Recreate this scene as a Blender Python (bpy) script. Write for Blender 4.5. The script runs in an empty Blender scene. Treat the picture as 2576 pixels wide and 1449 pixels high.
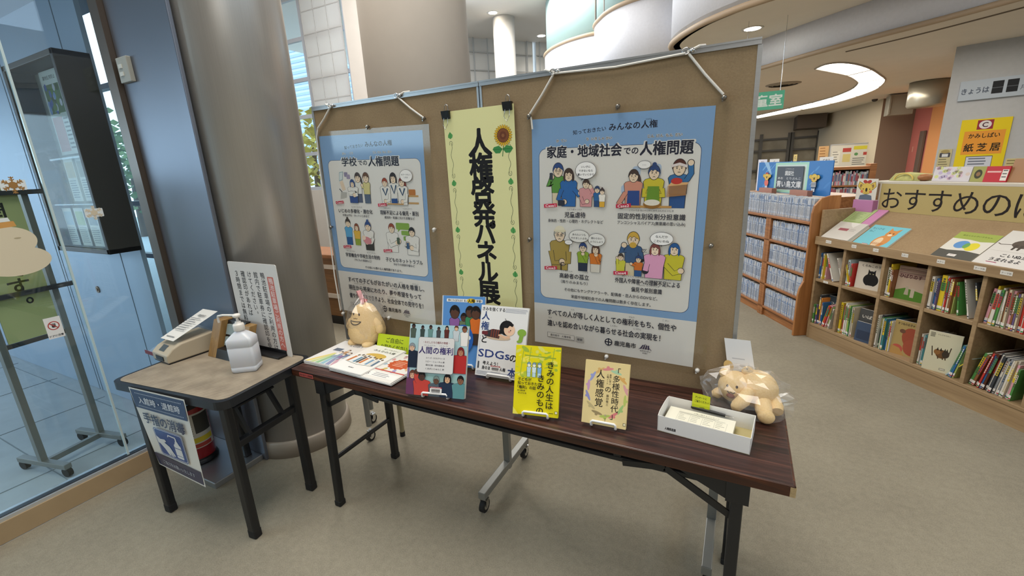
import bpy, math, random
from mathutils import Vector, Matrix
random.seed(7)
S = bpy.context.scene
COL = S.collection
PI = math.pi
def R(d): return math.radians(d)
def hexc(h, a=1.0):
    if not isinstance(h, str): return (h[0], h[1], h[2], 1.0)
    o = []
    for i in (0, 2, 4):
        c = int(h[i:i+2], 16) / 255
        o.append(c/12.92 if c <= .04045 else ((c+.055)/1.055)**2.4)
    return (o[0], o[1], o[2], a)

# ------------------------------------------------------------------ camera
# world axes: X runs along the display table, Y goes from the camera towards the boards, Z is up
cd = bpy.data.cameras.new('camera')
cd.sensor_width = 36.0
cd.lens = 36.0*1111.67/2576
cd.clip_start = .02; cd.clip_end = 300
cam = bpy.data.objects.new('camera', cd); COL.objects.link(cam)
_r = Vector((0.89096916, 0.45152336, -0.04796475)); _u = Vector((-0.07564726, 0.25176349, 0.96482778)); _f = Vector((-0.44771805, 0.85600339, -0.25847001))
cam.matrix_world = Matrix(((_r.x, _u.x, -_f.x, 0), (_r.y, _u.y, -_f.y, 0), (_r.z, _u.z, -_f.z, 1.55), (0, 0, 0, 1)))
S.camera = cam

# ------------------------------------------------------------------ world, lights, exposure
W = bpy.data.worlds.new('daylight'); S.world = W; W.use_nodes = True
bg = W.node_tree.nodes['Background']
bg.inputs[0].default_value = (.62, .80, 1.0, 1); bg.inputs[1].default_value = 2.4
S.view_settings.view_transform = 'Standard'; S.view_settings.look = 'None'
S.view_settings.exposure = 0.64; S.view_settings.gamma = 1.0; S.view_settings.use_curve_mapping = False
try: S.cycles.use_denoising = True
except Exception: pass
def area(name, loc, size, power, col=(1, .93, .82), rot=(0, 0, 0), sy=None):
    l = bpy.data.lights.new(name, 'AREA'); l.energy = power; l.color = col; l.size = size
    if sy: l.shape = 'RECTANGLE'; l.size_y = sy
    o = bpy.data.objects.new(name, l); o.location = loc; o.rotation_euler = rot; COL.objects.link(o); return o
area('hall_fill', (-1.6, 1.2, 5.1), 3.2, 150, (1, .95, .88))  # unseen overhead fills added to light the hall
area('hall_fill', (1.6, -1.6, 3.0), 2.2, 50, (1, .94, .85))
area('hall_fill', (-4.5, 8.8, 5.1), 3.0, 150, (1, .96, .91))
area('hall_fill', (-4.4, 4.3, 5.1), 1.6, 105, (1, .98, .95))  # added to brighten the white wall beside the tall window
area('window_daylight', (-6.2, 8.3, 3.6), 2.4, 40, (.82, .90, 1.0), (R(90), 0, R(-96)), 2.4)  # unseen fill added behind the round pier to brighten the parapets
area('reading_room_fill', (2.4, 4.0, 2.70), 1.3, 13, (1, .90, .74))  # unseen fills added just below the reading room ceiling
area('reading_room_fill', (1.4, 10.2, 2.66), 2.2, 45, (1, .92, .78))
area('reading_room_fill', (1.9, 6.6, 2.70), 1.2, 14, (1, .90, .76))

area('vestibule_fill', (-5.6, -2.4, 2.5), 2.6, 58, (.70, .86, 1.0), (R(38), 0, R(-30)), 1.6)  # bluish fill lamp added out of view to brighten the vestibule

# ------------------------------------------------------------------ materials
MATS = {}
def newmat(name):
    m = bpy.data.materials.new(name); m.use_nodes = True
    return m, m.node_tree, m.node_tree.nodes['Principled BSDF']
def paint(name, h, rough=.6, metal=0.0, noise=0.0, scale=20.0, bump=0.0, spec=.5, stretch=None):
    if name in MATS: return MATS[name]
    m, nt, b = newmat(name)
    c = hexc(h); b.inputs['Base Color'].default_value = c
    b.inputs['Roughness'].default_value = rough; b.inputs['Metallic'].default_value = metal
    b.inputs['Specular IOR Level'].default_value = spec
    if noise or bump:
        tc = nt.nodes.new('ShaderNodeTexCoord'); n = nt.nodes.new('ShaderNodeTexNoise'); n.inputs['Scale'].default_value = scale; n.inputs['Detail'].default_value = 5
        if stretch:
            mp = nt.nodes.new('ShaderNodeMapping'); mp.inputs['Scale'].default_value = stretch
            nt.links.new(tc.outputs['Object'], mp.inputs[0]); nt.links.new(mp.outputs[0], n.inputs['Vector'])
        else: nt.links.new(tc.outputs['Object'], n.inputs['Vector'])
        if noise:
            mr = nt.nodes.new('ShaderNodeMapRange'); mr.inputs[1].default_value = .25; mr.inputs[2].default_value = .75; mr.inputs[3].default_value = 1-noise; mr.inputs[4].default_value = 1+noise
            mx = nt.nodes.new('ShaderNodeVectorMath'); mx.operation = 'SCALE'; mx.inputs[0].default_value = c[:3]
            nt.links.new(n.outputs['Fac'], mr.inputs[0]); nt.links.new(mr.outputs[0], mx.inputs['Scale']); nt.links.new(mx.outputs[0], b.inputs['Base Color'])
        if bump:
            bp = nt.nodes.new('ShaderNodeBump'); bp.inputs['Strength'].default_value = bump; bp.inputs['Distance'].default_value = .01
            nt.links.new(n.outputs['Fac'], bp.inputs['Height']); nt.links.new(bp.outputs[0], b.inputs['Normal'])
    MATS[name] = m; return m
def attr_mat(name, rough, spec=.5):
    m, nt, b = newmat(name)
    a = nt.nodes.new('ShaderNodeVertexColor'); a.layer_name = 'Col'
    n = nt.nodes.new('ShaderNodeTexNoise'); n.inputs['Scale'].default_value = 60
    nt.links.new(a.outputs['Color'], b.inputs['Base Color'])
    b.inputs['Roughness'].default_value = rough; b.inputs['Specular IOR Level'].default_value = spec
    return m
PRINT = attr_mat('printed_paper', .65, .3)
GLOSSY = attr_mat('glossy_print', .28, .5)
def glassy(name, tint, refl, rough=0.0, film=0.0, filmcol='ffffff', graze=.6):
    m = bpy.data.materials.new(name); m.use_nodes = True; nt = m.node_tree; nt.nodes.clear()
    o = nt.nodes.new('ShaderNodeOutputMaterial'); t = nt.nodes.new('ShaderNodeBsdfTransparent'); g = nt.nodes.new('ShaderNodeBsdfGlossy')
    t.inputs[0].default_value = hexc(tint); g.inputs['Roughness'].default_value = rough; g.inputs[0].default_value = (1, 1, 1, 1)
    lw = nt.nodes.new('ShaderNodeLayerWeight'); pw = nt.nodes.new('ShaderNodeMath'); pw.operation = 'POWER'; pw.inputs[1].default_value = 4.5
    f = nt.nodes.new('ShaderNodeMath'); f.operation = 'MULTIPLY_ADD'; f.inputs[1].default_value = graze; f.inputs[2].default_value = refl
    nt.links.new(lw.outputs['Facing'], pw.inputs[0]); nt.links.new(pw.outputs[0], f.inputs[0])
    x = nt.nodes.new('ShaderNodeMixShader'); nt.links.new(f.outputs[0], x.inputs[0]); nt.links.new(t.outputs[0], x.inputs[1]); nt.links.new(g.outputs[0], x.inputs[2])
    last = x
    if film:
        d = nt.nodes.new('ShaderNodeBsdfDiffuse'); d.inputs[0].default_value = hexc(filmcol); y = nt.nodes.new('ShaderNodeMixShader'); y.inputs[0].default_value = film
        nt.links.new(x.outputs[0], y.inputs[1]); nt.links.new(d.outputs[0], y.inputs[2]); last = y
    nt.links.new(last.outputs[0], o.inputs[0]); return m
GLASS = glassy('clear_glass', 'f4fafa', .035)
CASEGLASS = glassy('case_glass', 'f6fafa', .03, .05, 0, 'ffffff', .15)
FILM = glassy('clear_film', 'fdfdfc', .02, .10)
BAGM = glassy('plastic_bag_film', 'fbfbfb', .06, .12, .05)
ACRYL = glassy('clear_acrylic', 'f2f8fb', .05, .03, .05)
FROST = glassy('frosted_glass', 'bfd9d7', .04, .2, .72, 'bdd6d5')
def sheer(name, h, t):
    m = bpy.data.materials.new(name); m.use_nodes = True; nt = m.node_tree; nt.nodes.clear()
    o = nt.nodes.new('ShaderNodeOutputMaterial'); d = nt.nodes.new('ShaderNodeBsdfDiffuse'); r = nt.nodes.new('ShaderNodeBsdfTranslucent'); x = nt.nodes.new('ShaderNodeMixShader'); x.inputs[0].default_value = t
    n = nt.nodes.new('ShaderNodeTexNoise'); n.inputs['Scale'].default_value = 3
    d.inputs[0].default_value = hexc(h); r.inputs[0].default_value = hexc(h)
    nt.links.new(d.outputs[0], x.inputs[1]); nt.links.new(r.outputs[0], x.inputs[2]); nt.links.new(x.outputs[0], o.inputs[0]); return m
def emis(name, h, s):
    m = bpy.data.materials.new(name); m.use_nodes = True; nt = m.node_tree; nt.nodes.clear()
    o = nt.nodes.new('ShaderNodeOutputMaterial'); e = nt.nodes.new('ShaderNodeEmission'); e.inputs[0].default_value = hexc(h); e.inputs[1].default_value = s
    nt.links.new(e.outputs[0], o.inputs[0]); return m
LAMP = emis('lamp_diffuser', 'fff8ea', 6.0)
def carpet():
    m, nt, b = newmat('cut_pile_carpet')
    tc = nt.nodes.new('ShaderNodeTexCoord')
    n1 = nt.nodes.new('ShaderNodeTexNoise'); n1.inputs['Scale'].default_value = 210; n1.inputs['Detail'].default_value = 3
    n2 = nt.nodes.new('ShaderNodeTexNoise'); n2.inputs['Scale'].default_value = 2.2; n2.inputs['Detail'].default_value = 6
    n3 = nt.nodes.new('ShaderNodeTexNoise'); n3.inputs['Scale'].default_value = 38; n3.inputs['Detail'].default_value = 4
    for n in (n1, n2, n3): nt.links.new(tc.outputs['Object'], n.inputs['Vector'])
    r = nt.nodes.new('ShaderNodeValToRGB'); r.color_ramp.elements[0].color = hexc('777062'); r.color_ramp.elements[1].color = hexc('9b9482'); r.color_ramp.elements[0].position = .3; r.color_ramp.elements[1].position = .7
    ad = nt.nodes.new('ShaderNodeMath'); ad.operation = 'MULTIPLY_ADD'; ad.inputs[1].default_value = .45
    nt.links.new(n1.outputs['Fac'], ad.inputs[0])
    a2 = nt.nodes.new('ShaderNodeMath'); a2.operation = 'MULTIPLY_ADD'; a2.inputs[1].default_value = .3
    nt.links.new(n2.outputs['Fac'], a2.inputs[0])
    a3 = nt.nodes.new('ShaderNodeMath'); a3.operation = 'MULTIPLY'; a3.inputs[1].default_value = .25; nt.links.new(n3.outputs['Fac'], a3.inputs[0])
    nt.links.new(a3.outputs[0], a2.inputs[2]); nt.links.new(a2.outputs[0], ad.inputs[2])
    nt.links.new(ad.outputs[0], r.inputs[0]); nt.links.new(r.outputs[0], b.inputs['Base Color'])
    bp = nt.nodes.new('ShaderNodeBump'); bp.inputs['Strength'].default_value = .55; bp.inputs['Distance'].default_value = .006
    nt.links.new(ad.outputs[0], bp.inputs['Height']); nt.links.new(bp.outputs[0], b.inputs['Normal'])
    b.inputs['Roughness'].default_value = .95; b.inputs['Specular IOR Level'].default_value = .15
    return m
def wood(name, dark, mid, light, rough=.4, along='X', scale=1.0, lo=.3, hi=.72):
    m, nt, b = newmat(name)
    tc = nt.nodes.new('ShaderNodeTexCoord'); mp = nt.nodes.new('ShaderNodeMapping')
    s = {'X': (1.2, 26, 26), 'Y': (26, 1.2, 26), 'Z': (26, 26, 1.2)}[along]
    mp.inputs['Scale'].default_value = [q*scale for q in s]
    n = nt.nodes.new('ShaderNodeTexNoise'); n.inputs['Scale'].default_value = 1.6; n.inputs['Detail'].default_value = 8; n.inputs['Roughness'].default_value = .65; n.inputs['Distortion'].default_value = 1.2
    r = nt.nodes.new('ShaderNodeValToRGB'); e = r.color_ramp.elements; e[0].position = lo; e[0].color = hexc(dark); e[1].position = hi; e[1].color = hexc(light)
    k = e.new((lo+hi)/2); k.color = hexc(mid)
    nt.links.new(tc.outputs['Object'], mp.inputs[0]); nt.links.new(mp.outputs[0], n.inputs['Vector']); nt.links.new(n.outputs['Fac'], r.inputs[0]); nt.links.new(r.outputs[0], b.inputs['Base Color'])
    b.inputs['Roughness'].default_value = rough; return m
def steel(name, h, rough, streak=True, metal=.9, stretch=(30, 30, .6)):
    m, nt, b = newmat(name)
    b.inputs['Metallic'].default_value = metal; c = hexc(h)
    tc = nt.nodes.new('ShaderNodeTexCoord'); mp = nt.nodes.new('ShaderNodeMapping'); mp.inputs['Scale'].default_value = stretch
    n = nt.nodes.new('ShaderNodeTexNoise'); n.inputs['Scale'].default_value = 6; n.inputs['Detail'].default_value = 6
    mr = nt.nodes.new('ShaderNodeMapRange'); mr.inputs[3].default_value = rough-.05*streak; mr.inputs[4].default_value = rough+.07*streak
    m2 = nt.nodes.new('ShaderNodeMapRange'); m2.inputs[3].default_value = 1-.09*streak; m2.inputs[4].default_value = 1+.08*streak
    sc = nt.nodes.new('ShaderNodeVectorMath'); sc.operation = 'SCALE'; sc.inputs[0].default_value = c[:3]
    nt.links.new(tc.outputs['Object'], mp.inputs[0]); nt.links.new(mp.outputs[0], n.inputs['Vector']); nt.links.new(n.outputs['Fac'], mr.inputs[0]); nt.links.new(n.outputs['Fac'], m2.inputs[0])
    nt.links.new(mr.outputs[0], b.inputs['Roughness']); nt.links.new(m2.outputs[0], sc.inputs['Scale']); nt.links.new(sc.outputs[0], b.inputs['Base Color'])
    return m
def felt(name, c1, c2, sc=120):
    m, nt, b = newmat(name)
    tc = nt.nodes.new('ShaderNodeTexCoord'); n = nt.nodes.new('ShaderNodeTexNoise'); n.inputs['Scale'].default_value = sc; n.inputs['Detail'].default_value = 6; n.inputs['Roughness'].default_value = .7
    n2 = nt.nodes.new('ShaderNodeTexNoise'); n2.inputs['Scale'].default_value = 7; n2.inputs['Detail'].default_value = 5
    ad = nt.nodes.new('ShaderNodeMath'); ad.operation = 'MULTIPLY_ADD'; ad.inputs[1].default_value = .6
    a2 = nt.nodes.new('ShaderNodeMath'); a2.operation = 'MULTIPLY'; a2.inputs[1].default_value = .4
    r = nt.nodes.new('ShaderNodeValToRGB'); r.color_ramp.elements[0].position = .3; r.color_ramp.elements[1].position = .7; r.color_ramp.elements[0].color = hexc(c1); r.color_ramp.elements[1].color = hexc(c2)
    for q in (n, n2): nt.links.new(tc.outputs['Object'], q.inputs['Vector'])
    nt.links.new(n2.outputs['Fac'], a2.inputs[0]); nt.links.new(n.outputs['Fac'], ad.inputs[0]); nt.links.new(a2.outputs[0], ad.inputs[2]); nt.links.new(ad.outputs[0], r.inputs[0]); nt.links.new(r.outputs[0], b.inputs['Base Color'])
    bp = nt.nodes.new('ShaderNodeBump'); bp.inputs['Strength'].default_value = .25; bp.inputs['Distance'].default_value = .004; nt.links.new(n.outputs['Fac'], bp.inputs['Height']); nt.links.new(bp.outputs[0], b.inputs['Normal'])
    b.inputs['Roughness'].default_value = .9; b.inputs['Specular IOR Level'].default_value = .2
    return m
CARPET = carpet()
ROSE = wood('dark_rosewood_laminate', '1c0f0d', '3a211c', '5e3b30', .33, 'X', 1.0, .33, .72)
ROSE_EDGE = wood('rosewood_edge_band', '1a0c08', '43200f', '7a4422', .4, 'X', .8, .36, .74)
BROWNWOOD = wood('orange_brown_wood', '7d4f2c', '99653b', 'b07b4c', .45, 'X')
TANWOOD = wood('tan_oak_laminate', '8a7355', '9a8262', 'a68e6c', .5, 'X', .7)
TANFELT = felt('tan_display_felt', '8b7458', 'a08a6a', 90)
BOARDFELT = felt('brown_pinboard_felt', '86735a', 'a08b6c', 140)
STEEL = steel('brushed_steel_column', 'bcbab6', .34, 1, .66)
PANELSTEEL = steel('brushed_steel_panel', '767b86', .38, .15, .7, (30, 30, .6))
ALU = steel('aluminium', 'b9bcbf', .38, True, .85, (2, 30, 30))
GREYMETAL = paint('grey_painted_metal', '8b8c88', .42, .55)
CHROME = paint('chrome', 'd2d3d4', .15, 1.0)
BLACKMETAL = paint('black_painted_steel', '1b1c1e', .38, .1)
BLACKPL = paint('black_plastic', '151517', .4)
RUBBER = paint('black_rubber', '101011', .7)
WHITEWIRE = paint('white_coated_wire', 'e9e8e6', .35)
WHITEWALL = paint('white_wall_paint', 'cfcac4', .8, 0, .02, 6)
CEIL = paint('ceiling_paint', 'd6d0c8', .9, 0, .015, 4)
SOFFIT = paint('soffit_paint', 'e9e1d5', .9, 0, .02, 4)
PARAPET = paint('parapet_paint', 'dcdee5', .8, 0, .03, 30, .08)
BEIGETRIM = paint('beige_trim', 'b09a80', .5)
WHITEPAPER = paint('white_paper', 'e6e4e0', .7)
CARD = paint('kraft_card', 'a98456', .8, 0, .06, 40)

# ------------------------------------------------------------------ mesh builder
def basis(d):
    d = Vector(d).normalized(); a = Vector((0, 0, 1)) if abs(d.z) < .95 else Vector((1, 0, 0))
    x = a.cross(d).normalized(); return x, d.cross(x).normalized(), d
class MB:
    def __init__(s, M=None): s.v = []; s.f = []; s.mi = []; s.sm = []; s.c = []; s.mat = 0; s.col = (1, 1, 1, 1); s.M = M or Matrix()
    def add(s, vs, fs, smooth=False, col=None):
        b = len(s.v); s.v += [s.M @ Vector(v) for v in vs]; c = hexc(col) if col is not None else s.col
        for f in fs: s.f.append([b+i for i in f]); s.mi.append(s.mat); s.sm.append(smooth); s.c.append(c)
        return s
    def box(s, x0, x1, y0, y1, z0, z1, col=None):
        v = [(x, y, z) for z in (z0, z1) for y in (y0, y1) for x in (x0, x1)]
        return s.add(v, [(0, 2, 3, 1), (4, 5, 7, 6), (0, 1, 5, 4), (2, 6, 7, 3), (0, 4, 6, 2), (1, 3, 7, 5)], False, col)
    def bar(s, p0, p1, w, h, up=(0, 0, 1), col=None):
        p0 = Vector(p0); p1 = Vector(p1); d = (p1-p0).normalized(); u = Vector(up); x = d.cross(u)
        x = x.normalized() if x.length > 1e-5 else basis(d)[0]
        u = x.cross(d).normalized(); v = []
        for p in (p0, p1):
            for a, b in ((-1, -1), (1, -1), (1, 1), (-1, 1)): v.append(p+x*a*w/2+u*b*h/2)
        return s.add(v, [(3, 2, 1, 0), (4, 5, 6, 7), (0, 1, 5, 4), (1, 2, 6, 5), (2, 3, 7, 6), (3, 0, 4, 7)], False, col)
    def tube(s, pts, r, n=10, closed=False, caps=True, col=None):
        pts = [Vector(p) for p in pts]; m = len(pts); rr = r if isinstance(r, (list, tuple)) else [r]*m
        T = []
        for i in range(m):
            a = pts[i-1] if (i > 0 or closed) else pts[i]; b = pts[(i+1) % m] if (i < m-1 or closed) else pts[i]
            T.append((b-a).normalized())
        x = basis(T[0])[0]; vs = []
        for i in range(m):
            x = (x-T[i]*x.dot(T[i])).normalized(); y = T[i].cross(x)
            for k in range(n): a = 2*PI*k/n; vs.append(pts[i]+(x*math.cos(a)+y*math.sin(a))*rr[i])
        fs = []
        for i in range(m if closed else m-1):
            j = (i+1) % m
            for k in range(n): l = (k+1) % n; fs.append((i*n+k, i*n+l, j*n+l, j*n+k))
        s.add(vs, fs, True, col)
        if caps and not closed:
            s.add(vs[:n], [tuple(range(n-1, -1, -1))], False, col); s.add(vs[-n:], [tuple(range(n))], False, col)
        return s
    def cyl(s, p0, p1, r, n=20, r1=None, col=None): return s.tube([p0, p1], [r, r if r1 is None else r1], n, col=col)
    def lathe(s, prof, n=32, c=(0, 0, 0), a0=0, a1=2*PI, col=None, sx=1, sy=1):
        full = abs(a1-a0-2*PI) < 1e-6; m = n if full else n+1; vs = []
        for r, z in prof:
            for k in range(m): a = a0+(a1-a0)*k/n; vs.append((c[0]+r*math.cos(a)*sx, c[1]+r*math.sin(a)*sy, c[2]+z))
        fs = []
        for i in range(len(prof)-1):
            for k in range(n): l = (k+1) % m; fs.append((i*m+k, i*m+l, (i+1)*m+l, (i+1)*m+k))
        return s.add(vs, fs, True, col)
    def prism(s, poly, z0, z1, col=None, smooth=False):
        n = len(poly); v = [(x, y, z0) for x, y in poly]+[(x, y, z1) for x, y in poly]
        s.add(v, [tuple(range(n-1, -1, -1)), tuple(range(n, 2*n))], False, col)
        return s.add(v, [(i, (i+1) % n, n+(i+1) % n, n+i) for i in range(n)], smooth, col)
    def ball(s, c, r, nu=20, nv=12, rot=None, col=None):
        rx, ry, rz = r if isinstance(r, (tuple, list)) else (r, r, r); vs = []; c = Vector(c); q = rot or Matrix()
        for j in range(nv+1):
            t = PI*j/nv
            for i in range(nu): a = 2*PI*i/nu; vs.append(c+q.to_3x3() @ Vector((rx*math.sin(t)*math.cos(a), ry*math.sin(t)*math.sin(a), rz*math.cos(t))))
        fs = [(j*nu+i, (j+1)*nu+i, (j+1)*nu+(i+1) % nu, j*nu+(i+1) % nu) for j in range(nv) for i in range(nu)]
        return s.add(vs, fs, True, col)
    def build(s, name, mats, parent=None, bevel=0, sub=0, loc=None, rotz=None, segs=2):
        me = bpy.data.meshes.new(name); me.from_pydata([tuple(v) for v in s.v], [], s.f)
        if not isinstance(mats, (list, tuple)): mats = [mats]
        for m in mats: me.materials.append(m)
        me.polygons.foreach_set('material_index', s.mi); me.polygons.foreach_set('use_smooth', s.sm)
        if PRINT in mats or GLOSSY in mats:
            ca = me.color_attributes.new('Col', 'FLOAT_COLOR', 'CORNER'); d = []
            for f, c in zip(s.f, s.c): d += list(c)*len(f)
            ca.data.foreach_set('color', d)
        me.update()
        o = bpy.data.objects.new(name, me); COL.objects.link(o)
        if parent: o.parent = parent
        if loc: o.location = loc
        if rotz is not None: o.rotation_euler = (0, 0, rotz)
        if bevel:
            b = o.modifiers.new('bevel', 'BEVEL'); b.width = bevel; b.segments = segs; b.limit_method = 'ANGLE'; b.angle_limit = R(40)
        if sub:
            b = o.modifiers.new('sub', 'SUBSURF'); b.levels = sub; b.render_levels = sub
        return o
LABELS = {}
def tag(o, label, cat, group=None):
    o['label'] = label; o['category'] = cat
    if group: o['group'] = group
    return o
def thing(name, label, cat, loc=(0, 0, 0), rotz=0, group=None):
    o = bpy.data.objects.new(name, None); COL.objects.link(o); o.location = loc; o.rotation_euler = (0, 0, rotz); o.empty_display_size = .05
    return tag(o, label, cat, group)
def struct(o): o['kind'] = 'structure'; return o
def copy_tree(o, parent=None):
    c = o.copy(); COL.objects.link(c); c.parent = parent
    for ch in list(o.children): copy_tree(ch, c)
    return c

# ------------------------------------------------------------------ lettering (built-in font) and flat print
TS = bpy.data.scenes.new('lettering'); TXT = {}
def glyphs(s, bold):
    k = (s, bold)
    if k not in TXT:
        cu = bpy.data.curves.new('t', 'FONT'); cu.body = s; cu.offset = bold; cu.resolution_u = 2 if len(s) > 3 else 3
        o = bpy.data.objects.new('t', cu); TS.collection.objects.link(o)
        with bpy.context.temp_override(scene=TS, view_layer=TS.view_layers[0]): dg = bpy.context.evaluated_depsgraph_get()
        dg.update()
        me = bpy.data.meshes.new_from_object(o.evaluated_get(dg))
        vs = [(v.co.x, v.co.y) for v in me.vertices]; fs = [tuple(p.vertices) for p in me.polygons]
        bpy.data.meshes.remove(me); bpy.data.objects.remove(o); bpy.data.curves.remove(cu)
        x0 = min((v[0] for v in vs), default=0); x1 = max((v[0] for v in vs), default=1)
        TXT[k] = (vs, fs, x0, x1)
    return TXT[k]
class Art(MB):
    """flat print in layers; x right, y up, millimetre-like units scaled by k, front is +z of the sheet"""
    def __init__(s, M=None, k=.001, dz=.00005): super().__init__(M); s.k = k; s.l = 1; s.dz = dz; s.clip = None
    def shp(s, pts, faces, col):
        if s.clip:
            x0, y0, x1, y1 = s.clip; P = []; F = []
            for f in faces:
                q = [pts[i] for i in f]
                if any(x < x0 or x > x1 or y < y0 or y > y1 for x, y in q):
                    for ax, lim, sg in ((0, x0, 1), (0, x1, -1), (1, y0, 1), (1, y1, -1)):
                        o = []
                        for i in range(len(q)):
                            a, b = q[i-1], q[i]; da, db = (a[ax]-lim)*sg, (b[ax]-lim)*sg
                            if (da >= 0) != (db >= 0): t = da/(da-db); o.append((a[0]+(b[0]-a[0])*t, a[1]+(b[1]-a[1])*t))
                            if db >= 0: o.append(b)
                        q = o
                        if len(q) < 3: break
                if len(q) >= 3: F.append(tuple(range(len(P), len(P)+len(q)))); P += q
            pts, faces = P, F
        s.add([(x*s.k, y*s.k, s.l*s.dz) for x, y in pts], faces, False, col); s.l += 1; return s
    def poly(s, pts, col): return s.shp(pts, [tuple(range(len(pts)))], col)
    def rect(s, x, y, w, h, col): return s.poly([(x, y), (x+w, y), (x+w, y+h), (x, y+h)], col)
    def rpts(s, x, y, w, h, r, n=5):
        p = []
        for cx, cy, a in ((x+w-r, y+r, -90), (x+w-r, y+h-r, 0), (x+r, y+h-r, 90), (x+r, y+r, 180)):
            for i in range(n+1): t = R(a+90*i/n); p.append((cx+r*math.cos(t), cy+r*math.sin(t)))
        return p
    def rrect(s, x, y, w, h, r, col): return s.poly(s.rpts(x, y, w, h, r), col)
    def ell(s, x, y, rx, ry, col, rot=0, n=18, a0=0, a1=360):
        c, q = math.cos(R(rot)), math.sin(R(rot)); p = []
        for i in range(n if a1-a0 >= 360 else n+1):
            t = R(a0+(a1-a0)*i/n); X, Y = rx*math.cos(t), ry*math.sin(t); p.append((x+X*c-Y*q, y+X*q+Y*c))
        return s.poly(p, col)
    def stroke(s, pts, w, col, closed=False):
        P = [Vector((x, y)) for x, y in pts]; n = len(P); vs = []; fs = []
        for i in range(n):
            a = P[i-1] if (i or closed) else P[i]; b = P[(i+1) % n] if (i < n-1 or closed) else P[i]
            d = (b-a); d = d.normalized() if d.length else Vector((1, 0)); nn = Vector((-d.y, d.x))*w/2
            vs += [P[i]+nn, P[i]-nn]
        for i in range(n if closed else n-1): j = (i+1) % n; fs.append((2*i+1, 2*j+1, 2*j, 2*i))
        return s.shp([tuple(v) for v in vs], fs, col)
    def text(s, t, x, y, size, col='22242c', bold=0.0, align='l', w=None, rot=0):
        st = bold*.85+(.006 if bold < .03 else 0) if bold >= .004 else 0; vs, fs, x0, x1 = glyphs(t, 0); sx = size
        if w: sx = w/max(x1-x0, 1e-4)
        ox = {'l': -x0*sx, 'c': -(x0+x1)/2*sx, 'r': -x1*sx}[align]; c, q = math.cos(R(rot)), math.sin(R(rot)); p = []
        for a, b in vs: X, Y = a*sx+ox, b*size; p.append((x+X*c-Y*q, y+X*q+Y*c))
        return s.strike(p, fs, col, st*size)
    def strike(s, p, fs, col, r):
        if not r: return s.shp(p, fs, col)
        l = s.l
        K = 4 if r < 1.0 else (8 if r < 2.5 else 16)
        for k in range(K): s.l = l+k*.9/K; s.shp([(x+r*math.cos((k+.5)*2*PI/K), y+r*math.sin((k+.5)*2*PI/K)) for x, y in p], fs, col)
        if K == 16:
            for k in range(8): s.l = l+.95+k*.05; s.shp([(x+r*.5*math.cos(k*PI/4), y+r*.5*math.sin(k*PI/4)) for x, y in p], fs, col)
        s.l = l+1.5; return s
    def vtext(s, t, x, y, size, col='22242c', bold=0.0, pitch=None, w=1.0):
        pitch = pitch or size; l = s.l
        for i, ch in enumerate(t):
            if ch == ' ': continue
            st = bold*.85 if bold >= .006 else 0; vs, fs, x0, x1 = glyphs(ch, 0); yy = y-(i+1)*pitch+.12*size
            if ch in '。、': p = [(x+(a*.9+.05)*size*w, yy+(b+.45)*size) for a, b in vs]
            elif ch == 'ー': p = [(x+(b-.38)*size*w, yy+(.5-a+.36)*size) for a, b in vs]
            else: p = [(x+(a-.5)*size*w, yy+b*size) for a, b in vs]
            s.l = l; s.strike(p, fs, col, st*size)
        return s
    def person(s, x, y, H, top='5b86c4', hair='4a3728', bot=None, skin='f3dcc2', hs='short', w=None, arms=(), lw=None, glasses=False, mood=0, face=1):
        O = '2a2b33'; lw = lw or max(1.0, H*.012); w = w or H*.44; hh = H*.32; hw = hh*.74; hy = y+H-hh*.52
        l0 = s.l
        if hs == 'long': s.ell(x, hy-hh*.18, hw*.66, hh*.72, O); s.ell(x, hy-hh*.18, hw*.66-lw, hh*.72-lw, hair)
        if hs == 'pony': s.ell(x+hw*.62, hy-hh*.2, hw*.2, hh*.42, hair, 15)
        by = y
        if bot:
            by = y+H*.30; s.poly([(x-w*.36-lw, y), (x+w*.36+lw, y), (x+w*.38+lw, by+4), (x-w*.38-lw, by+4)], O); s.poly([(x-w*.36, y), (x+w*.36, y), (x+w*.38, by+4), (x-w*.38, by+4)], bot)
        ty = hy-hh*.48
        def tor(e, c): s.poly([(x-w*.40-e, by-e*.5), (x+w*.40+e, by-e*.5), (x+w*.42+e, by+(ty-by)*.5), (x+w*.5+e, ty-hh*.16), (x+w*.40+e, ty+e*.3), (x+w*.14, ty+hh*.09+e), (x-w*.14, ty+hh*.09+e), (x-w*.40-e, ty+e*.3), (x-w*.5-e, ty-hh*.16), (x-w*.42-e, by+(ty-by)*.5)], c)
        tor(lw, O); tor(0, top)
        s.rect(x-hw*.17, ty-hh*.03, hw*.34, hh*.22, skin)
        for pl, hand in arms:
            p = [(x+a*H, y+b*H) for a, b in pl]; t = w*.24
            s.stroke(p, t+2*lw, O); s.ell(p[-1][0], p[-1][1], t*.62+lw, t*.62+lw, O, n=12); s.stroke(p, t, top)
            if hand: s.ell(p[-1][0], p[-1][1], t*.6, t*.6, skin, n=12)
        s.ell(x, hy, hw*.5+lw, hh*.5+lw, O); s.ell(x, hy, hw*.5, hh*.5, skin)
        for e, cc in ((lw, O), (0, hair)):
            s.poly([(x-hw*.54-e, hy-hh*.10), (x-hw*.43, hy+hh*.10-e), (x-hw*.30, hy+hh*.24-e), (x-hw*.14, hy+hh*.15-e), (x+hw*.06, hy+hh*.25-e), (x+hw*.28, hy+hh*.14-e), (x+hw*.43, hy+hh*.09-e), (x+hw*.54+e, hy-hh*.10)]+[(x+(hw*.56+e)*math.cos(R(a)), hy+(hh*.55+e)*math.sin(R(a))) for a in range(2, 180, 16)], cc)
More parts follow.
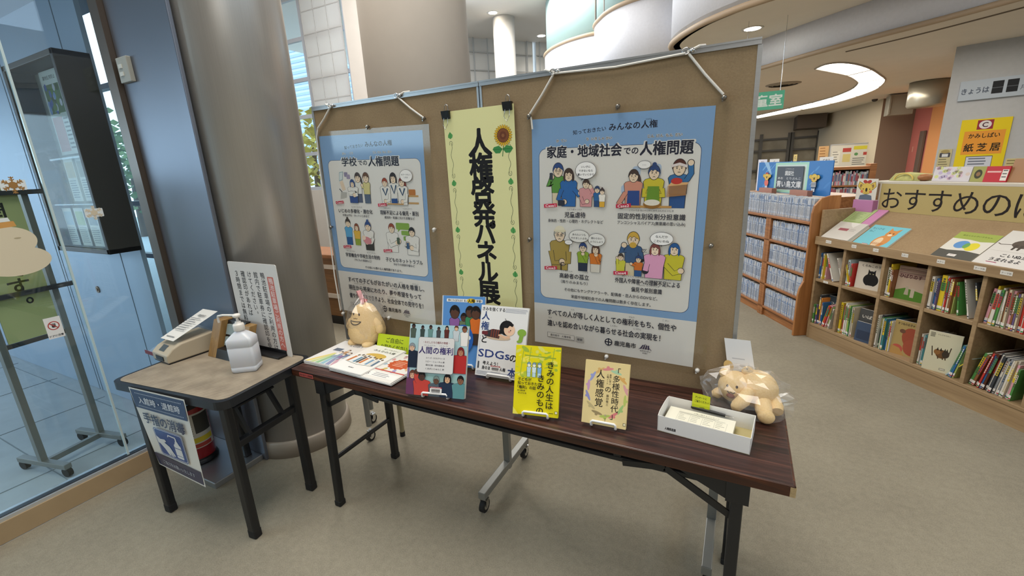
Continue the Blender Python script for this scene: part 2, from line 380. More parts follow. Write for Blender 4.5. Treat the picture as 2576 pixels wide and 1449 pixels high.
        if hs == 'bun': s.ell(x, hy+hh*.6, hw*.22, hh*.16, hair)
        if hs == 'long':
            for q in (-1, 1): s.ell(x+q*hw*.5, hy-hh*.12, hw*.11, hh*.42, hair)
        if hs == 'hat': s.ell(x, hy+hh*.3, hw*.64, hh*.12, 'e8dfc4'); s.ell(x, hy+hh*.36, hw*.5, hh*.3, 'f0e9d2', 0, 14, 0, 180)
        if face and H > 45:
            e = max(.9, hh*.035)
            for q in (-1, 1):
                s.ell(x+q*hw*.2, hy-hh*.02, e*1.1, e*1.3, O, n=8); s.stroke([(x+q*hw*.1, hy+hh*(.07-.03*mood)), (x+q*hw*.3, hy+hh*(.07+.03*mood))], e*.9, O)
                if glasses: s.stroke([(x+q*hw*.2+hw*.13*math.cos(R(a)), hy-hh*.02+hw*.13*math.sin(R(a))) for a in range(0, 360, 45)], e*.7, O, True)
            s.stroke([(x-hw*.12, hy-hh*(.27+.05*mood)), (x, hy-hh*.27), (x+hw*.12, hy-hh*(.27+.05*mood))], e, O)
            s.stroke([(x, hy-hh*.06), (x+hw*.04, hy-hh*.15)], e*.7, O)
        s.l = l0+26
        return s
    def bubble(s, x, y, rx, ry, lines=(), size=8, tail=None):
        if tail: s.poly([(x-rx*.25, y-ry*.7), (x+rx*.15, y-ry*.7), tail], '3a3b44')
        s.ell(x, y, rx+1.2, ry+1.2, '3a3b44', n=22); s.ell(x, y, rx, ry, 'f2f1ef', n=22)
        for i, t in enumerate(lines): s.text(t, x, y+(len(lines)/2-i-1)*size*1.5+size*.3, size, '2a2b33', .01, 'c')
        return s
    def lines(s, x, y, w, n, pitch, h, col='55565c', jitter=.25):
        l = s.l
        for i in range(n):
            s.l = l; s.rect(x, y-i*pitch, w*(1-random.random()*jitter), h, col)
        s.l = l+1; return s
UPR = Matrix(((1, 0, 0, 0), (0, 0, -1, 0), (0, 1, 0, 0), (0, 0, 0, 1)))          # print stands upright and faces -Y

# ================================================================== THE SETTING
def plan_wall(name, pts, z0, z1, mat, th=.12, side=1, smooth=False):
    """wall following a plan polyline, thickened to one side"""
    P = [Vector((x, y)) for x, y in pts]; n = len(P); off = []
    for i in range(n):
        a = P[max(i-1, 0)]; b = P[min(i+1, n-1)]; d = (b-a).normalized(); off.append(P[i]+Vector((-d.y, d.x))*th*side)
    m = MB(); v = []
    for i in range(n):
        for q in (P[i], off[i]):
            for z in (z0, z1): v.append((q.x, q.y, z))
    f1 = []; f2 = []
    for i in range(n-1):
        a, b = 4*i, 4*i+4
        f1 += [(a, b, b+1, a+1), (a+2, a+3, b+3, b+2)]; f2 += [(a+1, b+1, b+3, a+3), (a, a+2, b+2, b)]
    f2 += [(0, 1, 3, 2), (4*n-4, 4*n-2, 4*n-1, 4*n-3)]
    b0 = len(m.v); m.v += [Vector(q) for q in v]
    for fs, s in ((f1, smooth), (f2, False)):
        for f in fs: m.f.append(list(f)); m.mi.append(0); m.sm.append(s); m.c.append((1, 1, 1, 1))
    return struct(m.build(name, mat))
def spline(pts, k=6):
    P = [Vector((x, y)) for x, y in pts]; out = []
    for i in range(len(P)-1):
        p0, p1, p2, p3 = P[max(i-1, 0)], P[i], P[i+1], P[min(i+2, len(P)-1)]
        for j in range(k):
            t = j/k; out.append(tuple(.5*((2*p1)+(p2-p0)*t+(2*p0-5*p1+4*p2-p3)*t*t+(-p0+3*p1-3*p2+p3)*t**3)))
    return out+[tuple(P[-1])]
m = MB(); m.prism([(-2.90, -6), (12, -6), (12, 20), (-12, 20), (-12, 8), (-8.4, 6.1), (-2.90, 1.36)], -.06, 0); struct(m.build('floor', CARPET))
TILE = paint('outdoor_paving', 'a6adb2', .6, 0, .08, 9, .05)
m = MB(); m.prism([(-2.90, -6), (-2.90, 1.36), (-8.6, 6.3), (-30, 22), (-30, -6)], -.07, -.002)
o = struct(m.build('floor_outside', TILE))
m = MB()
for q in range(8): m.box(-9, -2.99, -2.4+q*.52, -2.396+q*.52, -.004, .0006)
for q in range(7): m.box(-8.6+q*.86, -8.596+q*.86, -3, 1.3, -.004, .0005)
struct(m.build('trim_paving_joints', paint('paving_joint', '7d878d', .9)))
# glass front on the left: sill, channel, panes, corner post
m = MB(); m.box(-3.0, -2.905, -6, 1.30, 0, .10); struct(m.build('baseboard_left', paint('sill_stone', 'a38c6a', .6, 0, .05, 12)))
m = MB(); m.box(-2.985, -2.912, -6, 1.28, .10, .118); struct(m.build('trim_glass_channel', paint('channel_metal', 'd5d8da', .25, .7)))
m = MB(); m.box(-2.956, -2.924, -6, 1.28, .112, .1215); struct(m.build('trim_glass_seal', BLACKPL))
for k, (a, b) in enumerate(((-3.0, .905), (.915, 1.285))):
    m = MB(); m.box(-2.945, -2.935, a, b, .115, 3.2); struct(m.build('window_%d' % (k+1), GLASS))
m = MB(); m.box(-2.93, -2.845, 1.265, 1.315, 0, 3.2); struct(m.build('trim_corner_post', paint('bronze_post', '6b5f54', .35, .7)))
m = MB(); m.box(-2.845, -2.325, 1.292, 1.312, 0, 3.4); struct(m.build('wall_steel_panel', PANELSTEEL, bevel=.004))
m = MB(); m.box(-3.0, -2.35, 1.02, 1.292, 0, .035); struct(m.build('trim_steel_plinth', steel('plinth_steel', 'b5b9be', .35), bevel=.004))
m = MB(); m.box(-2.972, -2.958, 1.300, 1.312, .02, 3.2); struct(m.build('trim_glass_gasket', BLACKPL))
m = MB(); m.box(-2.946, -2.934, .9055, .9145, .12, 3.2); struct(m.build('trim_glass_joint', paint('glass_edge', 'c3d6d8', .2)))
# steel clad column with its base ring
cx, cy = -2.396, 1.593
m = MB(); m.lathe([(0, 0), (.276, 0), (.276, 5.2), (0, 5.2)], 64, (cx, cy, 0)); struct(m.build('wall_steel_column', STEEL))
m = MB(); m.lathe([(.276, .10), (.284, .10), (.292, .09), (.295, 0), (.2, 0)], 64, (cx, cy, 0)); struct(m.build('baseboard_column', paint('column_base_ring', 'a1978a', .5, .3)))
# vestibule outside the glass
BLUEW = paint('blue_grey_cladding', '9fb0c2', .45, .25, .03, 5)
m = MB(); m.box(-9, -3.27, 1.35, 1.375, 0, 2.62); struct(m.build('wall_outside', BLUEW))
m = MB()
for x in (-4.50, -4.455, -3.535): m.box(x-.004, x+.004, 1.3485, 1.352, 0, 2.6)
struct(m.build('trim_cladding_joints', paint('cladding_joint', '5a6672', .7)))
m = MB(); m.box(-9, -3.0, -1.5, 1.6, 2.62, 2.75); struct(m.build('ceiling_outside', paint('vestibule_ceiling', '8795a3', .7, 0, .03, 3)))
m = MB(); m.box(-5.2, -3.3, 2.05, 2.07, .05, 2.4)
struct(m.build('window_3', GLASS))
m = MB()
for z in (.06, .95, 1.42, 2.38): m.box(-5.2, -3.26, 2.03, 2.09, z-.02, z+.02)
for x in (-5.2, -3.28): m.box(x-.03, x+.03, 2.03, 2.09, 0, 2.4)
struct(m.build('trim_outer_door_frame', paint('door_frame_grey', '4b5158', .4, .4)))
# hall behind the boards
m = MB(); m.box(-9.5, -4.0, 6.0, 6.25, 0, 1.35); m.box(-5.97, -4.0, 6.0, 6.25, 1.35, 5.2); m.box(-9.5, -7.75, 6.0, 6.25, 1.35, 5.2); struct(m.build('wall_window', WHITEWALL))
plan_wall('wall_left', [(-2.60, 1.45), (-3.05, 1.42), (-8.6, 6.1)], 0, 5.2, WHITEWALL, .1, -1)
FRAMEW = paint('window_frame_white', 'b9c0cc', .5)
m = MB()
for x in (-7.75, -7.02, -5.99): m.box(x-.05, x+.05, 6.05, 6.15, 1.35, 5.2)
for z in (1.38, 2.02, 2.68, 3.30, 3.95, 4.6): m.box(-7.75, -5.97, 6.07, 6.13, z-.03, z+.03)
struct(m.build('trim_window_frame', FRAMEW))
m = MB(); m.box(-7.75, -5.97, 6.095, 6.105, 1.35, 5.2); struct(m.build('window_4', GLASS))
a = math.radians
m = MB(); m.lathe([(0, 0), (.45, 0), (.45, 5.2), (0, 5.2)], 56, (-2.59, 3.40, 0)); struct(m.build('wall_round_pier', paint('pier_paint', 'b3aca3', .75, 0, .02, 8)))
m = MB(); m.lathe([(0, 0), (.27, 0), (.27, 5.2), (0, 5.2)], 40, (-5.62, 11.0, 0)); struct(m.build('wall_slim_column', WHITEWALL))
# curved rear wall of the hall hung with pale blinds, one slit of daylight left open
rw = [(-8.6, 10.2), (-7.18, 11.93), (-6.35, 12.93), (-5.93, 13.43)]
rw2 = [(-5.86, 13.51), (-5.65, 13.77), (-4.4, 15.2), (-2.5, 17)]
BLIND = paint('pale_blind_cloth', 'c6c6c4', .85, 0, .02, 5)
plan_wall('wall_rear', rw, 0, 5.2, BLIND, .1, 1); plan_wall('wall_rear_right', rw2, 0, 5.2, BLIND, .1, 1)
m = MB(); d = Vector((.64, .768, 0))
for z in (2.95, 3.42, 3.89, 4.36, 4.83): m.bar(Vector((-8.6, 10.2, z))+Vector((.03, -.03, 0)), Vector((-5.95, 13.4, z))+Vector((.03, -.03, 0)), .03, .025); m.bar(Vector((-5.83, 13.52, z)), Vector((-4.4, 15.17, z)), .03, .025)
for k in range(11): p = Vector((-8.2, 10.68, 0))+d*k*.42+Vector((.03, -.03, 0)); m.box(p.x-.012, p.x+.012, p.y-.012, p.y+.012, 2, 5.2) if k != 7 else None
struct(m.build('trim_blind_shadow_bars', paint('blind_shadow_bar', 'a5a6a6', .7)))  # grid shadow on the backlit blinds, modelled as grey bars
m = MB(); m.box(-12, 6, -6, 19, 5.2, 5.35); struct(m.build('ceiling', CEIL))
m = MB(); m.box(-12, 12, -6.2, -6, 0, 5.2); struct(m.build('wall_behind', paint('back_wall_paint', '9c8e7e', .9)))
m = MB(); m.box(9, 9.2, -6, 20, 0, 5.2); struct(m.build('wall_far_right', paint('side_wall_paint', 'a89a88', .9)))
# upper storey: scalloped parapets, soffit, fascia, low ceiling of the reading room
s1 = spline([(-.75, 8.3), (-1.0, 7.75), (-1.06, 7.25), (-.90, 6.80), (-.62, 6.37), (-.38, 6.13), (-.16, 5.96), (.10, 5.81), (.7, 5.5), (1.5, 5.2), (2.6, 4.85), (4.2, 4.5)])
s2 = spline([(-2.55, 9.9), (-2.76, 9.24), (-2.46, 8.65), (-2.13, 8.3), (-1.72, 8.1), (-1.3, 8.05), (-.8, 8.3)])
s3 = spline([(-4.15, 11.5), (-4.40, 10.95), (-4.36, 10.58), (-3.97, 10.07), (-3.46, 9.72), (-2.9, 9.56), (-2.5, 9.7)])
plan_wall('wall_parapet_near', s1, 3.12, 4.25, PARAPET, .12, 1, True)
plan_wall('wall_parapet_middle', s2, 3.12, 4.08, PARAPET, .12, 1, True)
plan_wall('wall_parapet_far', s3, 3.12, 4.08, PARAPET, .12, 1, True)
for k, (sp, z) in enumerate(((s1, 3.12), (s2, 4.09), (s3, 4.09))):
    m = MB(); m.tube([(x, y, z) for x, y in sp], .038, 8); struct(m.build('trim_parapet_%d' % (k+1), BEIGETRIM))
for k, sp in enumerate((s2, s3)):
    plan_wall('window_balustrade_%d' % (k+1), [(x+.03, y+.05) for x, y in sp[1:]], 4.12, 5.19, FROST, .012, 1, True)
m = MB()
for x, y in ((-4.36, 10.72), (-2.78, 9.3), (-2.44, 8.70)): m.cyl((x+.02, y, 4.1), (x+.02, y, 5.19), .022, 8)
struct(m.build('trim_balustrade_posts', paint('balustrade_post', '6f6a64', .4, .5)))
f2 = spline([(-1.2, 9.3), (-.45, 8.28), (.13, 7.6), (.70, 6.98), (1.15, 6.54), (1.61, 6.14), (1.94, 5.81), (2.7, 5.0), (3.6, 3.9), (4.6, 2.6)], 4)
plan_wall('wall_fascia', f2, 2.75, 3.12, PARAPET, .10, 1, True)
m = MB(); m.tube([(x, y, 2.75) for x, y in f2], .028, 8); struct(m.build('trim_fascia', BEIGETRIM))
m = MB(); m.prism(s1+[(5.0, 3.0)]+f2[::-1]+[(-1.0, 8.6)], 3.12, 3.2); struct(m.build('ceiling_soffit', SOFFIT))
m = MB(); m.prism([(x+.06, y+.06) for x, y in f2]+[(9, 2.6), (9, 20), (-4, 20), (-4, 14)], 2.75, 2.83); struct(m.build('ceiling_reading_room', SOFFIT))
m = MB()
g1 = [(1.0, 7.2), (1.6, 6.72), (2.2, 6.1), (2.9, 5.3)]
m.tube([(x, y, 2.748) for x, y in spline(g1)], .010, 6); struct(m.build('trim_ceiling_groove', paint('groove', '75695a', .8)))
# reading room walls
d = Vector((.93737, -.34832, 0)); n = Vector((.34832, .93737, 0)); p0 = Vector((2.229, 7.914, 0))
plan_wall('wall_right', [(p0.x, p0.y), tuple((p0+d*5.5)[:2])], 0, 2.75, paint('grey_wall_paint', 'b2b5b9', .8, 0, .03, 25), .5, 1)
plan_wall('wall_pale', [(2.05, 18.3), (2.82, 14.06)], 0, 2.75, paint('cream_wall_paint', 'c4b79f', .85), .1, 1)
plan_wall('wall_brown', [(2.82, 14.06), (3.50, 14.18)], 0, 2.75, paint('brown_wall_paint', '84705f', .85), .1, 1)
plan_wall('wall_pink', [(3.478, 14.17), (3.597, 13.50)], 0, 2.75, paint('pink_wall_paint', 'b5665c', .85), .1, 1)
plan_wall('wall_orange', [(3.597, 13.50), (4.1, 10.6)], 0, 2.75, paint('orange_wall_paint', 'd9955c', .85), .1, 1)
m = MB(); m.box(3.535, 3.575, 13.54, 13.82, 0, 1.95); struct(m.build('door_1', paint('door_frame_brown', '6a5a50', .5)))
m = MB(); m.box(-4, 2.2, 18.2, 18.4, 2.15, 2.75); m.box(-4, 2.2, 18.2, 18.4, 0, .8); struct(m.build('wall_far', paint('far_wall_paint', 'aca293', .85)))
m = MB(); m.box(-4, 2.2, 18.30, 18.32, .8, 2.15); struct(m.build('window_5', paint('dusky_window_glass', '9a9282', .08, 0, .25, 3)))
m = MB()
for x in (-.4, .45, 1.28, 1.36, 2.1): m.box(x-.05, x+.05, 18.12, 18.28, .7, 2.3)
for z in (1.1, 1.75, 2.12): m.box(-4, 2.2, 18.15, 18.28, z-.03, z+.03)
struct(m.build('trim_far_window', paint('dark_window_frame', '4a4743', .5)))
m = MB(); m.box(1.36, 2.12, 17.0, 18.2, 2.35, 2.75); struct(m.build('trim_dark_bulkhead', paint('dark_bulkhead', '50443a', .7)))
# ventilation drum and its duct
t = thing('ventilation_drum', 'pale metal ventilation drum with box duct below the reading room ceiling', 'duct')
m = MB(); m.lathe([(0, 2.30), (.27, 2.30), (.30, 2.34), (.30, 2.74), (0, 2.74)], 40, (2.93, 11.35, 0)); m.build('drum', paint('duct_metal', 'aaa495', .3, .5), t)
m = MB(); m.box(2.72, 3.16, 13.05, 13.35, 2.30, 2.72); m.box(2.72, 2.76, 13.02, 13.05, 2.32, 2.7); m.build('box_duct', paint('duct_box', '8f897b', .5, .3), t, bevel=.008)
# crescent ceiling light with dividers
ro = spline([(.80, 8.23), (.88, 7.95), (1.04, 7.93), (1.28, 8.24), (1.57, 8.88), (1.86, 9.72), (2.07, 10.4), (2.18, 11.25), (2.20, 11.92), (2.10, 12.73), (1.89, 13.7), (1.57, 14.5), (1.05, 15.4), (.25, 16.8)], 3)
ri = spline([(.80, 8.23), (1.06, 8.72), (1.34, 9.27), (1.54, 9.86), (1.69, 10.45), (1.74, 11.14), (1.71, 11.7), (1.57, 12.49), (1.16, 13.66), (.12, 15.9)], 3)
t = thing('ceiling_light', 'glowing crescent-shaped light panel set into the reading room ceiling', 'ceiling light')
m = MB(); m.prism(ro+ri[::-1][:-1], 2.742, 2.7495); m.build('diffuser', LAMP, t)
m = MB()
for (x0, y0), (x1, y1) in (((1.36, 9.27), (1.60, 8.92)), ((1.66, 10.35), (2.02, 10.18)), ((1.74, 11.14), (2.18, 11.3)), ((1.58, 12.49), (2.1, 12.73)), ((1.3, 13.3), (1.80, 13.95)), ((.9, 14.2), (1.3, 15.0))):
    m.bar((x0, y0, 2.738), (x1, y1, 2.738), .05, .01)
m.tube([(x, y, 2.742) for x, y in ro], .012, 6); m.tube([(x, y, 2.742) for x, y in ri], .012, 6)
m.build('frame', paint('lamp_frame', 'b6aca0', .6), t)
def downlight(lbl, x, y, z, r):
    t = thing('ceiling_light', lbl, 'ceiling light', (x, y, z))
    m = MB(); m.lathe([(r*.80, -.004), (r, -.010), (r*1.08, 0), (r*.8, 0)], 28); m.build('ring', paint('downlight_ring', 'd8d4cc', .4), t)
    m = MB(); m.lathe([(0, -.005), (r*.8, -.005), (r*.8, -.001)], 28); m.build('diffuser', emis('downlight', 'fff4e0', 14), t)
    l = bpy.data.lights.new('downlight', 'SPOT'); l.energy = 34; l.color = (1, .92, .8); l.spot_size = R(120); l.spot_blend = .7; l.shadow_soft_size = r*.8
    o = bpy.data.objects.new('downlight', l); COL.objects.link(o); o.location = (x, y, z-.03)
downlight('round downlight in the brown soffit above the right-hand display board', -.04, 6.96, 3.12, .12)
downlight('large round downlight in the high ceiling left of the curved balcony', -5.65, 10.52, 5.2, .13)
downlight('small distant downlight in the high ceiling beside the frosted balcony glass', -5.45, 13.0, 5.2, .14)
t = thing('ceiling_vent', 'round grey air vent in the ceiling beside the crescent light', 'vent', (.49, 9.53, 2.75))
m = MB()
for r in (.27, .20, .13): m.lathe([(r-.05, -.02), (r, -.005), (r, 0), (r-.06, -.004)], 36)
m.build('vent_ring', paint('vent_grey', '9c9284', .6), t)
m = MB(); m.lathe([(0, -.002), (.25, -.002), (.25, 0)], 36); m.build('vent_opening', paint('vent_dark', '6b6257', .8), t)
m = MB(); m.ball((0, 0, 0), (.06, .06, .05)); tag(m.build('ceiling_camera', paint('dome_dark', '3a3632', .3), loc=(2.64, 14.0, 2.74)), 'small dark dome camera on the ceiling above the cream wall', 'camera')

# ---- things outside the glass: a tree, a far building
LEAF = paint('autumn_leaves', 'b7a84a', .8, 0, .35, 6); LEAFG = paint('green_leaves', '5e7546', .8, 0, .35, 6)
def tree(lbl, x, y, h, r, leaf):
    t = thing('tree', lbl, 'tree', (x, y, 0))
    m = MB(); m.tube([(0, 0, 0), (.05, 0, h*.4), (0, .1, h*.8)], [.14, .10, .04], 8); m.build('trunk', paint('bark', '5d4c3d', .9), t)
    m = MB()
    for k in range(420):
        q = Vector((random.gauss(0, 1), random.gauss(0, 1), random.gauss(0, 1))).normalized()*r*random.random()**.4; q.z = q.z*.9+h*.72; e = .10+random.random()*.09
        A = Vector((random.gauss(0, 1), random.gauss(0, 1), random.gauss(0, 1))).normalized(); x_, y_, z_ = basis(A)
        m.add([q+x_*e, q+y_*e*.7, q-x_*e, q-y_*e*.7], [(0, 1, 2, 3)])
    m.build('foliage', leaf, t)
tree('yellow-leaved autumn tree outside the tall window', -12.6, 10.5, 3.4, 1.5, LEAF)
tree('green bushy tree seen through the gap beside the entrance glass', -17.5, 7.5, 3.2, 1.8, LEAFG)
t = thing('office_building', 'pale building with slatted floors outside the tall window', 'building', (-26, 22, 0))
m = MB(); m.box(-7, 7, 0, 5, 0, 12); m.build('wall', paint('facade', 'c9d2de', .8), t)
m = MB()
for k in range(30): m.box(-7, 7, -.08, 0, 2+k*.33, 2.16+k*.33)
m.build('slats', paint('facade_slats', '93a4ba', .7), t)

# ================================================================== LEFT: GLASS FRONT AND VESTIBULE THINGS
YZ = Matrix(((0, 0, 1, 0), (1, 0, 0, 0), (0, 1, 0, 0), (0, 0, 0, 1)))      # print stands upright and faces +X, its x runs along +Y
def sticker(name, lbl, y, z, w, h, draw, cat='sticker'):
    a = Art(YZ @ Matrix.Translation((0, 0, 0)), .001, .0002); a.l = 1; draw(a, w*1000, h*1000)
    b = MB(); o = a.build(name, [PRINT], loc=(-2.9345, y, z)); tag(o, lbl, cat); return o
def snowman(a, w, h):
    a.ell(w*.5, h*.24, w*.5, h*.25, 'd9cdb2', n=36); a.l -= .85
    a.ell(w*.44, h*.58, w*.44, h*.26, 'd9cdb2', n=36); a.l -= .85
    a.poly([(w*.2, h*.80), (w*.66, h*.83), (w*.64, h*.92), (w*.22, h*.90)], 'cf9a55'); a.poly([(w*.2, h*.90), (w*.6, h*.92), (w*.58, h*.985), (w*.2, h*.97)], 'dfe6e4')
    a.ell(w*.3, h*.60, w*.06, h*.012, 'b5a888'); a.ell(w*.62, h*.63, w*.05, h*.012, 'b5a888')
sticker('snowman_sticker', 'cream paper snowman sticker on the entrance glass, in front of the green stand sign', .617, 1.19, .24, .265, snowman)
def flake(c1, bgc):
    def dr(a, w, h):
        a.rrect(0, h*.2, w, h*.6, 4, bgc); cx, cy = w/2, h/2; r = h*.5
        for k in range(6):
            t = R(60*k+30); e = (cx+r*math.cos(t), cy+r*math.sin(t)); a.stroke([(cx, cy), e], h*.07, c1); a.l -= .85
            for f in (.5, .75):
                b = (cx+r*f*math.cos(t), cy+r*f*math.sin(t))
                for q in (-1, 1): a.stroke([b, (b[0]+r*.3*math.cos(t+q*.8), b[1]+r*.3*math.sin(t+q*.8))], h*.05, c1); a.l -= .85
        a.l += 1; a.ell(cx, cy, h*.2, h*.2, c1)
    return dr
sticker('snowflake_sticker', 'brown paper snowflake sticker on white tape, upper one on the entrance glass', .765, 1.553, .085, .075, flake('9c7440', 'dfe7e8'))
sticker('snowflake_sticker', 'pale cream snowflake sticker on the entrance glass near the corner post', 1.025, 1.405, .075, .07, flake('d8cbb2', 'e3e9ea'))
def door_icon(a, w, h):
    a.rect(0, 0, w, h, 'e6e6e4'); cx, cy = w*.5, h*.6
    a.ell(cx, cy, w*.36, w*.36, 'b64a44', n=28); a.ell(cx, cy, w*.29, w*.29, 'e6e6e4', n=28)
    a.rrect(cx-w*.12, cy-w*.16, w*.24, w*.24, 4, '3b3b3e')
    for q in range(4): a.rect(cx-w*.12+q*w*.065, cy+w*.04, w*.045, w*.15, '3b3b3e'); a.l -= .85
    a.l += 1; a.stroke([(cx-w*.23, cy+w*.23), (cx+w*.23, cy-w*.23)], w*.07, 'b64a44')
    a.text('ドアに注意', w*.5, h*.09, w*.17, '2b2b2e', .02, 'c', w*.84)
sticker('door_warning_sticker', 'white square door warning sticker with red no-hand circle on the entrance glass', .757, .862, .060, .105, door_icon)
# stand sign outside
t = thing('sign_stand', 'wheeled steel sign stand with a green hanging sign outside the entrance glass', 'sign stand', (-3.47, .845, 0), R(102.4))
m = MB()
for x in (-.145, .145): m.bar((x, 0, .055), (x, 0, 1.62), .03, .03)
m.build('post', GREYMETAL, t)
for x in (-.145, .145):
    m = MB(); m.bar((x, -.195, .065), (x, .195, .065), .035, .03); f = m.build('foot', GREYMETAL, t, bevel=.003)
    for q in (-1, 1):
        m = MB(); m.cyl((x-.012, q*.175, .028), (x+.012, q*.175, .028), .028, 16); m.build('caster', RUBBER, f)
m = MB(); m.bar((-.145, 0, .06), (.145, 0, .06), .025, .03); m.build('cross_bar', GREYMETAL, t)
for z in (1.03, 1.56): m = MB(); m.bar((-.2, -.03, z), (.23, -.03, z), .02, .025); m.build('rail', paint('dark_rail', '3d4247', .4, .4), t)
m = MB(); m.bar((-.145, 0, .76), (.145, 0, .76), .02, .025); m.build('rail', paint('dark_rail', '3d4247', .4, .4), t)
m = MB(); m.box(-.118, .118, -.012, -.006, .775, 1.60, 'b4b880')
a = Art(Matrix.Translation((-.118, -.012, .775)) @ UPR, .001); a.rect(0, 0, 236, 825, 'b4b880')
a.vtext('開館日です。', 118, 735, 108, '1f2726', .02, 100)
m.v += []; b0 = len(m.v); m.v += a.v; m.f += [[i+b0 for i in f] for f in a.f]; m.mi += a.mi; m.sm += a.sm; m.c += a.c
m.build('sign_panel', [PRINT], t)
# notice case on the outside wall
t = thing('notice_case', 'dark framed notice case with flyers on the blue outside wall', 'notice board', (-3.585, 1.35, 1.185))
m = MB()
for x in (-.345, .315): m.box(x, x+.03, -.16, 0, 0, 1.09)
for z in (0, 1.06): m.box(-.345, .345, -.16, 0, z, z+.03)
m.build('frame', paint('notice_frame', '3a332d', .5, .2), t, bevel=.003)
m = MB(); m.box(-.32, .32, -.03, -.005, .02, 1.07); m.build('backing', paint('notice_backing', 'b9bab4', .8), t)
m = MB(); m.box(-.32, .32, -.12, -.03, .55, .56); m.box(-.32, .32, -.14, -.03, .285, .292); m.build('rack_shelf', ACRYL, t)
m = MB(); m.box(-.32, .32, -.152, -.148, .02, 1.07); m.build('glass_door', CASEGLASS, t)
def flyer(lbl, x, z, w, h, draw, tilt=0, y=1.30):
    a = Art(UPR, .001); a.rect(0, 0, w*1000, h*1000, 'e0ded8'); draw(a, w*1000, h*1000)
    m = MB(); m.box(0, w, .0002, .0012, 0, h, 'd6d3cc'); b0 = len(a.v); a.v += m.v; a.f += [[i+b0 for i in f] for f in m.f]; a.mi += m.mi; a.sm += m.sm; a.c += m.c
    tag(a.build('flyer', [PRINT], loc=(x, y, z)), lbl, 'flyer', 'flyers in the outside notice case')
def fl0(a, w, h):
    a.text('薬物乱用防止', w*.5, h*.9, w*.1, '4a4238', .01, 'c', w*.7); a.rect(w*.08, h*.5, w*.84, h*.34, '6b7a4b')
    for k in range(30): a.ell(w*(.1+.8*random.random()), h*(.52+.3*random.random()), w*.07, w*.09, random.choice(('5868a8', '8aa0d0', '748a45', 'd8d0dc', '4a5a36')), n=8); a.l -= .85
    a.l += 1; a.rect(w*.06, h*.04, w*.55, h*.42, 'd39a94'); a.lines(w*.66, h*.42, w*.3, 8, h*.05, h*.02, '6a665f')
flyer('tall flyer with purple and green flower picture in the outside notice case', -3.79, 1.77, .235, .47, fl0)
def fl(c):
    def dr(a, w, h): a.rect(w*.08, h*.55, w*.84, h*.36, c); a.lines(w*.1, h*.47, w*.8, 8, h*.055, h*.02, '8b8f94')
    return dr
for k, (x, c, l) in enumerate(((-3.88, 'b9c9d6', 'pale blue'), (-3.72, 'b7c48f', 'yellow-green'), (-3.56, '8f9aa6', 'slate grey'), (-3.42, 'a8b99a', 'sage green'))):
    flyer('%s headed flyer on the lower rack of the outside notice case' % l, x, 1.215, .125, .235, fl(c), y=1.25)
for k, (x, c, l) in enumerate(((-3.72, 'c9b9a0', 'sandy beige'), (-3.56, 'a9a79f', 'warm grey'), (-3.42, 'd5d9dc', 'whitish'))):
    flyer('%s headed flyer on the upper rack of the outside notice case' % l, x, 1.49, .125, .255, fl(c), y=1.27)
m = MB(); m.cyl((0, 0, 0), (0, -.006, 0), .024, 20); m.cyl((0, -.006, 0), (0, -.010, 0), .010, 10)
tag(m.build('floor_lock', paint('brass_plate', '7a6a52', .4, .7), loc=(-4.0, 1.35, .874)), 'round brass lock plate on the blue outside wall', 'lock')
# small plate on the steel panel, stamping plinth things
t = thing('wall_plate', 'small grey control plate with buttons on the dark steel panel', 'switch plate', (-2.765, 1.292, 2.06))
m = MB(); m.box(-.05, .05, -.022, 0, 0, .115); m.build('cover', paint('plate_grey', 'a5a59c', .5), t, bevel=.003)
for z in (.03, .065): m = MB(); m.box(-.03, .0, -.026, -.02, z, z+.018); m.build('button', paint('plate_button', 'cfcfc6', .5), t)
# fire extinguisher on the plinth
t = thing('fire_extinguisher', 'red fire extinguisher standing on the steel plinth under the small table', 'fire extinguisher', (-2.66, 1.125, .035))
RED = paint('extinguisher_red', '9c1f24', .25)
m = MB(); m.lathe([(0, .012), (.072, .012), (.08, .02), (.08, .33), (.072, .37), (.045, .40), (.022, .415), (.022, .44), (0, .44)], 40); m.build('cylinder', RED, t)
m = MB(); m.lathe([(0, 0), (.086, 0), (.09, .012), (.082, .035), (.079, .035)], 40); m.build('base', BLACKPL, t)
a = Art(None, 1, 1); LB = MB(); 
def wrap(r, a0, a1, z0, z1, col): LB.lathe([(r, z0), (r, z1)], 14, (0, 0, 0), R(a0), R(a1), col=col)
wrap(.0803, -85, 45, .10, .31, 'cfcabd'); wrap(.0806, -20, 42, .19, .30, '494740'); wrap(.0806, -85, 40, .135, .165, 'd9c23a'); wrap(.0806, -80, -30, .275, .30, '3a2622'); wrap(.0808, -75, 30, .105, .128, 'b84a40')
for k in range(6): wrap(.0808, -78, -28, .18+k*.014, .185+k*.014, '8a857a')
LB.build('label', [PRINT], t)
m = MB(); m.tube([(0, 0, .43), (0, 0, .47), (.03, -.01, .475), (.10, -.02, .49)], .009, 8); m.tube([(.0, 0, .455), (.10, -.01, .45)], .008, 8); m.build('handle', BLACKMETAL, t)
m = MB(); m.tube([(-.02, 0, .45), (-.07, .01, .44), (-.095, .02, .36), (-.095, .02, .16)], .010, 8); m.build('hose', RUBBER, t)

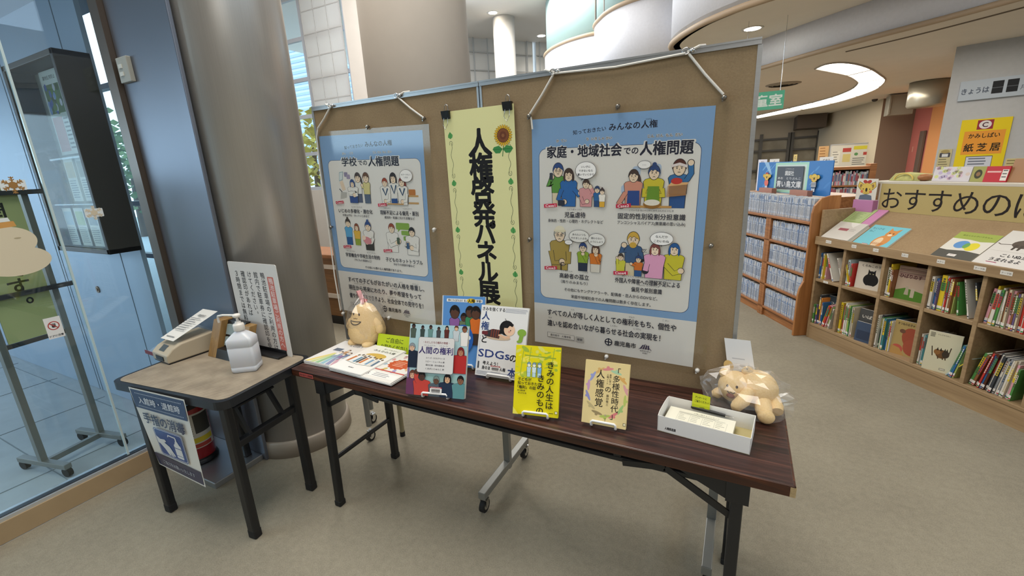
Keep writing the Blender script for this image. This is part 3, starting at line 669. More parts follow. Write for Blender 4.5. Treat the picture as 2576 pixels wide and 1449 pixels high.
# ================================================================== DISPLAY BOARDS
BY = 1.70
def caster(parent, x, y, r=.032):
    m = MB(); m.cyl((x-.011, y, r), (x+.011, y, r), r, 24); c = m.build('caster', RUBBER, parent)
    m = MB(); m.cyl((x+.0105, y, r), (x+.0125, y, r), r*.55, 20); m.cyl((x-.0125, y, r), (x-.0105, y, r), r*.55, 20); m.build('hub', CHROME, c)
    m = MB(); m.cyl((x, y+.004, r*1.5), (x, y+.004, r*2.5), .010, 10); m.bar((x-.016, y, r), (x-.016, y+.004, r*2.1), .004, .024, (0, 1, 0)); m.bar((x+.016, y, r), (x+.016, y+.004, r*2.1), .004, .024, (0, 1, 0)); m.box(x-.018, x+.018, y-.010, y+.018, r*2.05, r*2.2); m.build('fork', CHROME, c)
def board(lbl, x0, x1, side):
    t = thing('display_board', lbl, 'display board', (0, 0, 0))
    m = MB(); m.box(x0, x1, BY, BY+.028, .655, 1.888); m.build('panel', BOARDFELT, t)
    m = MB(); m.box(x0-.003, x1+.003, BY-.006, BY+.034, 1.886, 1.890); m.box(x0-.003, x1+.003, BY-.006, BY+.034, 1.900, 1.906); m.box(x0-.003, x1+.003, BY-.004, BY+.032, 1.89, 1.90); m.build('top_rail', ALU, t)
    m = MB(); m.box(x0, x1, BY-.004, BY+.032, .643, .656); m.build('bottom_rail', ALU, t)
    for x in ((x0, x1) if side else (x0,)):
        m = MB(); m.box(x-.007, x+.007, BY-.0032, BY+.0312, .6435, 1.8855); m.build('side_rail', ALU, t)
    return t
tl = board('left-hand brown felt display board with the school rights poster', -1.985, -1.000, True)
tr = board('right-hand brown felt display board with the family and community poster', -.990, .016, True)
for x, p in ((-.970, tr), (-.012, tr)):
    m = MB(); m.bar((x, BY+.014, .07), (x, BY+.014, .65), .034, .024, (0, 1, 0)); m.build('post', GREYMETAL, p)
    m = MB(); m.bar((x, 1.445, .095), (x, 1.93, .095), .036, .036); f = m.build('foot', GREYMETAL, p, bevel=.003)
    caster(f, x, 1.465); caster(f, x, 1.905)
for x, y in ((-2.035, 1.84), (-1.90, 1.685)):
    m = MB(); m.cyl((x, y, .10), (x, y, .66), .016, 14); l = m.build('post', GREYMETAL, tl); caster(l, x, y, .03)
m = MB(); m.bar((-2.035, 1.84, .645), (-1.90, 1.685, .645), .03, .03); m.build('post_bridge', GREYMETAL, tl)
m = MB(); m.cyl((-1.752, 1.80, .03), (-1.752, 1.80, .66), .014, 12); l = m.build('post', paint('beige_leg', '8f8566', .5), tl); m = MB(); m.cyl((-1.752, 1.80, 0), (-1.752, 1.80, .03), .016, 12); m.build('rubber_tip', RUBBER, l); m = MB(); m.bar((-1.752, 1.80, .645), (-1.90, 1.70, .645), .02, .02); m.build('post_bridge', GREYMETAL, tl)

# ================================================================== POSTERS
def merge(a, m):
    b0 = len(a.v); a.v += m.v; a.f += [[i+b0 for i in f] for f in m.f]; a.mi += m.mi; a.sm += m.sm; a.c += m.c
def sheet(a, w, h, col, th=.0006):
    m = MB(a.M); m.box(0, w, 0, h, -th, 0, col); merge(a, m)
def on_board(x, z, rot, y=BY): return Matrix.Translation((x, y, z)) @ Matrix.Rotation(R(rot), 4, 'Y') @ UPR
INK = '22263a'; BLUEP = '86acd9'; RED_ = 'c5304d'
def case_tag(a, x, y, n):
    a.poly([(x, y-8), (x+50, y-4), (x+49, y+9), (x-1, y+5)], RED_); a.text('Case%d' % n, x+24.5, y-4.5, 13, 'f3e9ea', .012, 'c', 38, 3)
def crest_row(a, y):
    a.ell(300, y, 14, 14, INK, n=30); a.ell(300, y, 10.5, 10.5, 'e8e6e3', n=30); a.stroke([(300, y-15), (300, y+15)], 4.4, INK); a.stroke([(286, y), (314, y)], 4.4, INK)
    a.text('鹿児島市', 322, y-8, 21, '2e3038', .022, 'l', 78)
    l = a.l
    for k in range(4): a.l = l+random.random()*.8; a.poly([(414+k*9, y-7), (420+k*9, y-7), (427+k*6.5, y+9), (423+k*6.5, y+9)], '4b4560')
    a.l = l+1; a.stroke([(411, y-9), (433, y+13), (455, y-9)], 1.6, '4b4560')
    a.text('マグマシティ', 433, y-17, 6.5, '3c3c46', .02, 'c'); a.text('鹿児島市', 433, y-24, 4.5, '55555e', .01, 'c')
def poster_common(a, title, ruby, kit):
    sheet(a, 594*a.k, 841*a.k, 'e8e6e3')
    a.l = 1; a.rect(0, kit['blue'], 594, 841-kit['blue'], BLUEP); x0, x1, y0, y1 = kit['panel']
    a.rrect(x0-1.5, y0-1.5, x1-x0+3, y1-y0+3, 27, '27416e'); a.rrect(x0, y0, x1-x0, y1-y0, 26, 'e8e6e3')
    a.text('知っておきたい', 154, kit['t1'], 16, INK, .008, 'l', 114, 4); a.text('みんなの人権', 278, kit['t1']+7, 25, INK, .02, 'l', 153, 1)
    a.text('じんけん', 404, kit['t1']+32, 5, INK, 0, 'c') if kit.get('r0') else None
    l = a.l
    for t, x, y, s, w, b in title:
        for q in range(2): pass
        a.l = l; a.text(t, x, y, s, 'e8e6e3', .095, 'l', w+7); a.l = l+2.2; a.text(t, x+3.5, y, s, INK, .034, 'l', w)
    for t, x, y, s in ruby: a.l = l; a.text(t, x, y, s, 'e8e6e3', .11, 'c'); a.l = l+2.2; a.text(t, x, y, s, INK, .012, 'c')
    a.l = l+5
K = .00112
# --- right poster: home and community
a = Art(on_board(-.785, .795, 1.3, BY-.0012), K)
poster_common(a, [('家庭・地域社会', 55, 712, 42, 263, .03), ('での', 326, 714, 25, 46, .02), ('人権問題', 378, 711, 45, 160, .03)],
  [('か  てい', 112, 761, 11), ('ち  いき しゃ かい', 245, 762, 11), ('じん  けん  もん  だい', 455, 761, 11)], dict(blue=166, panel=(28, 564, 192, 740), t1=783, r0=1))
B0 = a.l
a.person(100, 545, 145, '5f9c45', '2f4f8c', 'e5d8bb', w=58, arms=[([(-.16, .55), (-.26, .45), (-.16, .68)], 1)], glasses=True, mood=-1); a.rrect(68, 634, 12, 24, 2, '39404f')
a.person(140, 541, 130, '2f6fb8', '4a3a33', None, hs='long', w=62, arms=[([(.16, .46), (.30, .30), (.34, .36)], 1), ([(-.2, .46), (-.30, .2), (-.12, .12)], 1)], mood=-1); a.rrect(100, 543, 26, 20, 3, '2b3346')
a.person(204, 541, 92, 'dfa0a4', '54413a', None, hs='pony', w=50, arms=[([(.2, .42), (.3, .5), (.16, .74)], 1), ([(-.2, .36), (-.1, .14), (.05, .2)], 1)], mood=1)
a.person(244, 541, 70, '2f6fae', '33466f', '2f568c', w=26); a.person(262, 541, 62, 'e9e4da', '4a3f3d', 'd8a83c', hs='bun', w=24)
a.bubble(203, 664, 36, 28, ('いい子に', 'できないなら', '置いていくから'), 8.5, (186, 630)); case_tag(a, 48, 543, 1)
a.l = B0
for x, y, w, h in ((325, 585, 60, 30), (360, 640, 26, 34), (425, 640, 26, 40)): a.rrect(x, y, w, h, 10, 'b7cbe6')
a.person(505, 541, 150, '3a76b0', '5a2f28', '2c5a9a', w=62, arms=[([(.16, .58), (.24, .72), (.22, .93)], 1)]); a.stroke([(482, 672), (505, 678), (528, 670)], 8, 'e9dfe0')
a.person(365, 541, 122, 'dd9a86', '4c3c38', None, hs='pony', w=60, arms=[([(-.2, .4), (-.38, .1), (-.3, .04)], 1)], mood=1); a.poly([(346, 541), (388, 541), (386, 596), (348, 596)], '2d4f94')
a.person(430, 541, 134, 'd7c93b', '2f4a80', None, hs='bun', w=64, arms=[([(-.2, .46), (-.22, .3), (-.04, .32)], 1), ([(.2, .46), (.24, .3), (.05, .30)], 1)], mood=1); a.poly([(408, 541), (452, 541), (448, 610), (412, 610)], '6f9a32')
a.rect(325, 541, 165, 7, 'c99a58'); a.ell(428, 553, 28, 15, '9c6f33'); a.ell(428, 558, 25, 10, 'efeade')
a.poly([(472, 576), (530, 582), (532, 615), (474, 610)], 'c8935a'); a.poly([(474, 610), (532, 615), (536, 622), (484, 622)], 'dcae78'); a.ell(500, 626, 17, 10, 'c23b34')
a.bubble(398, 678, 20, 12, ('･･･',), 9); case_tag(a, 311, 546, 2)
a.l = B0
a.person(106, 306, 158, 'b29a4f', 'c9c5ba', None, hs='hat', w=76, arms=[([(-.22, .45), (-.16, .16), (.08, .18)], 1), ([(.22, .45), (.22, .2), (.06, .2)], 1)], glasses=True, mood=1); a.stroke([(112, 306), (112, 334), (124, 334)], 5, '43352b')
a.person(196, 308, 104, '93b23a', '2f4a86', '25324e', w=44, arms=[([(.16, .5), (.14, .36), (.0, .62)], 1)], glasses=True, mood=1); a.person(243, 308, 100, 'de7f2e', '5a4038', 'e4dfd5', hs='long', w=46, arms=[([(.16, .46), (.14, .36), (.02, .64)], 1)], mood=1)
a.bubble(181, 436, 37, 22, ('あの人いつも', 'やかましいよね'), 8.5, (205, 412)); a.bubble(246, 426, 30, 22, ('関わらない', 'ようにしよう'), 8, (240, 402)); a.bubble(142, 412, 14, 8, ('･･･',), 7); case_tag(a, 47, 311, 3)
a.l = B0
a.person(373, 306, 152, '40628f', 'd9b04a', 'e2d6b4', w=62, arms=[([(-.17, .58), (-.26, .52), (-.2, .70)], 1), ([(.17, .56), (.2, .4)], 0)]); a.ell(373, 414, 12, 10, 'd9b04a')
a.person(333, 306, 76, 'd8d64a', '4a3c38', None, w=34, arms=[([(-.14, .5), (-.16, .8)], 1)]); a.person(394, 306, 72, 'de7a30', '2f4a86', '2e5d96', w=32, arms=[([(-.12, .5), (-.34, .6)], 1)])
a.person(508, 305, 122, 'd8cf3a', '2b5f9e', None, hs='long', w=66, arms=[([(-.2, .4), (.02, .18), (.2, .26)], 1)], mood=1); a.person(447, 305, 118, 'dd9fc0', '7c4743', None, hs='long', w=70, arms=[([(-.2, .42), (-.24, .2)], 0)], mood=1)
a.bubble(466, 441, 36, 21, ('なんだか', 'こわいわね'), 10, (468, 415)); case_tag(a, 311, 314, 4)
for x in (404, 411): a.stroke([(x, 400), (x+8, 404), (x+1, 392), (x+9, 394)], 2, '33343c')
a.l = B0+30
for t, x, y, s, w, b in (('児童虐待', 125, 503, 22, 78, .012), ('身体的・性的・心理的・ネグレクトなど', 61, 484, 13, 206, .005), ('固定的性別役割分担意識', 318, 504, 21, 216, .012), ('アンコンシャスバイアス(無意識の思い込み)', 317, 485, 13, 218, .004), ('高齢者の孤立', 106, 277, 21, 114, .012), ('（周りのみまもり）', 112, 257, 13, 104, .004), ('外国人や障害への理解不足による', 316, 279, 20, 217, .012), ('偏見や差別意識', 374, 251, 19, 103, .012),
  ('その他にもヤングケアラーや、配偶者・恋人からのDVなど、', 126, 227, 14, 338, .006), ('家庭や地域社会での人権問題は数多く存在します。', 153, 202, 14, 290, .006),
  ('すべての人が等しく人としての権利をもち、個性や', 57, 124, 27, 475, .014), ('違いを認め合いながら暮らせる社会の実現を！', 57, 80, 27, 425, .014)): a.text(t, x, y, s, INK, b, 'l', w); a.l -= .85
for t, x, y in (('じどうぎゃくたい', 163, 528), ('こていてき せいべつやくわりぶんたん いしき', 426, 529), ('こう れい しゃ', 135, 301), ('こりつ', 206, 301), ('がいこくじん  しょうがい', 380, 301), ('りかいぶそく', 486, 300), ('へんけん  さべつ いしき', 430, 273), ('にん', 160, 153), ('けんり', 380, 152), ('こ せい', 496, 155), ('ちが', 68, 109), ('しゃかい', 318, 110), ('じつげん', 402, 110)): a.text(t, x, y, 7, INK, .002, 'c'); a.l -= .85
a.l += 1; a.rect(56, 31, 111, 20, '5c5d62'); a.rect(57, 32, 109, 18, 'e8e6e3'); a.text('鹿児島市　人権啓発', 111, 37, 10, INK, .008, 'c', 84); a.rrect(173, 29, 32, 21, 3, 'c2c1bf'); a.text('検索', 189, 34, 11, INK, .01, 'c')
crest_row(a, 47)
def poster(lbl, a, sx, sz, sw, sh, rot):
    t = thing('poster', lbl, 'poster'); a.build('printed_sheet', [PRINT], t)
    m = MB(on_board(sx, sz, rot, BY-.0062)); m.box(0, sw, 0, sh, 0, .0004); m.build('clear_sleeve', FILM, t)
    return t
poster('large blue and white family rights poster in a clear sleeve on the right board', a, -.80, .765, .725, .995, 1.0)
# --- left poster: school
a = Art(on_board(-2.000, .822, 1.9, BY-.0012), K)
poster_common(a, [('学校', 124, 710, 40, 90, .03), ('での', 224, 711, 24, 52, .02), ('人権問題', 284, 708, 44, 172, .03)],
  [('がっ', 146, 757, 11), ('こう', 192, 758, 11), ('じん  けん  もん  だい', 372, 758, 11)], dict(blue=208, panel=(38, 572, 228, 732), t1=780))
B0 = a.l
a.stroke([(122, 600), (108, 640)], 22, 'e9d3bb'); a.poly([(96, 640), (120, 646), (128, 684), (102, 680)], '9fb4bd'); a.poly([(99, 644), (117, 649), (124, 680), (104, 677)], 'd5dfe2'); a.rrect(132, 660, 22, 20, 4, '8f87a5'); a.rrect(146, 650, 22, 20, 4, 'a196b4'); a.stroke([(92, 606), (112, 588)], 4, '3b3f48'); a.poly([(92, 560), (132, 566), (138, 590), (100, 592)], 'b9b9b6')
a.person(214, 545, 132, 'e7e6e2', '4a3f40', '56607a', hs='pony', w=44); a.person(264, 543, 134, 'd9d092', '6b4b38', '5b6b84', w=44, arms=[([(-.16, .5), (-.2, .6)], 1)])
a.person(180, 543, 104, 'eceae6', '2f4f8c', '2d4f93', hs='long', w=66, arms=[([(-.26, .4), (-.1, .44), (.12, .42)], 0), ([(.26, .38), (.06, .34)], 1)], mood=1); case_tag(a, 62, 543, 1)
a.l = B0
a.rect(488, 575, 62, 8, 'c8a06a'); a.rect(488, 545, 62, 8, 'c8a06a'); a.rect(492, 545, 4, 34, '8a8f94'); a.rrect(500, 583, 36, 24, 4, 'c07a3d')
for x, h, hr, hs in ((420, 134, '2e2b30', 'long'), (372, 112, 'a5462f', 'short'), (468, 114, '84332b', 'pony')):
    a.person(x, 541, h, 'eceae6', hr, None, hs=hs, w=58, arms=[([(.2, .42), (.16, .16), (-.04, .12)], 1)]); a.stroke([(x-14, 541+h*.62), (x, 541+h*.36), (x+14, 541+h*.62)], 7, '2f5176')
a.rect(404, 541, 34, 26, '27508f'); a.rect(380, 541, 90, 6, 'c8a06a'); a.bubble(495, 663, 33, 25, ('もう一つらしく', 'しなよ'), 7.5, (478, 634)); case_tag(a, 324, 538, 2)
a.l = B0
a.person(120, 344, 124, '5ba8d8', '3f3734', '2b5f9c', hs='bun', w=50); a.person(174, 345, 102, 'e2b63f', '8b4a2e', '93a83c', hs='long', w=44); a.person(247, 326, 134, 'ece9e4', '2f4f8c', '3a3836', hs='bun', w=66, arms=[([(-.2, .46), (-.16, .28), (.06, .34)], 1), ([(.2, .44), (.1, .28), (-.12, .26)], 1)], mood=1)
a.ell(236, 372, 26, 17, 'd98f97', -15); a.ell(216, 384, 12, 11, 'f0d8c4'); case_tag(a, 77, 333, 3)
a.l = B0
a.rrect(412, 432, 76, 30, 6, '86ae4c'); a.poly([(424, 434), (438, 434), (420, 420)], '86ae4c'); a.rrect(440, 408, 46, 20, 5, '86ae4c'); a.rrect(450, 384, 36, 20, 5, '86ae4c')
a.person(386, 328, 128, 'eceae6', '9c4a33', None, w=70, arms=[([(.2, .42), (.24, .26), (.30, .40)], 1), ([(-.2, .42), (-.1, .22), (.2, .34)], 1)]); a.rrect(412, 366, 16, 30, 3, '4b5d4a')
a.person(500, 322, 122, 'eceae6', '2c2d33', None, w=76, arms=[([(-.2, .42), (-.3, .26), (-.22, .38)], 1), ([(.22, .42), (.2, .2), (-.05, .26)], 1)], mood=1); a.rrect(466, 348, 15, 28, 3, '3f5f86'); case_tag(a, 329, 331, 4)
a.l = B0+30
for t, x, y, s, w, b in (('いじめの多様化・潜在化', 71, 497, 21, 212, .012), ('仲間はずれ・ネットいじめなど', 94, 480, 12, 168, .004), ('理解不足による偏見・差別', 329, 497, 21, 215, .012), ('差別的・配慮に欠けた言動など', 352, 479, 12, 170, .004), ('学習機会や学校生活の制約', 82, 286, 21, 218, .012), ('（子どもの貧困など）', 136, 268, 12, 110, .004), ('子どものネットトラブル', 335, 283, 21, 212, .012), ('SNSでの誹謗中傷など', 380, 267, 12, 122, .004), ('その他にも様々な人権問題があります。', 202, 237, 13, 224, .004),
  ('すべての子どもがおたがいの人格を尊重し、', 78, 160, 27, 466, .014), ('現在から将来にわたり、夢や希望をもって', 76, 120, 27, 448, .014), ('健やかに成長できるよう、社会全体での見守りを！', 76, 78, 27, 455, .014)): a.text(t, x, y, s, INK, b, 'l', w); a.l -= .85
for t, x, y in (('たようか  せんざいか', 190, 522), ('りかいぶそく', 372, 522), ('へんけん さべつ', 486, 522), ('がくしゅうきかい', 120, 311), ('せいかつ せいやく', 250, 311), ('じんかく', 412, 186), ('そんちょう', 496, 186), ('げんざい  しょうらい', 150, 150), ('ゆめ  きぼう', 372, 150), ('すこ', 86, 106), ('せいちょう', 160, 106), ('しゃかいぜんたい', 350, 106), ('みまも', 462, 106)): a.text(t, x, y, 7, INK, .002, 'c'); a.l -= .85
a.l += 1; a.rect(76, 31, 108, 20, '5c5d62'); a.rect(77, 32, 106, 18, 'e8e6e3'); a.text('鹿児島市　人権啓発', 130, 37, 10, INK, .008, 'c', 84); a.rrect(192, 29, 32, 21, 3, 'c2c1bf'); a.text('検索', 208, 34, 11, INK, .01, 'c')
a.l += 1; crest_row(a, 46)
poster('blue and white school rights poster in a clear sleeve on the left board', a, -2.015, .80, .725, .985, 1.7)
# --- banner
a = Art(on_board(-1.178, .80, 0, BY-.0105), .001143); BH = 878; YEL = 'e3e1a6'
sheet(a, .343, BH*.001143, YEL); a.l = 1
for i, (ch, yc) in enumerate(zip('人権啓発パネル展', (762, 676, 590, 502, 424, 348, 270, 188))): a.vtext(ch, 152, yc+48, 104 if ch not in 'パネル' else 98, '141416', .042, w=1.0); a.l = 1
a.l = 4
def leafshape(x, y, s, q): a.poly([(x, y+s), (x+q*s*.9, y+s*.1), (x+q*s*.7, y-s*.6), (x, y-s*.95), (x-q*s*.8, y-s*.5), (x-q*s*.7, y+s*.2)], '57a257'); a.stroke([(x, y+s), (x-q*s*.1, y-s*.9)], 1.4, '2f6f3a'); a.l -= 2
for y in (792, 616, 434, 260, 110): leafshape(25, y, 13, 1)
for y in (615, 436, 266, 100): leafshape(275, y, 13, -1)
def vine(x, y0, y1):
    a.stroke([(x+4*math.sin(k*.9), y0+(y1-y0)*k/14) for k in range(15)], 1.6, '4c5a44'); a.l -= .85
    for yy, q in ((y0-3, 1), (y1+4, -1)): a.stroke([(x+7*math.cos(R(t)), yy+9*math.sin(R(t))*q) for t in range(-60, 230, 40)], 1.5, '4c5a44'); a.l -= .85
for y0, y1 in ((766, 640), (590, 458), (408, 284), (234, 130)): vine(26, y0, y1)
for y0, y1 in ((740, 640), (592, 462), (412, 290), (242, 122)): vine(274, y0, y1)
a.l = 6
def sunflower(x, y, r, half=0):
    for k in range(24): t = R(k*15); a.ell(x+r*.78*math.cos(t), y+r*.78*math.sin(t), r*.24, r*.10, '3f3317', k*15, 8); a.l -= .85
    a.l += 1
    for k in range(24): t = R(k*15); a.ell(x+r*.78*math.cos(t), y+r*.78*math.sin(t), r*.22, r*.085, 'dcae2c', k*15, 8); a.l -= .85
    a.l += 1; a.ell(x, y, r*.66, r*.66, '3f2a17', n=26); a.ell(x, y, r*.62, r*.62, '7d4a2b', n=26); a.ell(x, y, r*.38, r*.38, '6a3a24', n=20); a.ell(x, y, r*.16, r*.16, '8b5a38')
a.stroke([(252, 745), (246, 704)], 3, '3d7a3f')
for q in (-1, 1): a.poly([(248, 730), (248+q*16, 742), (248+q*36, 738), (248+q*42, 730), (248+q*30, 716), (248+q*12, 716)], '3f8a4a'); a.stroke([(248, 730), (248+q*38, 730)], 1.3, '2a5a30')
sunflower(252, 776, 37)
a.stroke([(72, 96), (100, 30)], 4, '3d7a3f')
for q in (-1, 1): a.poly([(96, 50), (96+q*20, 62), (96+q*44, 50), (96+q*30, 30), (96+q*10, 34)], '3f8a4a')
sunflower(84, 108, 37); sunflower(124, 62, 28)
tag(a.build('banner', [PRINT]), 'tall pale yellow vertical banner with bold black title and sunflowers across the boards', 'banner')
def bclip(lbl, x, z, s=1.0):
    t = thing('binder_clip', lbl, 'binder clip', (x, BY-.013, z), 0)
    m = MB(); m.add([(-.02*s, -.012, 0), (.02*s, -.012, 0), (.02*s, .008, .0), (-.02*s, .008, 0), (-.02*s, -.004, -.032), (.02*s, -.004, -.032), (.02*s, .002, -.032), (-.02*s, .002, -.032)], [(3, 2, 1, 0), (0, 1, 5, 4), (2, 3, 7, 6), (0, 4, 7, 3), (1, 2, 6, 5)]); m.build('jaw', BLACKPL, t)
    m = MB(); m.tube([(-.010, -.004, -.028), (-.012, -.012, -.055), (0, -.014, -.075), (.012, -.012, -.055), (.010, -.004, -.028)], .0013, 6); m.build('wire_handle', CHROME, t); m = MB(); m.tube([(-.010, .003, 0), (-.008, .004, .022), (0, .004, .028), (.008, .004, .022), (.010, .003, 0)], .0013, 6); m.build('wire_handle', CHROME, t)
bclip('black binder clip on the left top corner of the yellow banner', -1.160, 1.806); bclip('black binder clip on the right top corner of the yellow banner', -.862, 1.812)
# pins, clips and cords that hold the posters
PIN = paint('pin_metal', '8f8b84', .3, .8); PINW = paint('pin_white', 'd9d8d4', .3)
def pin(lbl, x, z, white=False):
    m = MB(); m.tube([(0, .008, 0), (0, -.004, 0), (0, -.006, 0), (0, -.016, 0), (0, -.018, 0)], [.003, .004, .009, .007, .003], 12)
    m.bar((0, -.009, 0), (-.005, -.009, -.012), .010, .005); tag(m.build('push_pin', PINW if white else PIN, loc=(x, BY-.006, z)), lbl, 'push pin', 'push pins around the posters')
for l, x, z, w in (('steel push pin at the top middle of the right-hand poster', -.419, 1.750, 0), ('steel push pin at the top left corner of the right-hand poster', -.768, 1.750, 0), ('steel push pin at the top right corner of the right-hand poster', -.075, 1.742, 0), ('clear push pin halfway down the right edge of the right-hand poster', -.083, 1.258, 0), ('dark push pin halfway down the left edge of the right-hand poster', -.786, 1.263, 0), ('clear push pin at the bottom right corner of the right-hand poster', -.101, .776, 1), ('clear push pin at the bottom middle of the right-hand poster', -.453, .778, 1),
  ('steel push pin at the top middle of the left-hand poster', -1.615, 1.781, 0), ('steel push pin at the top right corner of the left-hand poster', -1.28, 1.788, 0), ('white-headed push pin halfway down the right edge of the left-hand poster', -1.279, 1.296, 1), ('dark push pin halfway down the left edge of the left-hand poster', -1.966, 1.298, 0), ('clear push pin below the middle of the left-hand poster', -1.633, .818, 1), ('clear push pin at the bottom left corner of the left-hand poster', -1.975, .806, 1)): pin(l, x, z, w)
CORD = paint('white_cord', 'dedbd4', .8)
def cord(lbl, x0, x1, z1, tail=None):
    t = thing('cord', lbl, 'cord', (0, 0, 0), 0)
    m = MB(); y = BY-.010
    m.tube([(x0, y, 1.893), ((x0+x1)/2, y, (1.893+z1)/2-.004), (x1, y, z1)], .0042, 8)
    m.tube([(x0, y, 1.893), (x0+.035*(1 if x1 > x0 else -1), y+.004, 1.907), (x0+.05*(1 if x1 > x0 else -1), BY+.02, 1.912)], .0042, 8)
    if tail: m.tube([(x1, y, z1)]+tail, .0036, 8)
    m.build('string', CORD, t)
    m = MB(); m.tube([(x0-.004+.012*math.cos(R(q)), y-.003, 1.896+.010*math.sin(R(q))) for q in range(0, 360, 30)], .0022, 6, True); m.ball((x0+.016, y-.002, 1.896), .007, 10, 8); m.build('ring_hook', CHROME, t)
cord('white cord slanting down left from the left board rail to the school poster', -1.845, -1.957, 1.80, [(-1.972, BY-.012, 1.76), (-1.985, BY-.012, 1.6), (-1.99, BY-.012, 1.30), (-2.0, BY-.012, 1.02), (-1.995, BY-.012, .82)])
cord('white cord slanting down right from the left board rail to the school poster', -1.420, -1.283, 1.790)
cord('white cord slanting down left from the right board rail to the family poster', -.660, -.766, 1.758, [(-.760, BY-.012, 1.735), (-.757, BY-.012, 1.70)])
cord('white cord slanting down right from the right board rail to the family poster', -.194, -.078, 1.752)
m = MB(); m.tube([(-.655, BY-.013, 1.889), (-.43, BY-.013, 1.880), (-.2, BY-.013, 1.890)], .0038, 8); tag(m.build('slack_cord', CORD), 'slack white cord lying along the right board rail between the two hooks', 'cord')

# ================================================================== THE LONG TABLE
TT = .70
t = thing('folding_table', 'long dark rosewood folding table in front of the display boards', 'table', (-.815, 1.45, 0))
X0, X1, Y0, Y1 = -1.010, 1.003, -.238, .238
m = MB(); m.box(X0+.004, X1-.004, Y0+.004, Y1-.004, TT-.034, TT-.0005); m.mat = 0; m.build('tabletop', ROSE, t, bevel=.003)
m = MB(); m.box(X0, X1, Y0, Y0+.006, TT-.035, TT-.001); m.box(X0, X1, Y1-.006, Y1, TT-.035, TT-.001); m.box(X0, X0+.006, Y0, Y1, TT-.035, TT-.001); m.box(X1-.006, X1, Y0, Y1, TT-.035, TT-.001); m.build('edge_band', ROSE_EDGE, t, bevel=.002)
m = MB(); m.box(X1-.013, X1+.0006, Y0-.0006, Y0+.012, TT-.034, TT-.004); m.build('worn_corner', paint('bare_chipboard', 'a08a64', .9, 0, .2, 160), t)
for sx, x in ((-1, -.832), (1, .868)):
    for sy, y in ((-1, -.215), (1, .165)):
        m = MB(); m.bar((x, y+.012*sy*0, TT-.035), (x, y-.02*(sy < 0), .012), .034, .034, (0, 1, 0)); l = m.build('leg', BLACKMETAL, t, bevel=.006)
        m = MB(); m.bar((x, y-.02*(sy < 0), 0), (x, y-.02*(sy < 0), .03), .038, .038, (0, 1, 0)); m.build('rubber_foot', RUBBER, l, bevel=.005)
        m = MB(); m.box(x-.03, x+.03, y-.022, y+.022, TT-.10, TT-.035); m.add([(x-sx*.03, y-.018, TT-.036), (x-sx*.03, y-.018, TT-.095), (x-sx*.16, y-.018, TT-.036), (x-sx*.03, y-.012, TT-.036), (x-sx*.03, y-.012, TT-.095), (x-sx*.16, y-.012, TT-.036)], [(0, 1, 2), (3, 5, 4), (0, 3, 4, 1), (1, 4, 5, 2), (2, 5, 3, 0)]); m.build('hinge_bracket', BLACKMETAL, t)
        m = MB(); m.bar((x, y, TT-.17), (x-sx*.20, y, TT-.055), .022, .006, (0, 1, 0)); m.bar((x-sx*.20, y, TT-.055), (x-sx*.33, y, TT-.075), .020, .006, (0, 1, 0)); m.build('folding_stay', BLACKMETAL, t)
    m = MB(); m.cyl((x, -.215, .25), (x, .165, .25), .011, 12); m.build('cross_bar', BLACKMETAL, t)
    m = MB(); m.cyl((x-sx*.18, -.21, TT-.06), (x-sx*.18, .165, TT-.06), .006, 8); m.build('lock_rod', BLACKMETAL, t)
for y in (-.205, .185):
    m = MB(); m.bar((-.66, y, TT-.066), (.80, y, TT-.066), .022, .016); m.build('long_rail', BLACKMETAL, t, bevel=.003)
    for x in (-.55, .52):
        m = MB(); m.box(x-.012, x+.012, y-.009, y+.009, TT-.062, TT-.034); m.build('rail_spacer', BLACKMETAL, t)
a = Art(UPR, .001); a.rect(0, 0, 92, 20, 'a04a44'); a.rect(1.5, 1.5, 89, 17, 'c25a52'); a.text('鹿児島市立図書館', 46, 4.5, 13, '3a1513', .03, 'c', 82)
a.build('name_sticker', [PRINT], t, loc=(-.955, Y0-.0008, TT-.029))
def W(x, y, z=TT): return (x, y, z)

# ---- upright books on wire stands
def book_stand(lbl, x, y, yaw, w, tilt):
    t = thing('book_stand', lbl, 'book stand', (x, y, TT), R(yaw), 'white wire book stands')
    s = math.sin(R(tilt)); c = math.cos(R(tilt)); m = MB(); e = w/2
    m.tube([(-e, .15, .004), (-e, -.022, .004), (-e, -.030, .010), (-e, -.030, .022), (-e+.004, -.030, .026), (e-.004, -.030, .026), (e, -.030, .022), (e, -.030, .010), (e, -.022, .004), (e, .15, .004)], .004, 8)
    m.build('front_wire', WHITEWIRE, t)
    m = MB(); m.tube([(-e, .0, .006), (-e*.9, .015+.16*s, .16*c), (-e*.7, .015+.18*s, .18*c), (e*.7, .015+.18*s, .18*c), (e*.9, .015+.16*s, .16*c), (e, 0, .006)], .0036, 8); m.build('back_wire', WHITEWIRE, t)
def book(lbl, x, y, yaw, w, h, th, tilt, draw, page='e3dfd4', spine='d8d4cc'):
    """upright display book, lower left front corner at x, y"""
    t = thing('book', lbl, 'book', (x, y, TT+.013), R(yaw))
    M = Matrix.Rotation(-R(tilt), 4, 'X') @ UPR
    a = Art(M, .001); m = MB(M); m.box(0, w, 0, h, -.0022, 0, spine); m.box(0, w, 0, h, -th, -th+.0022, spine); m.box(-.001, .0016, 0, h, -th, 0, spine); merge(a, m); a.l = 1; a.clip = (0, 0, w*1000, h*1000); draw(a, w*1000, h*1000)
    a.build('cover', [GLOSSY], t)
    m = MB(M); m.box(.002, w-.004, .003, h-.003, -th+.0024, -.0024); m.build('page_block', paint('page_edges', page, .9), t)
    return t
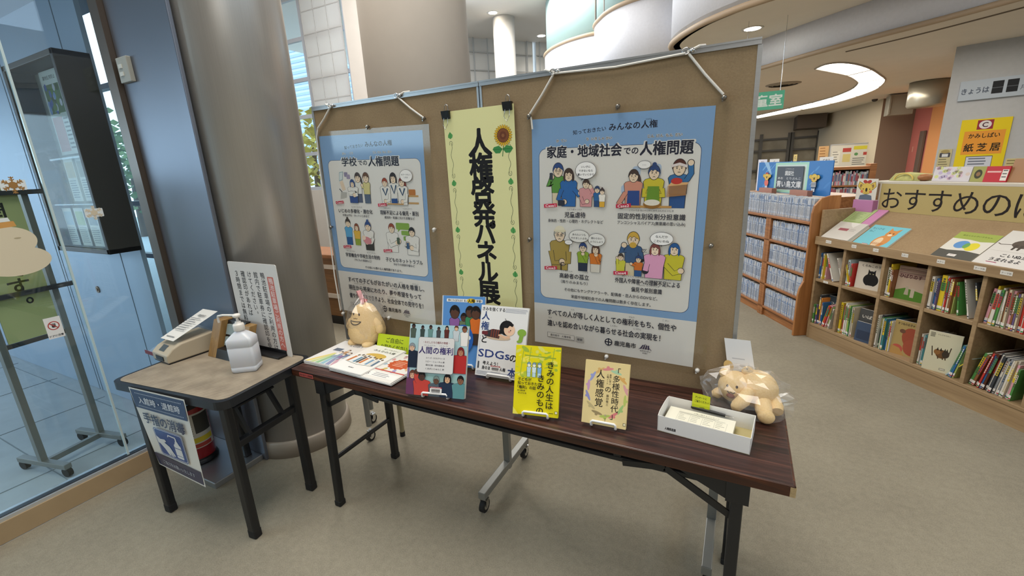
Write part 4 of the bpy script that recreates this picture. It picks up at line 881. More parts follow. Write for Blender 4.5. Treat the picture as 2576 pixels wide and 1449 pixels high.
def barcode(a, x, y, w, h):
    a.rrect(x, y, w, h, 2, 'e4e3e0'); a.rect(x, y+h*.80, w, h*.2, 'a5333a'); a.text('鹿児島市立図書館', x+w*.5, y+h*.84, h*.13, 'e9d8d6', .01, 'c', w*.8); l = a.l
    for k in range(22): a.l = l+random.random()*.8; a.rect(x+w*.12+k*w*.034, y+h*.32, w*.018*(1+(k*7 % 3)*.35), h*.36, '3a3a3e')
    a.l = l+1; a.lines(x+w*.15, y+h*.2, w*.7, 1, 1, h*.07, '6a6a6e', 0)
def cov_rights(a, w, h):
    a.rect(0, 0, w, h, 'a9c9cf'); a.rect(0, 0, w, h*.3, '9fc6c4'); a.poly([(0, 0), (w*.07, 0), (w*.02, h*.5), (0, h*.7)], '7d6a9a')
    L = a.l
    for x, y, H, top, hair, sk, hs in ((.06, .80, .20, '4d5a50', '1f1c1c', '4b3830', 'short'), (.22, .82, .16, '3c4a46', '1f1c1c', '54403a', 'short'), (.36, .82, .17, '6a8f8a', '241f1e', '5a4034', 'short'), (.50, .82, .15, '4a4a4c', '241f1e', '5a4034', 'short'), (.64, .82, .17, '5e2f2a', '241f1e', 'c79a7a', 'long'), (.80, .78, .22, 'c4ccd0', '6b3b26', 'd9b08f', 'short'), (.94, .72, .28, 'e6e2de', '4a2d22', '8a5a42', 'short')):
        a.l = L+random.random()*.8; a.person(w*x, h*y, h*H, top, hair, None, sk, hs, face=0)
    L = a.l = 40
    a.person(w*.06, h*.38, h*.34, '1f2a3c', '8d949a', None, 'e0b89c', 'short', w=w*.24); a.person(w*.90, h*.34, h*.36, 'b4302f', '7a2426', None, 'b98262', 'long', w=w*.26)
    a.l = L+30
    for x, y, H, top, hair, sk, hs, wd in ((.10, -.02, .36, '6a3a5c', '6b4030', 'd8a98c', 'long', .24), (.27, -.05, .38, 'c2453c', '1c1716', '543a30', 'short', .30), (.52, -.06, .34, '55616a', '7a8a86', '6a4a3a', 'short', .26), (.71, -.06, .38, '22324a', '17151a', 'd9ab86', 'long', .28), (.93, -.05, .36, '5d8f93', '1d191a', '8a5f48', 'short', .28)):
        a.person(w*x, h*y, h*H, top, hair, None, sk, hs, w=w*wd, arms=[([(-.14, .6), (-.24, .75), (-.22, .98)], 1)] if x == .27 else ()); a.l = L+30+(a.l-L-30)
    a.rrect(w*.18, h*.32, w*.62, h*.50, 9, '8e8c8c'); a.rrect(w*.186, h*.324, w*.608, h*.492, 8, 'd9d7d5')
    a.text('・わたしたちの権利の物語・', w*.49, h*.735, h*.036, '7a2b36', .012, 'c', w*.44); a.text('人間の権利', w*.49, h*.595, h*.108, '352a66', .03, 'c', w*.58); a.text('にんげん    けんり', w*.49, h*.70, h*.018, '5b5b66', 0, 'c', w*.4)
    for t, y in (('ルイーズ・スピルズベリー 文', .52), ('トビー・ニューサム 絵', .47), ('堀内久美・田中直美 訳', .42), ('くまがいじゅんこ 訳', .37)): a.text(t, w*.49, h*y, h*.026, '4a4a50', .008, 'c', w*.32)
    barcode(a, w*.43, h*.035, w*.20, h*.10)
def cov_globe(a, w, h):
    a.rect(0, 0, w, h, '5b92d0'); a.rect(0, 0, w*.02, h, 'c9d6e6'); a.rrect(w*.10, h*.915, w*.84, h*.045, 4, 'f0f0ee'); a.text('世界のこどもと友だちになろう　新しい', w*.36, h*.923, h*.036, '20242c', .03, 'c', w*.46); a.text('人権', w*.68, h*.917, h*.055, '30280c', .04, 'c'); a.l -= .85; a.ell(w*.68, h*.938, w*.10, h*.034, 'e4c236'); a.l += 1; a.text('人権', w*.68, h*.917, h*.055, '2a240e', .04, 'c'); a.text('学習！', w*.86, h*.923, h*.036, '20242c', .03, 'c')
    a.person(w*.30, h*.30, h*.56, '8d5f9e', '1d1817', '4a2f55', '5a3d30', 'short', w=w*.24, face=0); a.person(w*.52, h*.40, h*.36, '6a7a5a', '1d1817', None, '5a3d30', 'short', w=w*.2); a.person(w*.66, h*.38, h*.48, '3f8a5a', '1d1817', None, '5a3d30', 'short', w=w*.2, face=0); a.person(w*.80, h*.32, h*.54, 'd8702c', '1d1817', '40322c', '5a3d30', 'short', w=w*.26, face=0)
    a.ell(w*.52, h*.40, w*.24, h*.20, '2a63b4', n=36); L = a.l
    for x, y, rx, ry, c in ((.46, .44, .08, .07, '6a8f4a'), (.58, .36, .09, .06, 'a08a58'), (.60, .48, .06, .04, '7f9a5a'), (.44, .32, .05, .04, 'e4ebf0'), (.52, .53, .10, .02, 'eef2f4'), (.66, .42, .04, .03, 'e8eef2')): a.l = L+random.random()*.8; a.ell(w*x, h*y, w*rx, h*ry, c, 20)
def cov_goals(a, w, h):
    a.rect(0, 0, w, h, 'e3e2e0'); a.lines(w*.02, h*.55, w*.03, 22, h*.022, h*.008, '9aa0ae', .5)
    a.text('きみを強くする', w*.03, h*.925, h*.058, '1c1d22', .03, 'l', w*.48); a.lines(w*.52, h*.965, w*.46, 4, h*.016, h*.006, '8c90a0', .2)
    for t, y, s in (('人', .80, .13), ('権', .655, .13)): a.text(t, w*.03, h*y, h*s, '2c4278', .03)
    a.text('と', w*.07, h*.47, h*.12, '1a1a1e', .03); a.text('SDGs', w*.03, h*.265, h*.155, '2c3f7c', .012, 'l', w*.66); a.text('の', w*.70, h*.25, h*.12, '1a1a1e', .02); a.text('本', w*.68, h*.04, h*.14, '2c3f7c', .03)
    a.text('1', w*.04, h*.105, h*.13, '45464c', .05); a.text('考えよう！', w*.14, h*.165, h*.055, '26262c', .02); a.text('身のまわりの人権', w*.13, h*.098, h*.055, '26262c', .02, 'l', w*.5); a.lines(w*.02, h*.06, w*.9, 3, h*.018, h*.006, '8c90a0', .1)
    a.ell(w*.42, h*.555, w*.26, h*.035, 'cdb49a'); a.poly([(w*.10, h*.62), (w*.12, h*.56), (w*.44, h*.54), (w*.46, h*.66), (w*.30, h*.67)], '3a3337')
    for k in range(4): a.poly([(w*(.25+k*.05), h*.555), (w*(.275+k*.05), h*.552), (w*(.285+k*.05), h*.665), (w*(.26+k*.05), h*.668)], '7a3b2e'); a.l -= .85
    a.rrect(w*.06, h*.58, w*.13, h*.05, 5, '6b2a30'); a.stroke([(w*.42, h*.60), (w*.56, h*.565), (w*.66, h*.58)], h*.032, 'e3b898'); a.ell(w*.58, h*.70, w*.15, h*.105, '1c191b', n=30); a.poly([(w*.47, h*.72), (w*.42, h*.60), (w*.52, h*.62)], '1c191b'); a.ell(w*.64, h*.675, w*.115, h*.082, 'e9c4a6', n=26); a.poly([(w*.53, h*.70), (w*.56, h*.78), (w*.72, h*.76), (w*.70, h*.72), (w*.64, h*.735), (w*.60, h*.70)], '1c191b'); a.ell(w*.665, h*.67, w*.010, h*.010, '2a2022'); a.ell(w*.64, h*.65, w*.025, h*.015, 'dc9f8a'); a.stroke([(w*.56, h*.80), (w*.53, h*.83)], 2, '1c191b')
    a.ell(w*.90, h*.655, w*.09, h*.05, '86ad45', n=22); a.poly([(w*.86, h*.62), (w*.94, h*.62), (w*.92, h*.53), (w*.84, h*.54)], '86ad45'); a.ell(w*.86, h*.53, w*.05, h*.018, '86ad45')
    barcode(a, w*.32, h*.075, w*.20, h*.085)
def cov_yellow(a, w, h):
    a.rect(0, 0, w, h, 'e2d519'); L = a.l
    for k in range(46): a.l = L+random.random()*.8; a.ell(w*random.uniform(.02, .98), h*random.uniform(.55, .99), w*random.uniform(.03, .11), h*random.uniform(.008, .03), random.choice(('c6cf3a', 'b2c23c', 'd9d86a', 'e9df5c', '9fb63f')), random.randint(-40, 40), 10)
    a.l = L+1
    for x in (.12, .28, .8): a.stroke([(w*x, h*.56), (w*(x+.03), h*.8), (w*(x+.06), h*.98)], 3, 'a9b83a'); a.l -= .85
    a.l += 1; a.stroke([(w*.2, h*.86), (w*.9, h*.84)], 4, '93a838'); a.ell(w*.36, h*.57, w*.24, h*.025, 'b9c63e')
    for x, c in ((.31, 'bcd8e0'), (.43, 'd5e6ea'), (.55, '7fb0d8')): a.person(w*x, h*.55, h*.21, c, '7fa6b8', 'b9d6de', 'e9ecd8', w=w*.10, face=0)
    a.vtext('きみの人生は', w*.80, h*.80, h*.115, '23221a', .018, w=1.05); a.vtext('きみのもの', w*.60, h*.60, h*.115, '23221a', .018, w=1.05)
    for t, y, s in (('子どもが', .49, .052), ('知っておきたい', .435, .050), ('「権利」の話', .375, .052)): a.text(t, w*.08, h*y, h*s, '2c2a1c', .025, 'l')
    a.text('野口真由美', w*.08, h*.335, h*.024, '3c3a24', .01); a.text('坂上かな 絵', w*.10, h*.30, h*.024, '3c3a24', .01); a.rect(w*.80, h*.055, w*.10, h*.008, '2c2a1c'); a.rrect(w*.93, h*.055, w*.06, h*.04, 1, '4c4a2c'); a.rrect(w*.938, h*.06, w*.045, h*.03, 1, 'e9e6c6'); a.poly([(0, 0), (w*.13, 0), (0, h*.10)], 'e9df5c')
def cov_beige(a, w, h):
    a.rect(0, 0, w, h, 'e2cd94'); L = a.l; cx, cy = w*.52, h*.52
    for k, c in enumerate(('d98a8a', 'a9cba8', 'd9a860', 'd9a0a0', 'b9c46a', '9fc27a', 'd87f7f', 'b0bf60', '9c8a64', 'bfae80', '8f8fc4', 'c79ac0', '9aa0d0', 'd8b070')):
        t = R(90-k*360/14); x, y = cx+w*.43*math.cos(t), cy+h*.37*math.sin(t); a.l = L+random.random()*.8; a.ell(x, y, w*.13, h*.022, c, math.degrees(t)+90+12, 14); a.l = L+1; a.ell(x+w*.03*math.cos(t), y+h*.03*math.sin(t), w*.035, h*.02, c)
    a.l = L+3
    a.vtext('「多様性時代」', w*.72, h*.93, h*.117, '2b2723', .012, w=1.05); a.vtext('人権感覚', w*.36, h*.88, h*.145, '2b2723', .012, .0*h+h*.150, w=.95); a.vtext('の', w*.55, h*.63, h*.105, '2b2723', .01); a.vtext('事例に学ぶ', w*.585, h*.82, h*.034, '4a4238', .006); a.vtext('人権ノート', w*.525, h*.82, h*.034, '4a4238', .006); a.vtext('藤田敬三', w*.55, h*.50, h*.042, '4a4238', .006, h*.046)
    a.ell(w*.53, h*.165, w*.022, h*.015, 'b3a88a'); a.vtext('解放社', w*.53, h*.12, h*.02, '5a5244', .004); a.rrect(w*.93, h*.05, w*.06, h*.045, 1, '5a543c'); a.rrect(w*.94, h*.056, w*.045, h*.033, 1, 'e9e0bc')
def place_book(lbl, slbl, x, y, yaw, w, h, th, tilt, draw, **k):
    book(lbl, x, y, yaw, w, h, th, tilt, draw, **k)
    c, s = math.cos(R(yaw)), math.sin(R(yaw)); book_stand(slbl, x+c*w*.5-s*.028, y+s*w*.5+c*.028, yaw, min(w*.55, .105), tilt)
place_book('blue picture book with children around a globe, behind the crowd-covered book', 'white wire stand under the blue globe book', -1.155, 1.478, 10, .205, .315, .013, 15, cov_globe)
place_book('children\'s rights book with a crowd of people around a grey title panel', 'white wire stand under the crowd-covered rights book', -1.128, 1.205, 12, .248, .277, .012, 21, cov_rights)
place_book('large white book with a girl lying down and big blue SDGs lettering', 'white wire stand under the white SDGs book', -.958, 1.452, 4, .218, .300, .012, 21, cov_goals)
place_book('bright yellow book with handwritten black title and three pale children', 'white wire stand under the bright yellow book', -.668, 1.237, 10, .162, .242, .014, 20, cov_yellow, spine='d8cc1c')
place_book('small beige book with a ring of pastel figures around its title', 'white wire stand under the small beige book', -.427, 1.277, 3, .147, .211, .014, 18, cov_beige, spine='dcc890')

# ---- three piles of pamphlets
def pamphlet_pile(desc, top_lbl, x, y, yaw, w, h, n, draw, z0=0, cover='e3e1dd'):
    for k in range(n):
        top = k == n-1; a = Art(None, .001); j = (random.uniform(-.003, .003), random.uniform(-.003, .003), random.uniform(-1.2, 1.2)) if not top else (0, 0, 0)
        m = MB(); m.box(0, w, 0, h, -.0020, 0, cover); merge(a, m); a.l = 1
        if top: a.clip = (0, 0, w*1000, h*1000); draw(a, w*1000, h*1000)
        o = a.build('pamphlet', [GLOSSY], loc=(x+j[0], y+j[1], TT+z0+.0022*(k+1)), rotz=R(yaw+j[2]))
        tag(o, top_lbl if top else 'plain-edged pamphlet lying under the top copy of the %s pamphlet pile' % desc, 'pamphlet', 'pamphlets in the %s pile' % desc)
def pm_left(a, w, h):
    a.rect(0, 0, w, h, 'dcd9d6'); a.text('知っておきたい', w*.42, h*.90, h*.05, '7a7f86', .012); a.text('LGBT', w*.40, h*.80, h*.10, 'b9bcc0', .05, 'l', w*.42); a.text('LGBT', w*.40, h*.80, h*.10, '868c94', .01, 'l', w*.42)
    a.poly([(w*.18, h*.54), (w*.42, h*.54), (w*.42, h*.66), (w*.18, h*.66)], '59606e')
    for k, c in enumerate(('dcc878', 'bfc98a', '8fb58a', '8fb4bf', '8a8fae', 'c49aa6')): a.poly([(w*(.02+k*.16), 2), (w*(.14+k*.16), 2), (w*(.42+k*.05), h*.46), (w*(.36+k*.05), h*.46)], c); a.l -= .85
    a.l += 1
    for x, y, c in ((.62, .40, 'b98a5a'), (.78, .30, '6a7a9a'), (.5, .3, 'e6e2da'), (.70, .22, '8a6a92')): a.person(w*x, h*y, h*.26, c, '6b5242', '9aa4b4', w=w*.12, face=0); a.l -= 20
def pm_mid(a, w, h):
    a.rect(0, 0, w, h, 'e8e6e2'); a.text('知っておきたい', w*.44, h*.89, h*.05, '3a3d44', .012, 'l'); a.text('みんなの人権', w*.24, h*.79, h*.075, '2a2c34', .03, 'l', w*.66)
    a.ell(w*.55, h*.62, w*.30, h*.10, 'ccaa52', 5); a.ell(w*.40, h*.55, w*.25, h*.06, 'dcdad4')
    L = a.l
    for k in range(9): a.l = L+random.random()*.8; a.poly([(w*(.08+k*.095), h*.30), (w*(.15+k*.095), h*.30), (w*(.17+k*.09), h*(.50+.03*(k % 2))), (w*(.10+k*.09), h*(.50+.03*(k % 2)))], ('c4733a', 'dfe3e6', '4f86a4', '3a3d44', 'c4733a', 'e4e2dc', '6a94b4', 'd9d6cf', '4f6f8a')[k]); a.l = L+1; a.ell(w*(.14+k*.093), h*(.54+.03*(k % 2)), w*.03, h*.028, ('5a4636', '3a3331')[k % 2])
    a.l = L+2; a.stroke([(w*.08, h*.29), (w*.5, h*.25), (w*.92, h*.29)], 2.5, '4a5a48'); a.text('鹿児島市', w*.5, h*.12, h*.03, '55585e', .01, 'c')
def pm_right(a, w, h):
    a.rect(0, 0, w, h, 'e2dfd9'); L = a.l
    for k, c in enumerate(('8fa088', 'b6bf6a', 'c9a0a6', 'd08a8a', '9ab0bd', 'cfb56a', 'a59ac0', 'd8b48a')):
        t = R(k*45+20); a.l = L+random.random()*.8; x, y = w*.52+w*.36*math.cos(t), h*.62+h*.26*math.sin(t)
        for q in (-30, -10, 10, 30): a.stroke([(x, y), (x+w*.10*math.cos(t+R(q)), y+h*.09*math.sin(t+R(q)))], w*.035, c); a.l = L
        a.l = L+random.random()*.8; a.ell(x, y, w*.05, h*.04, c)
    a.l = L+2; pts = []
    for k in range(28): r = .27 if k % 2 else .32; pts.append((w*.54+w*r*math.cos(R(k*360/28)), h*.60+h*r*.62*math.sin(R(k*360/28))))
    a.poly(pts, 'c4552f')
    for k in range(4): a.lines(w*.38, h*(.68-k*.05), w*.32, 1, 1, h*.016, 'e6b49c', .3); a.l -= .85
    a.l += 1; a.rect(0, h*.30, w, h*.035, 'c25a52'); a.rect(w*.06, h*.08, w*.9, h*.16, 'eceae6'); a.text('ら', w*.1, h*.10, h*.11, '2c2c30', .03); a.lines(w*.3, h*.2, w*.5, 3, h*.045, h*.018, '9a9ca2', .3)
pamphlet_pile('left', 'pale pamphlet with grey LGBT lettering, top of the left pamphlet pile', -1.815, 1.278, 1, .210, .262, 7, pm_left)
pamphlet_pile('middle', 'white pamphlet with a drawn crowd and black title, top of the middle pamphlet pile', -1.625, 1.262, -3, .208, .282, 8, pm_mid, .004)
pamphlet_pile('right', 'white pamphlet with an orange speech burst, top of the right pamphlet pile', -1.443, 1.252, -2, .200, .262, 6, pm_right, .003)
# ---- tent card
t = thing('tent_card', 'lime green folded tent card with dark take-one lettering between toy and books', 'card', (-1.595, 1.53, TT), R(4))
w = .213
m = MB(); m.add([(0, 0, 0), (w, 0, 0), (w, .033, .078), (0, .033, .078), (0, .066, 0), (w, .066, 0)], [(0, 1, 2, 3), (3, 2, 5, 4), (0, 3, 4), (1, 5, 2), (0, 4, 5, 1)], col='b5c81e')
a = Art(Matrix.Rotation(-math.atan2(.033, .078), 4, 'X') @ UPR, .001); a.text('ご自由に', 106, 46, 27, '2f3a14', .01, 'c', 104); a.text('お取りください', 106, 12, 27, '2f3a14', .01, 'c', 160); merge(m, a)
m.build('folded_card', [PRINT], t)
# ---- survey tray, forms, pen, sticky note
def warp(a, TL, TR, BR, BL, w, h, curl=0):
    """bend a flat sheet (local units w x h) onto four corner points in space"""
    TL, TR, BR, BL = map(Vector, (TL, TR, BR, BL)); nn = (TR-TL).cross(BL-TL).normalized()*-1; out = []
    for v in a.v:
        s, t = v.x/w, v.y/h; p = (BL*(1-s)+BR*s)*(1-t)+(TL*(1-s)+TR*s)*t
        out.append(p+nn*(v.z+curl*math.sin(PI*min(max(t, 0), 1))))
    a.v = out; return a
t = thing('survey_tray', 'shallow white card tray holding survey forms on the long table', 'tray', (-.190, 1.342, TT), R(-6))
m = MB(); w, d, h, e = .270, .142, .056, .0015
m.box(0, w, 0, d, 0, .002); m.build('tray_bottom', paint('tray_bottom_card', 'b3a676', .8), t)
for nm, bx in (('front_wall', (0, w, 0, e)), ('back_wall', (0, w, d-e, d))):
    m = MB(); x0, x1, y0, y1 = bx; m.box(x0, x1, y0, y1, 0, h); o = m.build(nm, WHITEPAPER, t)
    if nm == 'front_wall':
        a = Art(UPR, .001); a.text('人権推進課', 24, 12, 11, '2a2a2e', .02, 'l', 34); a.build('stamp', [PRINT], o, loc=(0, -.0004, 0))
for x in (0, w-e):
    m = MB(); pr = [(0, 0), (d, 0), (d, h*.98), (d*.85, h*1.12), (d*.5, h*1.16), (d*.15, h*1.12), (0, h*.98)]
    m.add([(x, p, q) for p, q in pr]+[(x+e, p, q) for p, q in pr], [tuple(range(6, -1, -1)), tuple(range(7, 14))]+[(i, (i+1) % 7, 7+(i+1) % 7, 7+i) for i in range(7)]); m.build('end_wall', WHITEPAPER, t)
def form_art(a):
    w, h = 205, 112
    a.rect(0, 0, w, h, 'e5e1cf'); a.text('人権に関するアンケート', 118, 97, 5.5, '3c3c3c', .01, 'c', 80)
    for k in range(3): a.lines(34, 91-k*3.6, 150, 1, 1, 1.2, '6c6c66', .3); a.l -= .85
    a.rect(34, 34, 150, 46, '8f8d82'); a.rect(34.5, 34.5, 149, 45, 'e5e1cf')
    for x in (72, 110, 148): a.rect(x, 34, .6, 46, '8f8d82'); a.l -= .85
    a.l += 1
    for i in range(4):
        for j in range(4): a.lines(38+i*38, 74-j*10, 28, 1, 1, 1.6, '6f6d66', .5); a.l -= .85
    a.l += 1; a.lines(34, 28, 110, 2, 4, 1.3, '6f6d66', .3); a.rect(34, 3, 150, 14, '8f8d82'); a.rect(34.5, 3.5, 149, 13, 'e5e1cf'); a.lines(40, 12, 120, 2, 6, 1.2, '6f6d66', .4)
for k in range(9):
    a = Art(None, .001); m = MB(); m.box(0, .205, 0, .112, -.0016, 0, 'e5e1cf'); merge(a, m); a.l = 1
    if k == 8: form_art(a)
    o = a.build('survey_form', [PRINT], loc=(-.190+.013+(0 if k == 8 else random.uniform(-.002, .002)), 1.353, TT+.004+.0028*(k+1)), rotz=R(-6+(0 if k == 8 else random.uniform(-.4, .4))))
    tag(o, 'cream printed survey form on top of the stack in the white tray' if k == 8 else 'cream form under the top sheet of the stack in the white tray', 'form', 'survey forms stacked in the white tray')
t = thing('pen', 'black ballpoint pen lying behind the forms in the white tray', 'pen', (-.100, 1.472, TT+.036), R(-9))
m = MB(); m.tube([(0, 0, 0), (.004, 0, 0), (.07, 0, 0), (.108, -.001, 0)], [.003, .0055, .0055, .005], 12); m.build('barrel', BLACKPL, t)
m = MB(); m.tube([(.108, -.001, 0), (.125, -.001, 0), (.134, -.001, 0)], [.005, .003, .0008], 10); m.build('tip', CHROME, t)
m = MB(); m.bar((.002, 0, .0065), (.042, 0, .0075), .004, .0015); m.build('clip', BLACKPL, t)
a = Art(UPR, .001); P_ = [(0, 0), (56, 0), (56, 55), (28, 58), (0, 58)]; a.poly(P_, 'ccd42c'); a.rect(0, 0, 56, 17, 'b9c424'); a.text('アンケートに', 9, 41, 9.5, '23331a', .015, 'l', 36); a.text('ご協力ください！', 8, 27, 9.5, '23331a', .015, 'l', 45)
m = MB(UPR); m.prism([(x*.001, y*.001) for x, y in P_], -.0003, 0, 'ccd42c'); merge(a, m)
tag(a.build('sticky_note', [PRINT], loc=(-.098, 1.4685, TT+.034), rotz=R(-6)), 'yellow-green handwritten sticky note standing on the back wall of the white tray', 'note')

# ---- plush toys in clear bags
PLUSH = felt('yellow_plush', 'e2bc7e', 'f3d8a8', 160)
FEAT = paint('embroidery_brown', '3a2418', .8); TONGUE = paint('felt_mouth', '8c4a3c', .8); REDFELT = paint('red_ribbon', 'c0443c', .6)
def crumple(m, c, r, seed, nu=22, nv=14, amp=.12, keep=lambda v: v):
    rnd = random.Random(seed); vs = []; c = Vector(c)
    for j in range(nv+1):
        th = PI*j/nv
        for i in range(nu):
            a = 2*PI*i/nu; f = 1+amp*(rnd.random()-.5)*2+.05*math.sin(3*a+j); vs.append(keep(c+Vector((r[0]*f*math.sin(th)*math.cos(a), r[1]*f*math.sin(th)*math.sin(a), r[2]*f*math.cos(th)))))
    fs = []
    for j in range(nv):
        for i in range(nu):
            p, q, s_, u = j*nu+i, (j+1)*nu+i, (j+1)*nu+(i+1) % nu, j*nu+(i+1) % nu
            fs += [(p, q, s_), (p, s_, u)]
    m.add(vs, fs, False)
t = thing('plush_toy', 'yellow smiling plush toy in a tied clear bag, standing at the left board foot', 'plush toy', (-1.702, 1.590, TT), R(2))
m = MB(); m.lathe([(0, .006), (.060, .010), (.088, .034), (.096, .068), (.091, .104), (.078, .140), (.065, .168), (.056, .190), (.042, .208), (.020, .219), (0, .222)], 40); m.build('body', PLUSH, t)
for q in (-1, 1):
    m = MB(); m.ball((q*.047, -.050, .022), (.030, .040, .022), 20, 12); m.build('foot', PLUSH, t)
    m = MB(); m.tube([(q*.060, -.004, .138), (q*.088, -.010, .116), (q*.101, -.016, .088), (q*.104, -.02, .074)], [.018, .021, .022, .012], 14); m.build('arm', PLUSH, t)
    m = MB(); m.ball((q*.018, -.0585, .178), (.0045, .0035, .0080), 12, 8); m.build('eye', FEAT, t)
m = MB(); m.tube([(.034*math.cos(R(a)), -math.sqrt((.075+.020*.55)**2*.0+(.0725-.46*(.020*math.sin(R(a))))**2-(.034*math.cos(R(a)))**2)-.001, .150+.020*math.sin(R(a))) for a in range(195, 346, 15)], .0024, 8); m.tube([(x*.033, -math.sqrt(.0745**2-(x*.033)**2)-.001, .1445) for x in (-1, -.6, -.2, .2, .6, 1)], .0022, 8); m.build('mouth', FEAT, t)
m = MB(); m.tube([(x*.012, -.0685, .161-.004*abs(math.sin(x*3))) for x in (-1, -.5, 0, .5, 1)], .0015, 6); m.build('nose', FEAT, t)
def gather(v):
    if v.z > .205: f = max(.12, 1-(v.z-.205)*11); v.x *= f; v.y *= f
    v.z = max(v.z, .004); return v
b = thing('plastic_bag', 'clear plastic bag tied with pink tape around the standing plush toy', 'plastic bag', (-1.702, 1.600, TT), R(-38))
m = MB(); crumple(m, (-.006, -.002, .125), (.118, .098, .155), 3, 22, 14, .07, gather); m.build('film', BAGM, b)
m = MB(); m.bar((-.02, -.01, .236), (-.05, -.02, .275), .022, .012); m.bar((-.02, -.01, .232), (.025, -.015, .226), .018, .010); m.build('tape_tie', paint('pink_tape', 'd69a9c', .4), b)
m = MB(); crumple(m, (-.035, -.0, .222), (.022, .018, .010), 5, 10, 6, .2); m.build('red_tie', REDFELT, b)
# lying plush
t = thing('plush_toy', 'yellow plush toy lying in a clear bag at the right end of the long table', 'plush toy', (.058, 1.585, TT), R(0))
m = MB(); m.ball((.038, .030, .072), (.068, .062, .066), 28, 18); m.build('torso', PLUSH, t)
m = MB(); m.ball((-.028, .018, .074), (.056, .052, .056), 28, 18); m.build('head', PLUSH, t)
for (x, y, z) in ((-.064, .020, .118), (.006, .030, .132)): m = MB(); m.ball((x, y, z), (.019, .014, .019), 16, 10); m.build('ear', PLUSH, t)
m = MB(); m.tube([(.015, -.02, .085), (-.002, -.052, .060), (-.022, -.062, .040), (-.034, -.060, .034)], [.020, .022, .020, .010], 12); m.build('arm', PLUSH, t)
m = MB(); m.tube([(-.07, .03, .04), (-.085, .03, .03), (-.10, .03, .026)], [.018, .019, .010], 12); m.build('arm', PLUSH, t)
m = MB(); m.tube([(.055, -.01, .05), (.062, -.045, .032), (.066, -.062, .026)], [.028, .026, .022], 14); m.ball((.068, -.072, .026), (.026, .016, .024), 16, 10); m.build('leg', PLUSH, t)
m = MB(); m.tube([(.085, .02, .05), (.098, -.015, .034), (.10, -.03, .028)], [.026, .024, .020], 14); m.build('leg', PLUSH, t)
for x, z in ((-.052, .092), (-.024, .094)): m = MB(); m.ball((x, -.030+abs(x+.03)*.3, z), (.0045, .004, .006), 10, 8); m.build('eye', FEAT, t)
m = MB(); m.tube([(-.052, -.030, .076), (-.046, -.034, .071), (-.040, -.036, .075), (-.034, -.036, .071), (-.028, -.034, .076)], .0016, 8); m.build('muzzle_line', FEAT, t)
m = MB(); m.ball((-.040, -.029, .060), (.014, .007, .010), 14, 8); m.build('mouth', TONGUE, t)
b = thing('plastic_bag', 'crumpled clear plastic bag around the lying plush toy, spilling over the table edge side', 'plastic bag', (.058, 1.585, TT))
def flat(v): v.z = max(v.z, .003); return v
m = MB(); crumple(m, (.005, .0, .064), (.142, .105, .092), 11, 24, 14, .11, flat); m.build('film', BAGM, b)
a = Art(None, .001); m = MB(); m.box(0, .085, 0, .225, -.0008, 0, 'dadcdf'); merge(a, m); a.rect(0, 0, 85, 225, 'dfe1e4'); a.lines(18, 150, 50, 2, 26, 4, 'b9bcc2', .4); a.ell(42, 92, 18, 15, 'a9b0be'); a.ell(40, 90, 7, 6, 'e6e7ea'); a.ell(4, 120, 16, 22, 'd8b778')
warp(a, (-.018, 1.672, .925), (.066, 1.672, .925), (.112, 1.660, TT+.002), (.020, 1.660, TT+.002), .085, .225)
tag(a.build('leaflet_card', [GLOSSY]), 'whitish picture card standing behind the lying plush toy beside the board edge', 'card')

